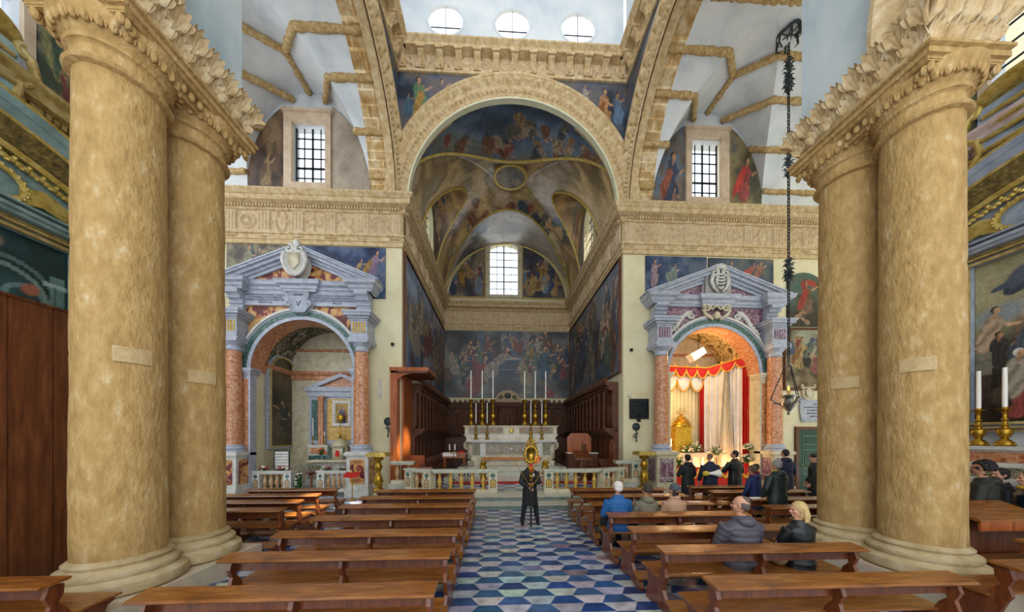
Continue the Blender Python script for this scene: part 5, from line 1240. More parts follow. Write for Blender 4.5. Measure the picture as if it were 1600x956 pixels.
run((CX + .95, YB - .03), 0, wB, 5, 'carved back wall stall right of the domed bishop chair, %s from the chair', 'choir stalls on the back wall')
t = thing('bishop_chair', 'dark carved seat with a domed pediment on the back wall behind the high altar', 'chair', (CX, YB - .03, FZ))
m = MB(); m.box(-.93, .93, -.3, 0, 0, 4.6); m.prism([(-.5, 2.2), (.5, 2.2), (.5, 4.2), (-.5, 4.2)], .3, .38, local, holes=[list(reversed(arch_poly(0, .34, 2.4, 3.7, 12)))]); m.ball((0, -.3, 3.2), (.2, .08, .5), 10, 8); m.build('back', wood_stall, t, fix=True)
for s in (-1, 1):
    for q in (.58, .82):
        m = MB(); m.lathe([(.1, 0), (.08, .1), (.07, .9), (.09, 1.7), (.12, 1.9)], s * q, -.48, 2.3, 12); m.build('column', wood_stall, t, smooth=True)
m = MB(); m.box(-.92, .92, -.65, 0, 4.2, 4.38); m.box(-.94, .94, -.72, 0, 4.38, 4.48); m.box(-.9, .9, -.6, 0, 2.1, 2.3); m.build('entablature', wood_stall, t)
m = MB(); m.prism([(-.9, 4.48), (.9, 4.48), (.9, 4.6)] + arc(0, 4.6, .9, 0, 180, 20, .75) , .1, .6, local); d = m.build('domed_pediment', mat('painted_tan_wood', ['#7a6040', '#b09870', '#6a3a2a'], 9, .5), t, fix=True)
m = MB(); m.ball((0, -.62, 4.95), (.22, .05, .2), 12, 8); spiral(m, local, -.5, 4.8, .16, 1.2, .04, 1, 0, .62); spiral(m, local, .5, 4.8, .16, 1.2, .04, -1, PI, .62); m.build('carved_arms', black_paint, d, smooth=True)
m = MB(); m.box(-.5, .5, -.75, -.3, 0, .5); m.build('seat', wood_stall_plain, t)
# wooden podiums under the stalls
m = MB(); m.box(XL + .02, XL + 1.05, 14.1, YB - .05, FZ - .02, FZ + .02); m.box(XR - 1.05, XR - .02, 13.3, YB - .05, FZ - .02, FZ + .02); m.build('floor_podium', wood_stall_plain, kind='structure')
# ---- high altar
AY = 15.5
m = MB()
for k in range(3): m.box(CX - 3.1 + k * .28, CX + 3.1 - k * .28, AY - 1.7 + k * .33, AY + 2.2, FZ + k * .2, FZ + (k + 1) * .2)
m.build('floor_altar_steps', step_white, kind='structure')
m = MB(); m.box(CX - 2.7, CX + 3.4, AY - 2.35, AY - 1.72, FZ, FZ + .015); o = m.build('carpet', red_cloth); tag(o, 'red carpet strip on the sanctuary floor in front of the altar steps', 'carpet')
az = FZ + .6
t = thing('high_altar', 'pale marble high altar with coloured inlaid front in the middle of the choir', 'altar', (CX, AY, az))
m = MB(); m.box(-2.2, 2.2, 0, 1.1, 0, .2); m.box(-2.05, 2.05, .06, 1.1, .2, .42); m.box(-2.0, 2.0, .1, 1.1, .42, 1.14); b = m.build('altar_body', cream_marble, t)
m = MB(); m.prism([(-1.28, .5), (1.28, .5), (1.28, 1.1), (-1.28, 1.1)], -.1, -.085, local); fr = m.build('front_panel', mat('altar_inlay', ['#1e2c26', '#49604c', '#b3a888', '#7d3d30', '#a08a4a'], 14, .3, pos=[.36, .44, .5, .58, .66], dist=2.5), t)
m = MB()
for s in (-1, 1):
    for k in range(3): spiral(m, lambda a, b, c: (a, .09 - c * .3, b), s * (.28 + k * .4), .8, .17, 1.5, .028, s * (-1) ** k, k)
m.ball((0, .08, .8), (.09, .03, .09), 10, 6); m.tube([(-1.24, .08, .54), (1.24, .08, .54), (1.24, .08, 1.06), (-1.24, .08, 1.06)], .02, 6, closed=True); m.build('scroll_inlay', white_marble, fr, smooth=1)
m = MB()
for s in (-1, 1): m.box(s * 1.45 - .12, s * 1.45 + .12, .04, .1, .42, 1.14)
m.build('pilaster', white_marble, b)
for s in (-1, 1):
    m = MB(); m.box(s * 1.78 - .19, s * 1.78 + .19, .085, .1, .48, 1.08); m.build('side_inlay', inlay_marble, b)
    m = MB(); spiral(m, local, s * 2.2, .95, .22, 1.5, .08, -s, PI / 2, -.25); spiral(m, local, s * 2.12, .4, .16, 1.4, .07, s, PI / 2, -.25); m.box(s * 2.1 - .12, s * 2.1 + .12, .12, 1.0, .3, 1.14); m.build('volute', cream_marble, t, smooth=1)
m = MB(); m.box(-2.2, 2.2, -.12, 1.1, 1.14, 1.2); m.box(-2.28, 2.28, -.18, 1.1, 1.2, 1.27); m.build('mensa', white_marble, t)
for k, (z0, z1, y0, w) in enumerate(((1.27, 1.4, .36, 2.3), (1.4, 1.5, .42, 2.38), (1.5, 2.0, .5, 2.4))):
    m = MB(); m.box(-w, w, y0, 1.25, z0, z1)
    if k == 2: m.box(-w - .08, w + .08, y0 - .06, 1.3, z1 - .05, z1); m.box(-w - .06, w + .06, y0 - .04, 1.3, z0, z0 + .05)
    g = m.build('gradine', cream_marble if k != 1 else white_marble, t)
    if k == 2:
        for s in (-1, 1):
            m = MB(); m.box(min(s * .42, s * 2.2), max(s * .42, s * 2.2), y0 - .015, y0, 1.58, 1.92); m.build('inlay_panel', MATS['altar_inlay'], g)
            m = MB()
            for q in range(4): spiral(m, lambda a, b, c: (a, .48 - c * .3, b), s * (.6 + q * .42), 1.75, .12, 1.5, .022, (-1) ** q, q)
            m.build('scroll_inlay', coral_marble, g, smooth=True)
        m = MB(); m.lathe([(.14, 0), (.14, .02), (.09, .03), (.07, .05)], 0, 0, 0, 18, T=lambda x, y, z: (x, .485 - z, 1.75 + y)); m.build('medallion', gold_leaf, g, smooth=True)
m = MB(); m.box(-1.5, 1.5, -.18, -.08, .28, .40); o = m.build('altar_board', mat('orange_wood', ['#a85a18', '#cc7c30'], 3, .4, stretch=(1, 6, 6))); o.location = (CX, AY - .05, az); tag(o, 'orange wooden board lying along the foot of the high altar front', 'board')
pos = [(px - 0) for px in (735, 753.2, 771, 822.7, 840.3, 857.5)]
def pxX(px, Y): 
    u = (px - 800) / 480; S, C = math.sin(TH), math.cos(TH); return Y * (S + u * C) / (C - u * S)
nmz = ['farthest left', 'second from the left', 'third from the left', 'third from the right', 'second from the right', 'farthest right']
XB = [-1.42, -.83, -.26, 1.42, 1.99, 2.55]
for n_, x in zip(nmz, XB):
    candlestick((x, AY + .8, az + 2.0), 1.42, f'tall ornate gilt candlestick on the high altar, {n_} of the six', 'tall altar candlesticks', gold, .2)
    candle((x, AY + .8, az + 3.42), 1.5, f'tall white candle in the gilt high altar candlestick {n_}', 'tall altar candles', .032)
for n_, x in zip(('outer left', 'inner left', 'inner right', 'outer right'), (-1.12, -.55, 1.7, 2.27)):
    candlestick((x, AY + .3, az + 1.27), .85, f'low brass candlestick on the lower shelf of the high altar, {n_}', 'low altar candlesticks', brass, .11)
    candle((x, AY + .3, az + 2.12), 1.05, f'slim white candle in the {n_} low candlestick of the high altar', 'low altar candles', .025)
# ---- altar rail
g = 'altar rail sections'
def rail(label, a, b, nb, posts, z=.3, h=.84, pw=.32): balustrade('altar_rail', label, a, b, z, h, nb, posts, cream_marble, yellow_marble if nb > 2 else tan_bal, g, pw, topm=MATS.get('rail_top') or mat('rail_top', ['#9aa08c', '#c0c2ae', '#cfcdbb'], 5, .3))
rail('straight marble altar rail with yellow balusters left of the gate', (-2.3, 11.2), (-.02, 11.2), 5, (1,))
rail('straight marble altar rail with yellow balusters right of the gate', (1.68, 11.2), (3.72, 11.2), 5, (0,))
rail('short angled altar rail with two posts, left of the long left section', (-3.4, 11.75), (-2.34, 11.22), 2, (0, 1))
rail('short angled altar rail with two posts, right of the long right section', (3.78, 11.22), (4.78, 11.75), 2, (0, 1))
rail('higher end section of the altar rail beside the left pier', (-4.15, 12.25), (-3.3, 12.25), 2, (), .5, .86)
rail('higher end section of the altar rail beside the right pier', (4.75, 12.25), (5.7, 12.25), 2, (1,), .5, .86)
m = MB(); m.box(-4.25, -3.2, 12.05, YW - .1, .3, .5); m.box(4.68, 5.72, 12.05, YW - .1, .3, .5); m.build('floor_rail_plinth', step_white, kind='structure')
def gstand(loc, label, h=1.45):
    t = thing('gilded_stand', label, 'stand', loc, group='gilded pedestal stands'); m = MB()
    m.lathe([(.22, 0), (.22, .06), (.18, .12), (.12, .17), (.14, .24), (.15, .45), (.13, .6), (.09, .64)], seg=24); m.build('foot', brass, t, smooth=True)
    m = MB(); m.lathe([(.11, .64), (.07, .7), (.1, .8), (.14, .92), (.1, 1.05), (.07, 1.1), (.12, 1.18), (.2, 1.3)], seg=24)
    for k in range(8): a = k * PI / 4; m.ball((.12 * math.cos(a), .12 * math.sin(a), .92), .035, 6, 5); m.ball((.17 * math.cos(a), .17 * math.sin(a), .4), .03, 6, 5); m.ball((.15 * math.cos(a), .15 * math.sin(a), 1.22), (.04, .04, .07), 6, 5)
    m.build('stem', brass, t, smooth=True)
    m = MB(); m.prism([(-.34, -.3), (.34, -.3), (.34, .3), (-.34, .3)], 1.3, 1.4); m.prism([(-.3, -.26), (.3, -.26), (.3, .26), (-.3, .26)], 1.4, 1.44); m.build('top', gold_leaf, t)
gstand((-4.35, 11.4, .3), 'gilded carved pedestal stand at the left end of the altar rail')
gstand((5.75, 11.85, .3), 'gilded carved pedestal stand at the right end of the altar rail')
# ---- wooden canopied throne on the left
t = thing('bishop_throne', 'reddish mahogany throne with a flat wooden canopy standing at the left pier', 'throne', (-4.0, 12.6, .5))
m = MB(); m.box(-.30, -.03, -.12, .27, 0, 4.5); m.build('side_post', wood_red, t)
m = MB(); m.box(.04, .12, .25, 1.5, 0, 4.4); m.build('back_board', wood_red, t)
m = MB(); m.box(-.32, 1.22, -.16, 1.5, 4.45, 4.6); m.m = 1; m.box(-.28, 1.18, -.12, 1.5, 4.38, 4.45); m.m = 0
m.prism([(-.3, 4.38), (.55, 4.38), (.2, 4.3), (.0, 4.15), (-.12, 3.9), (-.3, 3.7)], -.06, .02, lambda a, b, c: (a, c, b)); m.build('canopy', [wood_red, wood_stall_plain], t)
m = MB(); m.box(.15, .72, .25, 1.2, 0, .62); m.box(.1, .75, 1.18, 1.28, 0, 1.0); m.box(.1, .75, .22, .32, .0, .85); m.build('seat', wood_red, t)
m = MB(); m.box(.16, .70, .34, 1.16, .62, .72); m.build('cushion', mat('pink_cushion', '#b87474', rough=.8), t)
m = MB(); m.box(-3.95, -2.6, 12.5, 14.1, .3, .5); m.build('floor_throne_podium', wood_stall_plain, kind='structure')
def bench_seat(): pass
t = thing('wooden_bench', 'short reddish wooden bench with a pink cushion in front of the throne', 'bench', (-3.35, 12.75, .5))
m = MB(); m.box(0, .62, 0, .36, .0, .42); m.box(-.03, .65, -.03, .39, .42, .47); m.build('seat', wood_red, t); m = MB(); m.box(.02, .6, .02, .34, .47, .54); m.build('cushion', MATS['pink_cushion'], t)
t = thing('side_table', 'wooden table with a white cloth and two candles, left of the high altar', 'table', (-2.55, 14.5, FZ))
m = MB(); m.box(-.1, 1.05, 0, .6, 1.2, 1.26); m.box(-.05, 1.0, .04, .56, 1.02, 1.2); m.build('table_top', wood_red, t)
for x in (0, .9):
    for y in (.06, .5): m = MB(); m.lathe([(.035, 0), (.03, .1), (.045, .3), (.025, .5), (.04, .9), (.04, 1.04)], x + .03, y, 0, 10); m.build('leg', wood_red, t, smooth=True)
m = MB(); m.box(-.02, .6, -.02, .62, 1.262, 1.275); m.box(-.02, .6, -.03, -.015, 1.1, 1.275); o = m.build('table_cloth', white_cloth); o.location = (-2.55, 14.5, FZ); tag(o, 'white cloth on the wooden table left of the high altar', 'cloth')
for s, x in (('left', -2.3), ('right', -2.05)):
    m = MB(); m.lathe([(.05, 0), (.05, .02), (.02, .05), (.02, .1), (.03, .12)], seg=12); o = m.build('candle_holder', brass, smooth=True); o.location = (x, 14.75, FZ + 1.276); tag(o, f'small brass holder with the {s} candle on the wooden side table', 'candle holder', 'side table holders')
    candle((x, 14.75, FZ + 1.39), .28, f'short white candle, {s} of the two on the wooden side table', 'side table candles', .03)
m = MB(); m.box(0, .3, 0, .2, 0, .07); o = m.build('closed_book', red_cloth); o.location = (-1.9, 14.7, FZ + 1.262); tag(o, 'thick red book lying on the right end of the wooden side table', 'book')
# microphone stand
t = thing('music_stand', 'black stand with twin small arms behind the left altar rail', 'stand', (-1.9, 13.3, FZ)); m = MB(); m.tube([(0, 0, 0), (0, 0, 1.3)], .015, 8); m.tube([(-.18, 0, 1.45), (-.1, 0, 1.3), (0, 0, 1.3), (.1, 0, 1.3), (.18, 0, 1.45)], .015, 6)
for k in range(3): a = k * 2 * PI / 3; m.tube([(0, 0, .2), (.25 * math.cos(a), .25 * math.sin(a), 0.01)], .012, 6)
m.build('frame', iron, t, smooth=True)
# right: lectern, desk, tall chair
t = thing('lectern', 'dark carved wooden lectern behind the right altar rail', 'lectern', (3.75, 13.6, FZ)); m = MB(); m.prism([(-.3, 1.15), (.3, 1.15), (.3, 1.23), (-.3, 1.23)], -.35, .35, lambda a, b, c: (c, a, b + a * .5)); m.build('desk', wood_pew_dark, t)
m = MB(); m.lathe([(.3, 0), (.28, .08), (.08, .2), (.06, .5), (.1, .7), (.06, .9), (.08, 1.18)], seg=16); m.build('stem', wood_pew_dark, t, smooth=True)
t = thing('wooden_desk', 'low wooden desk with a pale top behind the right lectern', 'desk', (3.35, 14.6, FZ)); m = MB(); m.box(0, 1.5, 0, .6, 1.2, 1.25); m.m = 1; m.box(.04, 1.46, .04, .56, 0, 1.2); m.build('body', [white_marble, wood_stall_plain], t)
m = MB(); m.prism([(.1, 1.25), (1.3, 1.25), (1.3, 2.0), (1.1, 2.2), (.3, 2.2), (.1, 2.0)], -.62, -.55, local); m.build('back_board', wood_red, t)
def armchair(loc, rz, label):
    t = thing('high_backed_chair', label, 'chair', loc, rz); m = MB(); m.box(-.28, .28, -.28, .28, .42, .48); m.build('seat', wood_pew_dark, t)
    m = MB(); m.prism([(-.26, .48), (.26, .48), (.24, 1.5), (.2, 1.55), (.22, 1.66), (.1, 1.6), (0, 1.72), (-.1, 1.6), (-.22, 1.66), (-.2, 1.55), (-.24, 1.5)], -.30, -.24, lambda a, b, c: (a, -c, b)); m.ball((0, .26, 1.1), (.14, .04, .3), 10, 8); m.build('backrest', wood_pew_dark, t, fix=True)
    for x in (-.25, .25):
        for y in (-.25, .25): m = MB(); m.lathe([(.03, 0), (.025, .2), (.035, .3), (.03, .42)], x, y, 0, 8); m.build('leg', wood_pew_dark, t, smooth=True)
        m = MB(); m.tube([(x, -.27, .48), (x, -.27, .72), (x, .25, .75)], .028, 8); m.build('armrest', wood_pew_dark, t, smooth=True)
armchair((5.05, 12.65, .5), -PI / 2 + PI, 'dark carved high-backed armchair beside the right pier')
armchair((4.2, 13.9, FZ), PI * .55, 'dark low armchair behind the lectern at the right stalls')
m = MB()
m.lathe([(.12, 0), (.14, .04), (.07, .1), (.1, .22), (.13, .34), (.09, .5), (.12, .62), (.16, .74), (.1, .85), (.12, .95), (.05, 1.05)], seg=16)
for k in range(14): a = k * 2.4; m.ball((.13 * math.cos(a), .13 * math.sin(a), .3 + k * .05), (.05, .05, .04), 6, 5)
o = m.build('gilded_figure', brass, smooth=True); o.location = (-.6, 12.6, FZ); tag(o, 'small greenish gold ornate figure on the left just inside the gate', 'ornament')
o2 = o.copy(); COL.objects.link(o2); o2.location = (1.95, 12.6, FZ); o2['label'] = 'small greenish gold ornate figure on the right just inside the gate'
for k, (x, lb) in enumerate(((-1.35, 'black iron scroll ornament beside the altar steps, left'), (2.75, 'black iron scroll ornament beside the altar steps, right'))):
    m = MB()
    for s in (-1, 1): spiral(m, local, s * .22, .45, .18, 1.5, .025, s, PI / 2, 0); spiral(m, local, s * .2, .85, .13, 1.4, .02, -s, PI / 2, 0); m.tube([(s * .05, 0, 0), (s * .05, 0, .9)], .015, 6)
    o = m.build('iron_scroll', iron, smooth=True); o.location = (x, 13.2, FZ); tag(o, lb, 'ornament', 'iron scroll ornaments')
# ---- right chapel: curtained sepulchre
RC = mx(CHX)
def drape(name, label, xs, ys, ztop, zbot, nf, amp, mt, group=None, n=90, gather=None, sag=None):
    """hanging cloth from (x0,y0) to (x1,y1) with vertical folds; gather narrows it toward a point"""
    P = np.zeros((30, n, 3)); x0, x1 = xs; y0, y1 = ys; d = Vector((x1 - x0, y1 - y0)); nn = Vector((d.y, -d.x)).normalized()
    for i in range(30):
        v = i / 29
        for j in range(n):
            u = j / (n - 1); zt = ztop[0] + (ztop[1] - ztop[0]) * u if isinstance(ztop, tuple) else ztop
            uu = u if gather is None else gather(u, v)
            h = amp * math.sin(u * nf * 2 * PI + math.sin(v * 3) * .6) * (.5 + .7 * v) + amp * .5 * math.sin(u * nf * 5.3 + 1)
            z = zt + (zbot - zt) * v - (sag(u, v) if sag else 0)
            P[i, j] = (x0 + d.x * uu + nn.x * h, y0 + d.y * uu + nn.y * h, z)
    nr = (nn.x, nn.y, 0); o = grid_obj(name, P, mt, depth=.012, nrm=nr, smooth=1, flip=True); tag(o, label, 'curtain', group); return o
ya, yc = YW + .75, YW + 1.7
xr0, xr1 = RC - 1.75, RC + 1.75
drape('cream_curtain', 'pleated cream curtain lit from below behind the gilded tabernacle', (7.95, 9.95), (14.65, 14.65), 5.35, 1.0, 11, .035, yellow_cloth)
drape('white_curtain', 'large draped white curtain on the left of the gold-threaded folds in the right chapel', (9.98, 10.6), (14.45, 13.85), (5.3, 5.5), .5, 4, .05, white_cloth, sag=lambda u, v: .5 * math.sin(u * PI) * (v > 0) * min(1, v * 4) * (1 - v))
drape('white_curtain', 'large draped white curtain on the right of the gold-threaded folds in the right chapel', (10.6, 11.04), (13.85, 13.4), (5.5, 5.7), .5, 4, .05, white_cloth, sag=lambda u, v: .6 * math.sin(u * PI) * min(1, v * 4) * (1 - v))
drape('gold_striped_curtain', 'gathered white curtain with gold threads fanning out toward the floor in the right chapel', (10.25, 10.85), (14.0, 13.5), 5.35, .5, 9, .04, mat('gold_threaded_satin', ['#e9dfca', '#d9b860'], 5, .4, stretch=(5, 5, .4), pos=[.5, .6]), gather=lambda u, v: .5 + (u - .5) * (.12 + .88 * v))
drape('red_curtain', 'narrow red curtain with gold thread between the cream and white curtains', (9.78, 10.05), (14.5, 14.4), 5.1, 1.3, 3, .04, mat('red_gold_cloth', ['#b00e0a', '#cf2114', '#e0a030'], 8, .6, stretch=(6, 6, .3), pos=[.4, .62, .7]))
drape('red_curtain', 'tall red curtain with gold thread at the right edge of the right chapel', (10.98, 11.19), (13.42, 13.2), 5.75, .9, 3, .035, MATS['red_gold_cloth'], gather=lambda u, v: .2 + u * (1 - .3 * v))
# scalloped valance
def valance(x0, x1, y0, y1, z0, z1, n, label, mt, dep=.5):
    t = thing('scalloped_valance', label, 'valance', (0, 0, 0)); P = np.zeros((8, n * 12 + 1, 3)); Fr = []
    for j in range(n * 12 + 1):
        u = j / (n * 12); q = abs(math.sin(u * n * PI)) ** .6; x = x0 + (x1 - x0) * u; y = y0 + (y1 - y0) * u; zt = z0 + (z1 - z0) * u
        for i in range(8): v = i / 7; P[i, j] = (x, y - .03 * math.sin(v * PI) * q, zt - v * dep * (.25 + .75 * q))
        Fr.append((x, y - .02, zt - dep * (.25 + .75 * q)))
    grid_obj('cloth', P, mt, t, depth=.01, nrm=(0, -1, 0), smooth=1, flip=True)
    m = MB(); m.tube(Fr, .035, 6); m.tube([(x0, y0 - .02, z0), (x1, y1 - .02, z1)], .03, 6)
    for k in range(n + 1): u = k / n; m.ball((x0 + (x1 - x0) * u, y0 + (y1 - y0) * u - .03, z0 + (z1 - z0) * u + .05), (.05, .04, .09), 8, 6)
    m.build('gold_fringe', mat('gold_fringe', ['#c98a1c', '#e8b84a'], 20, .5) if 'gold_fringe' not in MATS else MATS['gold_fringe'], t, smooth=True)
valance(8.0, 10.05, 14.4, 14.3, 5.72, 5.62, 4, 'red scalloped valance with gold fringe over the cream curtain', red_cloth)
valance(10.05, 11.18, 14.3, 13.15, 5.62, 5.95, 3, 'red scalloped valance rising to the right over the white curtains', red_cloth, .45)
valance(8.0, 9.95, 14.5, 14.45, 5.3, 5.25, 3, 'white swagged valance with gold edge under the red one', white_cloth, .75)
# altar table, tabernacle, flowers, candles
t = thing('chapel_altar', 'cream marble table altar glowing in warm light inside the right chapel', 'altar', (RC + .02, YW + .75, .16))
m = MB(); m.box(-.85, .85, 0, .75, 1.22, 1.42); m.build('mensa', cream_marble, t); m = MB(); m.box(-.75, .75, .3, .7, 0, 1.22); m.build('altar_base', cream_marble, t)
for x in (-.7, -.24, .24, .7): m = MB(); m.lathe([(.08, 0), (.08, .08), (.06, .14), (.06, 1.08), (.09, 1.22)], x, .12, 0, 12); m.build('column', white_marble, t, smooth=True)
t = thing('gilded_tabernacle', 'large gilded tabernacle with a crested top on the right chapel altar', 'tabernacle', (8.62, YW + 1.25, 1.6))
m = MB(); m.box(-.4, .4, -.25, .15, 0, .5); m.box(-.46, .46, -.3, .15, .5, .6); m.prism([(-.4, .6), (.4, .6), (.36, 1.1), (.46, 1.2), (-.46, 1.2), (-.36, 1.1)], -.15, .25, local); m.build('body', gold, t, fix=True)
m = MB(); m.lathe([(.42, 1.2), (.34, 1.35), (.22, 1.5), (.12, 1.58), (.06, 1.8)], 0, -.05, 0, 20)
for s in (-1, 1):
    for k in range(3): spiral(m, local, s * (.2 + k * .1), 1.55 - k * .12, .1, 1.3, .03, s, PI / 2, .1); 
for k in range(9): a = PI * k / 8; m.tube([(.1 * math.cos(a), -.05, 1.8 + .1 * math.sin(a)), (.3 * math.cos(a), -.05, 1.8 + .3 * math.sin(a))], .012, 5)
m.build('crest', gold, t, smooth=1)
for k, (x, y, z, sc_, nn) in enumerate(((-.1, .85, 1.62, .34, 'white lilies beside the gilded tabernacle'), (-.5, .8, 1.6, .24, 'low white roses in front of the gilded tabernacle'), (-1.25, .3, 1.0, .36, 'large white bouquet at the left end of the red cloth'), (.62, .4, 1.5, .34, 'pale peach bouquet on a stand in the middle of the right chapel'), (1.8, .22, 1.15, .3, 'white and yellow bouquet beside the right red curtain'), (1.86, .2, 1.75, .2, 'small yellow bouquet high beside the right red curtain'))):
    bouquet('flower_arrangement', (RC + x, YW + y, z), nn, [flower_white, flower_white, mat(f'petal_{k}', ['#e8d8b0', '#e8b890', '#f0e0a0'][k % 3])], 30, sc_, sc_ * 1.2, 44, None, 'right chapel flowers', 30 + k)
for k, x in enumerate((-1.15, -1.05 + .9, .0, .12)):
    w = ('beside the tabernacle', 'second', 'third', 'outermost')[k]
    candlestick((RC - .2 + x * .8, YW + 1.05, 1.585), .3, f'gilt candlestick on the right chapel altar, {w} from the left', 'right chapel candlesticks', gold, .07, False)
    candle((RC - .2 + x * .8, YW + 1.05, 1.885), .35, f'white candle on the right chapel altar, {w} from the left', 'right chapel candles', .022)
m = MB(); m.box(RC - 1.9, RC + 1.85, YW + .1, YW + .12, .2, 1.0); t = m.build('red_altar_cloth', mat('bright_red_cloth', ['#c2160c', '#e02a16'], 4, .7)); tag(t, 'bright red cloth with golden swags hung across the foot of the right chapel', 'cloth')
m = MB()
for k in range(8):
    xa = RC - 1.85 + k * .47; m.tube([(xa + .47 * i / 8, YW + .085, .93 - .38 * math.sin(PI * i / 8)) for i in range(9)], [.035 + .03 * math.sin(PI * i / 8) for i in range(9)], 6)
m.build('gold_swag', mat('gold_swag_cloth', ['#d89a20', '#f0c048'], 6, .5), t, smooth=True)
for k, (x, z, e) in enumerate(((-1.5, 2.2, 70), (-1.5, 4.2, 60), (.1, .7, 60), (1.2, .8, 40), (.2, 6.2, 60), (-1.2, 5.9, 30))):
    ld = bpy.data.lights.new('chapel_lamp', 'POINT'); ld.energy = e; ld.color = (1, .68, .34); ld.shadow_soft_size = .12
    lo = bpy.data.objects.new('chapel_lamp', ld); COL.objects.link(lo); lo.location = (RC + x, YW + .5, z)
t = thing('floodlight', 'pale box spotlight hanging under the vault of the right chapel', 'lamp', (RC + .15, YW + 1.0, 6.0)); m = MB(); m.prism([(-.5, .12), (.1, .45), (.25, .2), (-.3, -.2)], -.2, .2, lambda a, b, c: (a, c, b)); m.build('housing', white_marble, t, fix=True); m = MB(); m.tube([(0, 0, .35), (0, 0, 1.25)], .015, 6); m.build('rod', iron, t)
# ---- hanging lamp and its long ornamented chain
LX, LY = 9.87, 10.0
t = thing('sanctuary_lamp', 'tarnished silver hanging oil lamp on a long twisted chain right of the curtained chapel', 'hanging lamp', (LX, LY, 0))
m = MB(); z = 4.75; k = 0
pts = []
while z < 15.6:
    m.tube([(.035 * math.cos(a) if k % 2 else 0, 0 if k % 2 else .035 * math.cos(a), z + .07 + .075 * math.sin(a)) for a in [2 * PI * i / 10 for i in range(10)]], .016, 5, closed=True); z += .115; k += 1
m.build('chain', iron, t, smooth=True)
def leafknot(z, h):
    m = MB(); m.lathe([(.03, -h / 2), (.07, -h / 4), (.04, 0), (.08, h / 4), (.03, h / 2)], 0, 0, z, 10)
    for q in range(4):
        for kk in range(6):
            a = kk * PI / 3 + q * .5; zz = z - h * .4 + q * h * .27; r = .2 - .03 * abs(q - 1.5)
            m.tube([(.04 * math.cos(a), .04 * math.sin(a), zz), (r * .6 * math.cos(a), r * .6 * math.sin(a), zz + .1), (r * math.cos(a), r * math.sin(a), zz + .04)], [.02, .028, .006], 5)
    m.build('leaf_knot', dark_metal, t, smooth=True)
for zz, h in ((14.75, .7), (14.2, .4), (11.45, .7), (8.0, .6), (7.7, .3)): leafknot(zz, h)
m = MB(); m.tube([(.3 * math.cos(a), .3 * math.sin(a), 16.0 + .05 * math.sin(3 * a)) for a in [2 * PI * i / 24 for i in range(24)]], .05, 6, closed=True)
for q in range(6): a = q * PI / 3; m.tube([(.3 * math.cos(a), .3 * math.sin(a), 16.0), (.34 * math.cos(a), .34 * math.sin(a), 15.7), (.2 * math.cos(a), .2 * math.sin(a), 15.55)], [.04, .03, .01], 5); m.tube([(.3 * math.cos(a), .3 * math.sin(a), 16), (0, 0, 15.95)], .02, 5)
m.build('iron_crown', dark_metal, t, smooth=True)
m = MB(); m.lathe([(.02, 4.76), (.12, 4.72), (.14, 4.7), (.02, 4.66)], seg=14); m.build('top_cap', silver, t, smooth=True)
m = MB(); m.lathe([(.02, 3.05), (.05, 3.1), (.03, 3.16), (.1, 3.24), (.2, 3.36), (.22, 3.45), (.14, 3.55), (.12, 3.6), (.2, 3.68), (.21, 3.72), (.1, 3.74)], seg=20); m.build('lamp_bowl', silver, t, smooth=True)
m = MB()
for q in range(3):
    a = q * 2 * PI / 3 + .3; c, s_ = math.cos(a), math.sin(a)
    m.tube([(.18 * c, .18 * s_, 3.42), (.34 * c, .34 * s_, 3.48), (.42 * c, .42 * s_, 3.62), (.5 * c, .5 * s_, 3.58)], [.04, .035, .03, .02], 6)
m.build('arm', silver, t, smooth=True)
for q in range(3):
    a = q * 2 * PI / 3 + .3; c, s_ = math.cos(a), math.sin(a); m = MB()
    for i in range(12): u = i / 11; r0 = .47 + (.1 - .47) * u; z0 = 3.62 + (4.7 - 3.62) * u; m.ball((r0 * c, r0 * s_, z0), (.018, .018, .05), 6, 4)
    m.tube([(.47 * c, .47 * s_, 3.62), (.1 * c, .1 * s_, 4.7)], .008, 5); m.build('side_chain', iron, t, smooth=True)
m = MB(); m.lathe([(.045, 3.74), (.05, 3.85), (.04, 3.9)], seg=10); m.m = 1; m.lathe([(.025, 3.9), (.03, 3.95), (.005, 4.05)], seg=10); m.build('lamp_flame', [yellow_marble, mat('flame', '#ffb040', emit=('#ffb040', 6))], t, smooth=True)
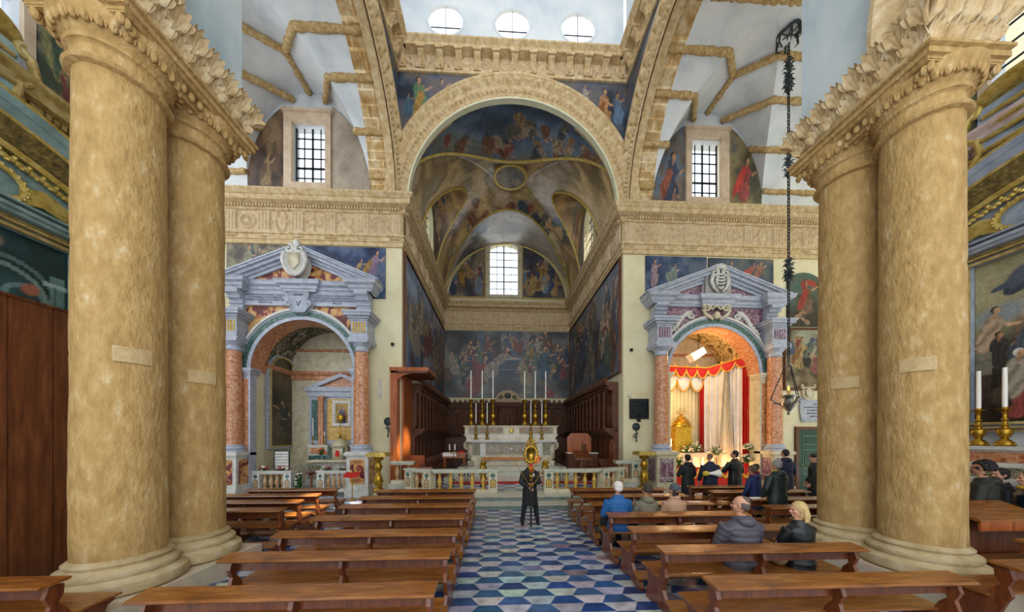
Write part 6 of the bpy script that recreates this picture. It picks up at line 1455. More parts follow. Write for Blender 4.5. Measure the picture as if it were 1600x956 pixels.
# ================================================================== PEWS
def pew_proto(L, label, group, top=True):
    t = thing('pew', label, 'pew', (0, 0, 0), group=group)
    prof = [(-.06, .80), (.05, .80), (.045, .70), (.0, .62), (.07, .54), (.10, .47), (.46, .47), (.47, .42), (.40, .38), (.36, .28), (.40, .16), (.44, .10), (.44, .0), (.30, .0), (.22, .05), (.06, .05), (-.10, .0), (-.30, .0), (-.33, .05), (-.30, .13), (-.2, .17), (-.08, .20), (-.0, .30), (-.04, .42), (-.08, .50), (-.05, .60), (-.09, .70)]
    for x in (.03, L * .5, L - .07):
        m = MB(); m.prism(prof, x, x + .045, lambda a, b, c: (c, a, b)); m.build('end_panel' if x != L * .5 else 'middle_support', wood_pew_dark, t, fix=True)
    m = MB(); m.prism([(-.16, .815), (.06, .84), (.075, .86), (.06, .872), (-.15, .848), (-.175, .83)], -.02, L + .02, lambda a, b, c: (c, a, b)); m.build('top_ledge', wood_pew, t, fix=True)
    m = MB(); m.prism([(.0, .66), (.028, .66), (.035, .82), (.005, .82)], .07, L - .07, lambda a, b, c: (c, a, b)); m.build('back_rail', wood_pew_dark, t)
    m = MB(); m.prism([(.07, .445), (.50, .46), (.51, .475), (.50, .485), (.07, .47)], -.01, L + .01, lambda a, b, c: (c, a, b)); m.box(.07, L - .07, .40, .43, .36, .45); m.build('seat', wood_pew, t, fix=True)
    m = MB(); m.prism([(-.30, .165), (-.12, .205), (-.12, .235), (-.30, .195)], .0, L, lambda a, b, c: (c, a, b)); m.build('kneeler', wood_pew, t)
    m = MB()
    for x in np.arange(.25, L - .1, .42): m.lathe([(.008, 0), (.008, .01)], 0, 0, 0, 6, T=lambda a, b, c, x=float(x): (x + a, -.002 - c, .75 + b))
    m.build('brass_screws', brass, t)
    return t
rowY = [3.02, 3.92, 4.80, 5.72, 6.67, 7.57, 8.5]
ordn = ['first', 'second', 'third', 'fourth', 'fifth', 'sixth', 'seventh']
prL = pew_proto(2.67, '', 'pews in the left block'); jit = random.Random(2)
for i, y in enumerate(rowY):
    o = prL if i == 0 else copy_tree(prL)
    o.location = (-3.29 + jit.uniform(-.01, .01), y, 0); o['label'] = f'walnut pew in the block left of the aisle, {ordn[i]} row counted from the camera'
for i, y in enumerate(rowY):
    o = copy_tree(prL); o.location = (2.13 - .02 * i + jit.uniform(-.01, .01), y, 0); o['group'] = 'pews in the right block'
    o['label'] = f'walnut pew in the block right of the aisle, {ordn[i]} row counted from the camera'
prS = pew_proto(2.4, '', 'pews in the far left block')
for i, (x, y, z) in enumerate(((-6.72, 6.42, 0), (-6.88, 7.22, 0), (-6.93, 8.02, 0), (-6.88, 8.82, 0))):
    o = prS if i == 0 else copy_tree(prS); o.location = (x, y, z); o['label'] = f'short pew behind the left columns, {ordn[i]} row counted from the columns'
for i, (x, y) in enumerate(((5.62, 6.2), (5.9, 7.02), (5.7, 8.02), (5.62, 8.82))):
    o = copy_tree(prL); o.location = (x, y, 0); o['group'] = 'pews in the far right block'; o['label'] = f'pew behind the right columns, {ordn[i]} row counted from the columns'
o = copy_tree(prS); o.location = (-6.83, 3.32, 0); o['group'] = 'pews at the columns'; o['label'] = 'pew end cropped by the lower left corner, in front of the left column'
o = copy_tree(prS); o.location = (5.74, 3.27, 0); o['group'] = 'pews at the columns'; o['label'] = 'pew end cropped by the lower right corner, in front of the right column'
o = copy_tree(prS); o.location = (7.3, 3.95, 0); o['group'] = 'pews at the columns'; o['label'] = 'pew in the right aisle beyond the nearest right column'
# papers and small things left on the pews
for k, (x, y, lb) in enumerate(((4.35, 6.67, 'cream booklet lying on the pew ledge in the fifth row right of the aisle'), (6.1, 7.02, 'white leaflet on the ledge of a pew behind the right columns'), (4.0, 7.57, 'small pink booklet on the ledge of the sixth pew right of the aisle'))):
    m = MB(); m.box(-.16, .16, -.08, .03, 0, .012); o = m.build('booklet', wax if k == 1 else mat(f'booklet_paper_{k}', ['#d8b89a', '#ffffff', '#d0a890'][k])); o.location = (x, y - .02, .865); o.rotation_euler = (.12, 0, .1); tag(o, lb, 'booklet')
# ================================================================== PEOPLE
SKIN = mat('skin', ['#b98468', '#d09c7e'], 8, .55); SKIN2 = mat('skin_olive', ['#a87658', '#c08c6a'], 8, .55)
eye_m = mat('eye', '#1a1410', rough=.2); lip_m = mat('lips', '#a05a4c')
def loft(m, rings, seg=20, T=None):
    """rings: (cx, cy, cz, rx, ry, tilt) ellipses stacked; axis roughly vertical"""
    P = []
    for k in range(seg):
        a = 2 * PI * k / seg; row = []
        for (cx, cy_, cz, rx, ry, tl) in rings:
            c, s = math.cos(a), math.sin(a); c = math.copysign(abs(c) ** .85, c); s = math.copysign(abs(s) ** .85, s)
            row.append((cx + rx * c, cy_ + ry * s, cz + ry * s * tl))
        P.append(row)
    n = len(m.v); m.grid(P, T, closed_u=True); R = len(rings)
    m.f.append(tuple(n + k * R for k in range(seg))); m.mi.append(m.m); m.f.append(tuple(n + k * R + R - 1 for k in reversed(range(seg)))); m.mi.append(m.m)
def limb(m, pts, rs, quilt=0, seg=12, T=None):
    P = [Vector(p) for p in pts]; out = []; rr = []
    for i in range(len(P) - 1):
        L = (P[i + 1] - P[i]).length; n = max(3, int(L / .02))
        for k in range(n):
            t = k / n; out.append(P[i].lerp(P[i + 1], t)); r = rs[i] + (rs[i + 1] - rs[i]) * t
            if quilt: r *= 1 + quilt * (abs(math.sin(PI * (i * L + L * t) / .075)) - .5)
            rr.append(r)
    out.append(P[-1]); rr.append(rs[-1]); m.tube(out, rr, seg, T)
def remesh(o, v, sm=2):
    r = o.modifiers.new('remesh', 'REMESH'); r.mode = 'VOXEL'; r.voxel_size = v; r.use_smooth_shade = True
    if sm: s = o.modifiers.new('smooth', 'SMOOTH'); s.factor = .5; s.iterations = sm
def hand(m, w, d, side, curl=.5, palm=(0, 0, -1)):
    """palm and five fingers from the wrist w along d; thumb toward side"""
    d = Vector(d).normalized(); pn = Vector(palm); pn = (pn - d * pn.dot(d)).normalized(); ac = d.cross(pn).normalized() * side
    w = Vector(w); c = w + d * .045
    for k in range(4): q = (k - 1.5) * .019; m.tube([w + ac * q * .6, w + d * .05 + ac * q, w + d * .088 + ac * q], [.013, .0135, .011], 8)
    for k in range(4):
        q = (k - 1.5) * .021; L = (.062, .075, .08, .07)[k] * .95 ; p = w + d * .085 + ac * q; a = 0; pts = [p]
        for s in range(3): a += curl * (.55 + .2 * s); p = p + (d * math.cos(a) + pn * math.sin(a)) * L * (.45, .32, .25)[s]; pts.append(p)
        m.tube(pts, [.0105, .010, .009, .0075], 7)
    b = w + d * .02 + ac * .03; m.tube([b, b + (d * .6 + ac * .7 + pn * .3) * .035, b + (d * .9 + ac * .5 + pn * .6) * .062, b + (d * 1.0 + ac * .1 + pn * .9) * .08], [.013, .012, .0105, .008], 7)
def person(loc, face, label, coat='black', legs='#15171c', hair='short', haircol='#1a1410', H=1.75, pose='stand', coatlen=.85, quilt=0, rough=.7, hood=False, head_yaw=0., head_tilt=0., arms=None, skin=None, shoes='#101010', lean=0., wide=1.0, group=None, extra=None, scarf=None, stance=.1):
    skin = skin or SKIN; s = H / 1.75
    t = thing('person', label, 'person', loc, face, group); sit = pose == 'sit'
    S = lambda p: (p[0] * s, p[1] * s, p[2] * s)
    pz = .56 / s if sit else .93; py = .27 if sit else 0.; W = wide
    # torso line: pelvis to neck
    def sp(z, y=0): return (0, py + y + lean * (z - pz), z)
    top = pz + .56
    rel = lambda dz: pz + dz
    tor = [(-.10, .155, .105), (-.02, .172, .12), (.10, .155, .108), (.22, .155, .11), (.34, .178, .12), (.44, .185, .115), (.50, .16, .09), (.545, .075, .06), (.62, .058, .058)]
    body = MB(); K = lambda x, y, z: (x * s, y * s, z * s)
    loft(body, [(0, sp(rel(dz))[1], rel(dz), rx * .93, ry * .93, 0) for dz, rx, ry in tor], T=K)
    shz = rel(.47); shx = .19 * W
    arms = arms or {}
    J = {}
    for sd, sg in (('L', -1), ('R', 1)):
        sh = Vector((sg * shx, sp(shz)[1], shz))
        if sd in arms: el, wr = Vector(arms[sd][0]), Vector(arms[sd][1])
        elif sit: el = sh + Vector((sg * .05, .08, -.27)); wr = Vector((sg * .08, py + .30, pz + .10))
        else: el = sh + Vector((sg * .06, .02, -.28)); wr = sh + Vector((sg * .05, .14, -.50))
        if sit: hip = Vector((sg * .09, py, pz)); kn = Vector((sg * (.12 + stance * .3), py + .43, pz - .02)); an = Vector((sg * (.12 + stance * .4), py + .36, .09 / s))
        else: hip = Vector((sg * .09, 0, pz)); kn = Vector((sg * (.09 + stance * .5), .03, .5)); an = Vector((sg * (.09 + stance), 0, .09))
        J[sd] = (sh, el, wr, hip, kn, an)
        limb(body, [sh, el, wr], [.046, .036, .026], T=K); limb(body, [hip, kn, an], [.08, .054, .036], T=K)
        d = (wr - el).normalized(); cv = arms.get(sd, (0, 0, .7))[2] if sd in arms and len(arms[sd]) > 2 else .7
        hm = MB(); hand(hm, wr, d, -sg, cv, (-sg * .8, .3, -.5)); body.add(hm.v, hm.f, K)
    # head
    hz = rel(.62) + .115; hy = sp(hz)[1] + .015
    R = Matrix.Rotation(head_yaw, 3, 'Z') @ Matrix.Rotation(head_tilt, 3, 'X')
    def HT(x, y, z): v = R @ Vector((x, y, z)); return ((v.x) * s, (v.y + hy) * s, (v.z + hz) * s)
    body.ball((0, -.012, .035), (.076, .094, .092), 20, 14, HT); body.ball((0, .018, -.02), (.062, .072, .085), 16, 12, HT); body.ball((0, .045, -.075), (.038, .038, .034), 12, 8, HT)
    body.tube([(0, .083, .02), (0, .107, -.018), (0, .098, -.03)], [.009, .015, .013], 8, HT); body.ball((0, .08, .035), (.05, .012, .012), 10, 6, HT); body.ball((0, .084, -.055), (.024, .012, .012), 10, 6, HT)
    for sg in (-1, 1): body.ball((sg * .077, -.005, -.005), (.011, .02, .032), 8, 6, HT); body.ball((sg * .04, .06, -.02), (.025, .025, .022), 8, 6, HT)
    b = body.build('body', skin, t, smooth=True); remesh(b, .0095 * s, 1)
    fm = MB()
    for sg in (-1, 1): fm.ball((sg * .031, .084, .012), (.012, .008, .007), 8, 6, HT)
    fm.build('eyes', eye_m, t, smooth=True)
    fm = MB(); fm.ball((0, .094, -.055), (.021, .007, .006), 10, 6, HT); fm.build('mouth', lip_m, t, smooth=True)
    # hair
    hm = MB(); hc = mat('hair_' + haircol.strip('#'), [haircol, haircol], 10, .6, bump=.6, bscale=60) if 'hair_' + haircol.strip('#') not in MATS else MATS['hair_' + haircol.strip('#')]
    if hair in ('short', 'long', 'bob'): hm.ball((0, -.024, .042), (.09, .098, .094), 18, 12, HT); hm.ball((0, -.055, -.01), (.082, .056, .075), 14, 10, HT)
    if hair == 'bob':
        hm.ball((0, -.045, -.04), (.098, .075, .12), 16, 12, HT); hm.ball((0, -.02, .05), (.092, .098, .095), 16, 12, HT)
        for q in range(14): a = PI * 1.0 * q / 13; hm.tube([HT(.085 * math.cos(a), -.03 - .065 * math.sin(a), .05), HT(.1 * math.cos(a), -.04 - .08 * math.sin(a), -.06), HT(.098 * math.cos(a), -.035 - .085 * math.sin(a), -.165)], [.02, .024, .012], 6)
    if hair == 'long':
        for q in range(9): a = PI * q / 8; hm.tube([HT(.075 * math.cos(a), -.03 - .06 * math.sin(a), .02), HT(.085 * math.cos(a), -.05 - .07 * math.sin(a), -.12), HT(.08 * math.cos(a), -.06 - .08 * math.sin(a), -.26)], [.025, .028, .012], 6)
    if hair == 'curly':
        rr = random.Random(3)
        for q in range(90):
            a = rr.uniform(0, 2 * PI); e = rr.uniform(-.5, 1.5); v = (math.cos(a) * math.cos(e) * .098, math.sin(a) * math.cos(e) * .105 - .025, .035 + math.sin(e) * .105)
            if v[1] > .03 and v[2] < .07: continue
            hm.ball(v, .026, 7, 5, HT)
    if hair == 'bald':
        for sg in (-1, 1): hm.ball((sg * .062, -.03, .005), (.022, .055, .045), 10, 8, HT)
        hm.ball((0, -.06, -.005), (.074, .05, .068), 14, 10, HT); hm.ball((0, -.035, .06), (.06, .075, .068), 14, 10, HT)
    if hair == 'shaved': hm.ball((0, -.018, .04), (.078, .09, .088), 16, 10, HT)
    if hair in ('beanie', 'cap'):
        hm.ball((0, -.015, .055), (.09, .104, .092), 20, 12, HT)
    if hair == 'beanie':
        pass
    ho = hm.build('knitted_hat' if hair == 'beanie' else 'cap' if hair == 'cap' else 'hair', hc, t, smooth=True); remesh(ho, .008 * s, 1)
    if hair == 'beanie':
        x = MB(); x.tube([HT(.092 * math.cos(a), -.015 + .105 * math.sin(a), .02) for a in [2 * PI * i / 24 for i in range(24)]], .014, 8, closed=True); x.build('hat_brim', hc, ho, smooth=True)
        x = MB()
        for sg in (-1, 1): x.tube([HT(sg * .07, -.03, 0), HT(sg * .085, -.03, -.1), HT(sg * .08, -.0, -.2)], [.03, .03, .012], 7)
        x.build('hair', MATS.get('hair_1a1410') or mat('hair_1a1410', ['#1a1410', '#1a1410']), t, smooth=True)
    if hair == 'cap':
        x = MB(); x.ball((0, .1, .045), (.065, .06, .01), 12, 6, HT); x.build('peak', hc, ho, smooth=True)
    # trousers, shoes
    tm = mat('trousers_' + legs.strip('#'), [legs, legs], 30, .85, bump=.2, bscale=60) if 'trousers_' + legs.strip('#') not in MATS else MATS['trousers_' + legs.strip('#')]
    m = MB(); loft(m, [(0, py - .01, pz - .12, .15, .12, 0), (0, py, pz - .02, .185, .135, 0), (0, py, pz + .1, .17, .125, 0)], T=K)
    for sd in 'LR': _, _, _, hip, kn, an = J[sd]; limb(m, [hip, kn, an + Vector((0, 0, -.02))], [.098, .074, .056], T=K)
    o = m.build('trousers', tm, t, smooth=True); remesh(o, .014 * s)
    sm_ = MATS.get('shoes_' + shoes.strip('#')) or mat('shoes_' + shoes.strip('#'), shoes, rough=.4)
    for sd in 'LR':
        an = J[sd][5]; m = MB(); x, y = an.x, an.y; z = 0 if not sit else 0
        m.ball((x, y + .05, .055), (.048, .13, .05), 14, 8, K); m.ball((x, y + .13, .045), (.048, .06, .038), 12, 8, K); m.ball((x, y - .02, .08), (.045, .06, .06), 12, 8, K); m.box(x - .042, x + .042, y - .07, y + .17, 0, .022, K)
        o = m.build('shoe', sm_, t, smooth=True); remesh(o, .01)
    # coat
    cm = MATS.get(coat) if coat in MATS else mat('coat_' + coat.strip('#'), [coat, coat], 20, rough, bump=.35, bscale=9)
    m = MB(); rings = []
    lo = -coatlen * .5 if not sit else -.12
    zs = np.arange(lo, .585, .0125)
    for dz in zs:
        dz = float(dz); rx = np.interp(dz, [lo, -.05, .1, .25, .38, .45, .5, .54, .585], [.205, .2, .18, .18, .2, .205, .18, .115, .085]) * (.5 + .5 * W); ry = np.interp(dz, [lo, -.05, .12, .3, .45, .52, .585], [.16, .155, .14, .145, .14, .105, .085])
        if quilt and dz < .5: k = 1 + quilt * (abs(math.sin(PI * dz / .085)) ** .6 - .6); rx *= k; ry *= k
        z = rel(dz); rings.append((0, sp(z)[1] - .005, z, rx, ry, 0))
    loft(m, rings, 28, K)
    for sd, sg in (('L', -1), ('R', 1)):
        sh, el, wr = J[sd][:3]; q = (wr - el).normalized() * .02
        limb(m, [sh + Vector((-sg * .03, 0, 0)), el, wr - q], [.088 * W, .07, .052], quilt * 1.2, T=K)
    if sit: m.ball((0, py - .02, pz - .02), (.2 * W, .16, .1), 16, 10, K)
    if hood:
        m.ball((0, sp(rel(.53))[1] - .09, rel(.54)), (.12, .085, .075), 16, 10, K); m.tube([K(.1 * math.cos(a), sp(rel(.56))[1] + .08 * math.sin(a) - .01, rel(.57) - .02 * math.sin(a)) for a in [2 * PI * i / 20 for i in range(20)]], .03 * s, 8, closed=True)
    else: m.tube([K(.075 * math.cos(a), sp(rel(.58))[1] + .07 * math.sin(a), rel(.58) - .012 * math.sin(a)) for a in [2 * PI * i / 20 for i in range(20)]], .022 * s, 8, closed=True)
    co = m.build('coat', cm, t, smooth=True); remesh(co, .011 * s, 1)
    if scarf:
        m = MB(); m.tube([K(.085 * math.cos(a), sp(rel(.58))[1] + .085 * math.sin(a), rel(.585)) for a in [2 * PI * i / 20 for i in range(20)]], .03, 8, closed=True); m.build('scarf', mat('scarf_' + scarf.strip('#'), scarf, rough=.9), t, smooth=True)
    t['_s'] = s
    if '_s' in t: del t['_s']
    return t
# the man holding the processional emblem in the aisle
MP = (.85, 8.15, 0)
person(MP, PI, 'person in a long black coat facing the camera in the aisle, holding a processional pole', '#08080c', '#10141c', 'short', '#0c0a0a', 1.72, coatlen=.84, head_tilt=-.5, arms={'R': ((.24, .1, 1.14), (.03, .24, 1.0), 1.6), 'L': ((-.24, .08, 1.14), (-.04, .22, 1.12), 1.6)}, stance=.12)
t = thing('processional_emblem', 'tall black pole with ornate gilt head and red band held in the aisle', 'processional emblem', (MP[0] + .0, MP[1] - .29, 0))
m = MB(); m.lathe([(.022, 0), (.028, .02), (.024, .05), (.024, 1.35), (.018, 1.42)], seg=12); m.build('pole', black_paint, t, smooth=True)
m = MB()
for zz, r in ((1.08, .045), (1.2, .035), (1.3, .05)): m.ball((0, 0, zz), (r, r, r * .8), 12, 8)
m.lathe([(.02, 1.38), (.06, 1.42), (.08, 1.5), (.05, 1.56), (.03, 1.6)], seg=14)
m.build('gilt_knop', gold, t, smooth=True)
m = MB(); m.tube([(.15 * math.cos(a), 0, 1.86 + .2 * math.sin(a)) for a in [2 * PI * i / 28 for i in range(28)]], .028, 8, closed=True)
for k in range(16): a = 2 * PI * k / 16; m.ball((.17 * math.cos(a), 0, 1.86 + .22 * math.sin(a)), (.04, .03, .04), 7, 5)
for s in (-1, 1): spiral(m, local, s * .1, 2.14, .08, 1.2, .02, s, PI / 2, 0); m.tube([(s * .12, 0, 2.08), (s * .02, 0, 2.24)], .018, 6)
m.ball((0, 0, 2.22), .05, 10, 8); m.tube([(0, 0, 2.22), (0, 0, 2.36)], .012, 6); m.tube([(-.05, 0, 2.31), (.05, 0, 2.31)], .012, 6); m.prism([(-.1, 1.68), (.1, 1.68), (.1, 2.02), (-.1, 2.02)], -.03, -.02, local); m.build('gilt_head', brass, t, smooth=1)
m = MB(); m.prism([(-.035, 1.42), (.035, 1.42), (.04, 1.62), (-.04, 1.62)], .05, .065, local); m.build('red_band', red_cloth, t)
m = MB(); m.prism([(.1, 1.62), (.2, 1.66), (.2, 1.86), (.17, 1.8), (.16, 1.98), (.12, 1.8), (.09, 1.84)], .0, .02, local); m.build('orange_plume', mat('orange_plume', '#e8642a', rough=.7), t)
for s in (-1, 1):
    m = MB(); m.tube([(s * .02, -.04, 1.02), (s * .2, -.05, 1.32), (s * .42, .0, 1.66), (s * .5, .02, 1.8)], .009, 6); m.tube([(s * .15, -.04, 1.72), (s * .04, -.06, 1.38), (0, -.05, 1.2)], .007, 6); m.build('gold_cord', gold, t, smooth=True)
m = MB(); m.ball((.06, -.07, 1.32), (.035, .012, .055), 12, 8); m.build('medal', silver, t, smooth=True)
# seated people
person((2.38, 5.72, 0), 0, 'seated person with white hair in a bright blue jacket, nearest the aisle', '#17558f', '#141a1c', 'short', '#d8d0c8', 1.76, 'sit', quilt=.06, head_tilt=-.12, wide=1.1)
person((2.95, 5.72, 0), 0, 'seated person with curly brown hair in an olive grey coat beside the blue jacket', '#6f6a56', '#1c2630', 'curly', '#3a2a20', 1.64, 'sit', head_yaw=.35, hood=True)
person((3.52, 5.72, 0), 0, 'seated person in a grey knitted hat and tan coat in the fourth pew', '#b08a6c', '#181818', 'beanie', '#4a5058', 1.64, 'sit', head_yaw=.7, hood=False, scarf='#b89274')
person((3.45, 3.92, 0), 0, 'seated balding person in a grey quilted hooded jacket in the second pew on the right', '#4a4750', '#12141a', 'bald', '#5a5048', 1.84, 'sit', quilt=.09, hood=True, head_yaw=.75, wide=1.18, rough=.55, shoes='#6a5a3c')
person((4.3, 3.92, 0), .1, 'seated person with chin-length blond hair in a black leather jacket in the second pew', '#0d1216', '#101418', 'bob', '#c9ac72', 1.66, 'sit', head_yaw=1.25, rough=.35, wide=1.05)
t = thing('shoulder_bag', 'soft beige bag on the pew beside the blond person', 'bag', (4.02, 4.22, .485)); m = MB(); m.ball((0, 0, .12), (.13, .1, .13), 16, 10); m.ball((.02, .02, .18), (.1, .08, .1), 12, 8); m.build('body', mat('beige_cloth', ['#8a7050', '#a88c68'], 8, .9, bump=.4, bscale=14), t, smooth=True); m = MB(); m.tube([(-.1, 0, .2), (-.04, 0, .33), (.06, 0, .33), (.12, 0, .2)], .01, 6); m.build('strap', wood_pew_dark, t, smooth=True)
# standing people by the right chapel
person((6.03, 9.5, 0), .1, 'standing person in a black hooded coat, leftmost in front of the curtained chapel', '#0c1016', '#0e1218', 'short', '#0e0c0c', 1.72, hood=True, head_yaw=-.3, arms={'L': ((-.27, .08, 1.12), (-.12, .26, 1.12)), 'R': ((.27, .05, 1.12), (.26, .2, 1.0))})
person((6.76, 9.5, 0), 0, 'standing person with a shaved head in a navy quilted jacket holding the megaphone', '#121c36', '#10131c', 'shaved', '#7a5a48', 1.74, quilt=.06, wide=1.18)
t = thing('megaphone', 'white and yellow megaphone held low by the person in the navy quilted jacket', 'megaphone', (6.62, 9.27, 1.17)); m = MB(); m.lathe([(.04, -.12), (.045, 0), (.065, .1), (.12, .25), (.13, .26), (.1, .25)], seg=20, T=lambda x, y, z: (z, y, x)); m.build('horn', wax, t, smooth=True); m = MB(); m.lathe([(.03, -.24), (.075, -.22), (.08, -.12), (.05, -.08)], seg=16, T=lambda x, y, z: (z, y, x)); m.build('yellow_end', mat('yellow_plastic', '#d8c040', rough=.4), t, smooth=True)
person((7.72, 9.68, 0), .2, 'standing person in a black leather jacket with a strap, face turned left', '#0b0f10', '#0c0e10', 'short', '#120e0c', 1.82, head_yaw=.9, rough=.4, wide=1.1, arms={'L': ((-.3, .12, 1.14), (-.14, .3, 1.22)), 'R': ((.3, .02, 1.12), (.26, .22, 1.08))})
person((6.6, 7.58, 0), .3, 'shorter person in a blue jacket with curly hair and red scarf between the pews', '#1a2a5a', '#141822', 'curly', '#5a4a3a', 1.52, hood=True, scarf='#a82434', lean=.12)
person((7.4, 8.5, 0), .5, 'child with dark hair in a navy jacket behind the person with the furry collar', '#10182c', '#10141c', 'short', '#0c0a10', 1.5, scarf='#8c2030')
person((6.46, 6.83, 0), .15, 'standing person with grey hair in a dark green jacket and blue jeans', '#1c2a26', '#3a6a9c', 'short', '#8f8c88', 1.74, hood=True, wide=1.15, scarf='#c8a82c', rough=.5)
person((9.36, 9.6, 0), -.1, 'tall standing person in a navy hooded coat in front of the green door', '#0f1836', '#0e1428', 'short', '#0e0c0c', 1.86, hood=True, wide=1.12, head_yaw=.3)
person((9.6, 8.9, 0), .9, 'standing person in a dark cap half hidden behind the right columns', '#141a16', '#0e100e', 'cap', '#14140f', 1.76, head_yaw=.3)
# right aisle
person((8.45, 4.97, 0), .4, 'person with large dark curly hair in an olive coat, right aisle beside the column', '#23261c', '#121212', 'curly', '#0e0a08', 1.84, hood=True, wide=1.1)
person((9.05, 5.12, 0), .9, 'boy with short dark hair in a black jacket and striped trousers in the right aisle', '#0a0e14', '#14161c', 'short', '#120c0a', 1.7, head_yaw=.4)
person((8.9, 4.76, 0), 1.0, 'person in a dark leather jacket with yellow collar at the right picture edge', '#101c26', '#12161a', 'short', '#120c0a', 1.68, rough=.35, scarf='#c0a030')
# ================================================================== SIDE AISLES: walls, gilded retables, wooden screen
for side, x, s in (('left', -8.3, 1), ('right', 9.9, -1)):
    sg = s; T0 = YZ(x, s)
    m = MB(); ww = (4.5, 5.72, 9.15 if s > 0 else 8.95, 11)
    m.prism([(-3, 0), (7.3, 0), (7.3, 13), (-3, 13)], -.3, 0, T0, holes=[[(ww[0], ww[2]), (ww[0], ww[3]), (ww[1], ww[3]), (ww[1], ww[2])]])
    m.build(f'wall_aisle_{side}', vault_white, kind='structure', fix=True)
    m = MB(); m.prism([(ww[0] - .14, ww[2] - .14), (ww[1] + .14, ww[2] - .14), (ww[1] + .14, ww[3] + .14), (ww[0] - .14, ww[3] + .14)], 0, .08, T0, holes=[[(ww[0], ww[2]), (ww[0], ww[3]), (ww[1], ww[3]), (ww[1], ww[2])]])
    w = m.build(f'window_{9 if s > 0 else 10}', surround, kind='structure', fix=True); m = MB()
    for k in range(1, 4): m.prism([(ww[0] + .305 * k - .015, ww[2]), (ww[0] + .305 * k + .015, ww[2]), (ww[0] + .305 * k + .015, ww[3]), (ww[0] + .305 * k - .015, ww[3])], -.2, -.17, T0)
    for k in range(1, 5): m.prism([(ww[0], ww[2] + .37 * k - .015), (ww[1], ww[2] + .37 * k - .015), (ww[1], ww[2] + .37 * k + .015), (ww[0], ww[2] + .37 * k + .015)], -.2, -.17, T0)
    m.build('grille', iron, w); m = MB(); m.prism([(ww[0], ww[2]), (ww[1], ww[2]), (ww[1], ww[3]), (ww[0], ww[3])], -.26, -.25, T0); m.build('pane', glass, w)
    m = MB(); path = [(x, -3), (x, 7.3)] if s > 0 else [(x, 7.3), (x, -3)]
    m.grid(sweep(path, [(0, 7.25), (.08, 7.27), (.08, 7.4), (.05, 7.42), (.05, 7.95), (.1, 8.0), (.14, 8.06), (.14, 8.12), (.3, 8.16), (.32, 8.3), (.4, 8.38), (.42, 8.44), (0, 8.48)]))
    for k in range(40): y = 3.2 + k * .1; m.prism([(y, 8.03), (y + .06, 8.03), (y + .06, 8.12), (y, 8.12)], .12, .2, T0)
    m.build(f'trim_{25 if s > 0 else 26}', ochre_wood if s > 0 else mat('pink_grey_cornice', ['#a88c84', '#c4aca4', '#d4c4bc'], 5, .8), kind='structure')
    a, b = (Vector((x, 2.5)), Vector((x, 7.2))) if s > 0 else (Vector((x, 7.2)), Vector((x, 2.5)))
    frieze(f'trim_{27 if s > 0 else 28}', a, b, 7.43, 7.95, .055, pitch=.9, tw=.3, seed=3 if s > 0 else 5, res=.02, amp=.06)
    # lunette painting beside the window
    p = Pic(80, 50, .6, 111 + s, ['#39483c', '#66705a', '#8c8a6a', '#4a4436'], 3); p.fig(.26, .25, .6, '#a09a4a', -.35, cloak='#3a5c4a', face=1 if s > 0 else -1); p.fig(.34, .1, .4, '#8a3a2c', -.3, kneel=True)
    ya, yb_ = 5.9, 6.62
    P0, d = ((x + .005, ya, 8.46), (0, yb_ - ya, 0)) if s > 0 else ((x - .005, yb_, 8.46), (0, ya - yb_, 0))
    canvas('lunette_painting', P0, d, (0, 0, 2.2), 80, 50, p, f'tapering painting of a bearded figure in yellow and green beside the {side} aisle window', depth=.03, mask=(lambda U: (np.zeros_like(U), np.clip(1.0 - .95 * U ** 1.2, .03, 1))) if s > 0 else (lambda U: (np.zeros_like(U), np.clip(1.0 - .95 * (1 - U) ** 1.2, .03, 1))))
    # retable
    yc = 4.62 if s > 0 else 4.25
    t = thing('gilded_retable', ('teal and gold' if s > 0 else 'grey and gold') + f' arched retable with crowned shield on the {side} aisle wall', 'retable', (x, yc, 0), -PI / 2 * 0)
    TT = (lambda a, b, c, s=s: (s * c, a, b))
    body_m = retable_teal if s > 0 else mat('blue_grey_painted_wood', ['#6c7684', '#8f99a6', '#a9b0b8'], 4, .5)
    m = MB(); m.prism([(-1.9, 2.45), (1.9, 2.45), (1.9, 7.0), (-1.9, 7.0)], .0, .14, TT, holes=[[(-1.66, 2.6), (-1.66, 5.8), (1.66, 5.8), (1.66, 2.6)]]); m.build('frame_body', body_m, t, fix=True)
    m = MB()
    for e, w, d0, d1 in ((0, .05, .14, .2), (.09, .04, .14, .24), (.16, .03, .14, .2)):
        m.prism([(-1.66 - e - w, 2.6 - e - w), (1.66 + e + w, 2.6 - e - w), (1.66 + e + w, 5.8 + e + w), (-1.66 - e - w, 5.8 + e + w)], d0, d1, TT, holes=[[(-1.66 - e, 2.6 - e), (-1.66 - e, 5.8 + e), (1.66 + e, 5.8 + e), (1.66 + e, 2.6 - e)]])
    m.build('gilt_frame', ochre_wood, t, fix=True)
    m = MB()
    for (z0, z1, d) in ((6.0, 6.06, .34), (6.06, 6.12, .4), (6.16, 6.19, .44)): m.prism([(-1.95, z0), (1.95, z0), (1.95, z1), (-1.95, z1)], .1, d, TT)
    m.build('cornice', body_m, t)
    def arcb(r0, r1, d0, d1, mt, nm):
        m = MB(); R = 5.6; zc = 7.62 - R; aw = math.asin(2.05 / R); m.grid([[TT(R_ * math.sin(a), zc + R_ * math.cos(a) - .45 * abs(a / aw) ** 6 * 0, d) for R_, d in ((R + r0, .1), (R + r0, d0), (R + r1, d1), (R + r1, .1))] for a in [-aw + 2 * aw * i / 40 for i in range(41)]]); m.build(nm, mt, t)
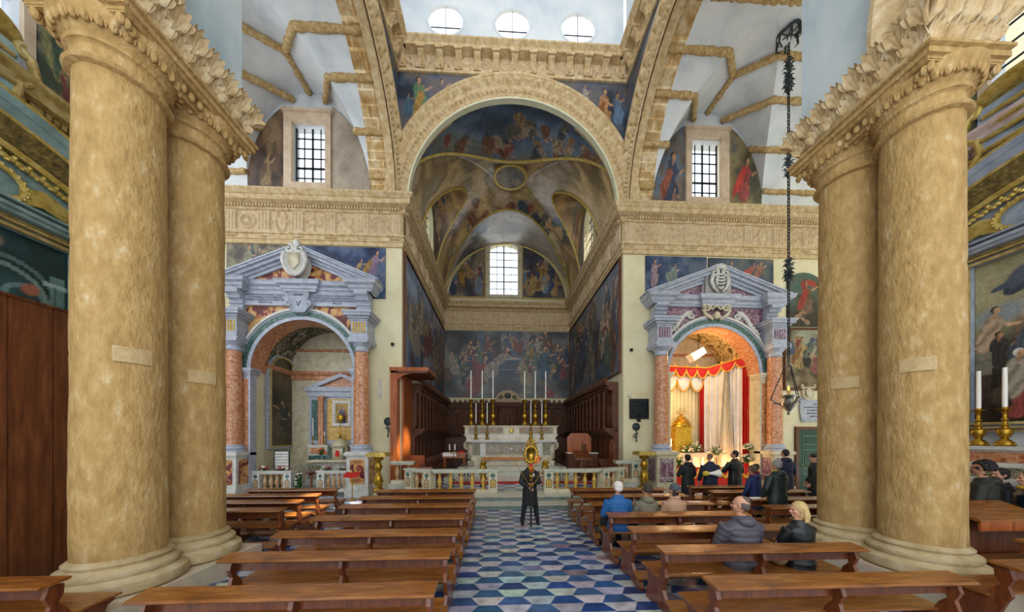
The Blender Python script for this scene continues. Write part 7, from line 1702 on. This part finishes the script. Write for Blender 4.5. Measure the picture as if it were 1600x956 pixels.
    arcb(-.02, .1, .62, .66, body_m, 'arched_cornice'); arcb(.1, .14, .66, .68, gold_leaf, 'gilt_edge'); arcb(-.12, -.02, .5, .6, body_m, 'arched_cornice'); arcb(-.16, -.12, .48, .5, gold_leaf, 'gilt_edge'); arcb(-.42, -.16, .2, .46, mat('dark_gilt_carving', ['#33301c', '#6a5a2c', '#9c8644'], 12, .5, bump=1, bscale=12) if 'dark_gilt_carving' not in MATS else MATS['dark_gilt_carving'], 'carved_soffit'); arcb(-.5, -.42, .22, .26, gold_leaf, 'gilt_edge')
    m = MB(); rr = random.Random(7)
    for k in range(44):
        u = -1 + 2 * k / 43; a = u * .36; R_ = 5.6 - .62; q = TT(R_ * math.sin(a), 7.62 - 5.6 + R_ * math.cos(a), .2); m.ball(q, (.05, .06, .05) , 7, 5)
        q2 = TT(R_ * math.sin(a) + .03, 7.62 - 5.6 + R_ * math.cos(a) + .05 * (-1) ** k, .22); m.ball(q2, .035, 6, 4)
    m.build('garland', gold_leaf, t, smooth=True)
    m = MB(); oc = .62 if s > 0 else .9
    m.tube([TT(oc + .42 * math.cos(a), 6.5 + .27 * math.sin(a), .18) for a in [2 * PI * i / 32 for i in range(32)]], .045, 8, closed=True)
    for k in range(26): a = 2 * PI * k / 26; m.ball(TT(oc + .44 * math.cos(a), 6.5 + .29 * math.sin(a), .2), .035, 6, 5)
    m.build('oval_wreath', gold_leaf, t, smooth=True)
    m = MB()
    for k in range(9):
        z = 6.33 + k * .03; m.tube([TT(oc + .36, z - .04, .18), TT(oc + .6, z + .06, .22), TT(oc + .85 + k * .02, z - .02 - k * .01, .24), TT(oc + 1.08, z - .12 - k * .012, .18)], [.02, .035, .03, .01], 6)
        m.tube([TT(oc - .36, z - .04, .18), TT(oc - .6, z + .06, .22), TT(oc - .85, z - .02, .24), TT(oc - 1.08, z - .12, .18)], [.02, .035, .03, .01], 6)
    m.build('palm_leaves', gold_leaf, t, smooth=True)
    # crowned shield
    sc0 = .42 if s > 0 else 1.0
    US = TT
    TT = lambda a, b, c, US=US, sc0=sc0: US(sc0 + (a - sc0) * .72, 7.62 + (b - 7.62) * .85, c * .62)
    m = MB(); m.prism([(sc0 - .62, 9.0), (sc0 - .7, 8.3), (sc0 - .4, 7.8), (sc0, 7.66), (sc0 + .4, 7.8), (sc0 + .7, 8.3), (sc0 + .62, 9.0)], .25, .5, TT); sh = m.build('shield', body_m, t, smooth=1)
    m = MB()
    for k in range(4): m.tube([TT(sc0 - .55, 8.0 + .26 * k, .5), TT(sc0, 7.96 + .26 * k, .58), TT(sc0 + .55, 8.0 + .26 * k, .5)], .045, 8)
    for sd in (-1, 1):
        m.tube([TT(sc0 + sd * .62, 9.05, .45), TT(sc0 + sd * .82, 8.95, .5), TT(sc0 + sd * .92, 8.65, .5), TT(sc0 + sd * .78, 8.4, .5), TT(sc0 + sd * .68, 8.3, .5)], [.07, .07, .06, .05, .04], 8)
        spiral(m, TT, sc0 + sd * .72, 9.0, .13, 1.3, .05, sd, PI / 2, .5); spiral(m, TT, sc0 + sd * .85, 7.9, .16, 1.4, .05, -sd, PI / 2, .45)
        m.tube([TT(sc0 + sd * .66, 8.35, .5), TT(sc0 + sd * .6, 8.0, .5), TT(sc0 + sd * .8, 7.75, .5)], [.05, .06, .04], 8)
    m.build('gilt_scrolls', ochre_wood if s > 0 else gold_leaf, sh, smooth=True)
    m = MB(); m.lathe([(.75, 0), (.78, .03), (.74, .07), (.4, .12)], 0, 0, 0, 32, T=lambda a, b, c: TT(sc0 + a, 9.12 + c + b * .25, .35 + b * .5)); m.build('crown_disc', gold_leaf, t, smooth=True)
    TT = US
    if s < 0:
        m = MB()
        for sd in (-1, 1):
            for k in range(3): spiral(m, TT, sc0 + sd * (1.1 + k * .3), 7.72 - k * .06, .16, 1.3, .06, sd, PI / 2, .5)
        m.build('gilt_volutes', gold_leaf, t, smooth=True)
    if s > 0:
        p = Pic(120, 120, 1.0, 121, ['#0e2422', '#17383a', '#2a5052', '#55706a'], 3)
        for cx_, r, cl in ((.76, .2, '#5c7a78'), (.76, .155, '#7c948c'), (.84, .07, '#6c8a88')): p.blend((np.abs(np.hypot(p.x - cx_, p.y - .66) - r) < .012).astype(float) * .85, lin(cl))
        p.blend(p.ell(.86, .72, .035, .03, .5, .4), lin('#a0604c')); p.blend(p.ell(.72, .9, .06, .03, .8, .4), lin('#8a7c68'))
        p.blend(((np.abs(p.x - .955) < .03) & (p.y < .84)).astype(float) * .75, lin('#6c8c88')); p.blend(((np.abs(p.y - .78) < .012) & (p.x > .9)).astype(float) * .9, lin('#9ab4ac')); p.blend(((np.abs(p.x - .95) < .004) & (p.y < .78)).astype(float) * .8, lin('#2a4a4c'))
        p.crowd(.1, .8, .5, .85, 7, .22, .2, PAL); P0, d = (x + .0, yc - 1.66, 2.6), (0, 3.32, 0); lb = 'dark teal painting of arches and columns in the left aisle retable'
    else:
        p = Pic(200, 260, 1.04, 123, ['#3c4236', '#7c7c5c', '#a8a074', '#8a8a7a'], 3); p.blend(p.soft(p.y - .55, .35), lin('#2c241a'))
        p.crowd(.0, 1.04, .12, .5, 16, .3, .24, ['#6c3428', '#3a4656', '#7a6440', '#4a3426', '#8c7c64']); p.blend(p.soft(.62 - p.y, .3) * .8, lin('#b0a67c')); p.blend(p.ell(.1, .66, .1, .06, .3, .6) * .8, lin('#8a949c')); p.fig(.05, .42, .3, '#b8946c', .1, face=1, skin='#c8a078'); p.fig(.13, .76, .16, '#3c4a5c', .9, cloak='#4a5868'); p.blend(p.ell(.17, .86, .04, .07, -.5, .4), lin('#5c6470')); p.fig(.12, .3, .26, '#3a3430', -.1, skin='#a87a58'); p.fig(.18, .34, .24, '#4a5560', .1); p.fig(.09, .12, .26, '#5a4632', .5, kneel=True, skin='#c09070'); p.fig(.14, .02, .2, '#b03a26', .7, kneel=True, skin='#c09070'); p.fig(.2, .1, .34, '#a89a7c', -.1, hair='#d8d4c8'); p.blend(((p.y > .30) & (p.y < .44) & (p.x < .07)).astype(float) * .8, lin('#7c7c6a')); p.fig(.36, .78, .2, '#48586c', .8); p.fig(.2, .05, .4, '#a8342c', .6, kneel=True); p.fig(.45, .08, .44, '#7a6a4c', -.2)
        P0, d = (x - .0, yc + 1.66, 2.6), (0, -3.32, 0); lb = 'large painting of a crowded martyrdom with a winged figure above, in the right aisle retable'
    canvas('retable_painting', P0, d, (0, 0, 3.2), p.n, p.m, p, lb, depth=.05)
# wooden screen on the left
t = thing('wooden_screen', 'tall brown panelled wooden screen at the left edge of the picture', 'screen', (-7.0, 5.62, 0))
for k in range(6):
    m = MB(); m.box(-.08, 0, -.45 * (k + 1) - .0 + .012, -.45 * k - .012, 0, 4.32); m.build('panel', wood_screen, t)
m = MB(); m.box(-.05, -.01, -2.72, 0, 0, 4.3); m.build('backing', wood_stall_plain, t)
m = MB(); m.box(-.1, .02, -2.72, .01, 4.32, 4.36); m.build('top_rail', wood_stall_plain, t)
m = MB(); m.box(-.09, .008, -.04, .0, 0, 4.3); m.build('end_batten', wood_stall_plain, t)
# right altar table, candles
ax = 9.9
t = thing('aisle_altar', 'pale marble altar with inlaid shelves under the painting in the right aisle', 'altar', (ax, 4.0, 0))
m = MB(); m.box(-.58, -.02, -1.8, 1.85, 0, 1.42); m.box(-.66, -.02, -1.9, 1.95, 1.42, 1.5); m.build('altar_body', white_marble, t)
m = MB(); m.box(-.56, -.02, -1.85, 1.9, 1.5, 1.78); m.box(-.5, -.02, -1.85, 1.9, 1.78, 2.06); m.box(-.56, -.02, -1.9, 1.95, 2.06, 2.13); g = m.build('gradine', white_marble, t)
m = MB(); m.box(-.575, -.56, -1.75, 1.8, 1.55, 1.74); m.m = 1; m.box(-.515, -.5, -1.75, 1.8, 1.83, 2.02)
m.build('inlay_band', [inlay_marble, coral_marble], g)
for k, y in enumerate((5.72, 5.4, 4.6, 3.4)):
    w = ('nearest the column', 'second from the column', 'third from the column', 'farthest from the column')[k]
    candlestick((ax - .28, y, 2.135), .74, f'gilt candlestick on the right aisle altar, {w}', 'right aisle candlesticks', gold, .12)
    candle((ax - .28, y, 2.875), .75, f'white candle on the right aisle altar, {w}', 'right aisle candles', .032)
t = thing('kneeling_desk', 'light brown wooden kneeling desk with a slanted top in the right aisle beyond the columns', 'kneeler', (7.92, 4.6, 0))
m = MB(); m.prism([(-.35, 1.02), (.15, 1.2), (.15, 1.25), (-.35, 1.07)], -.75, .45, lambda a, b, c: (c, a, b)); m.m = 1; m.box(-.75, .45, -.36, -.33, .9, 1.04); m.build('slanted_top', [wood_pew, wood_red], t)
m = MB(); m.box(-.72, .42, -.1, .12, .1, 1.05); m.build('cabinet', wood_pew_dark, t); m = MB(); m.box(-.72, .42, -.55, -.25, .12, .18); m.box(-.7, .4, -.55, .12, 0, .05); m.build('kneeling_board', wood_pew_dark, t)
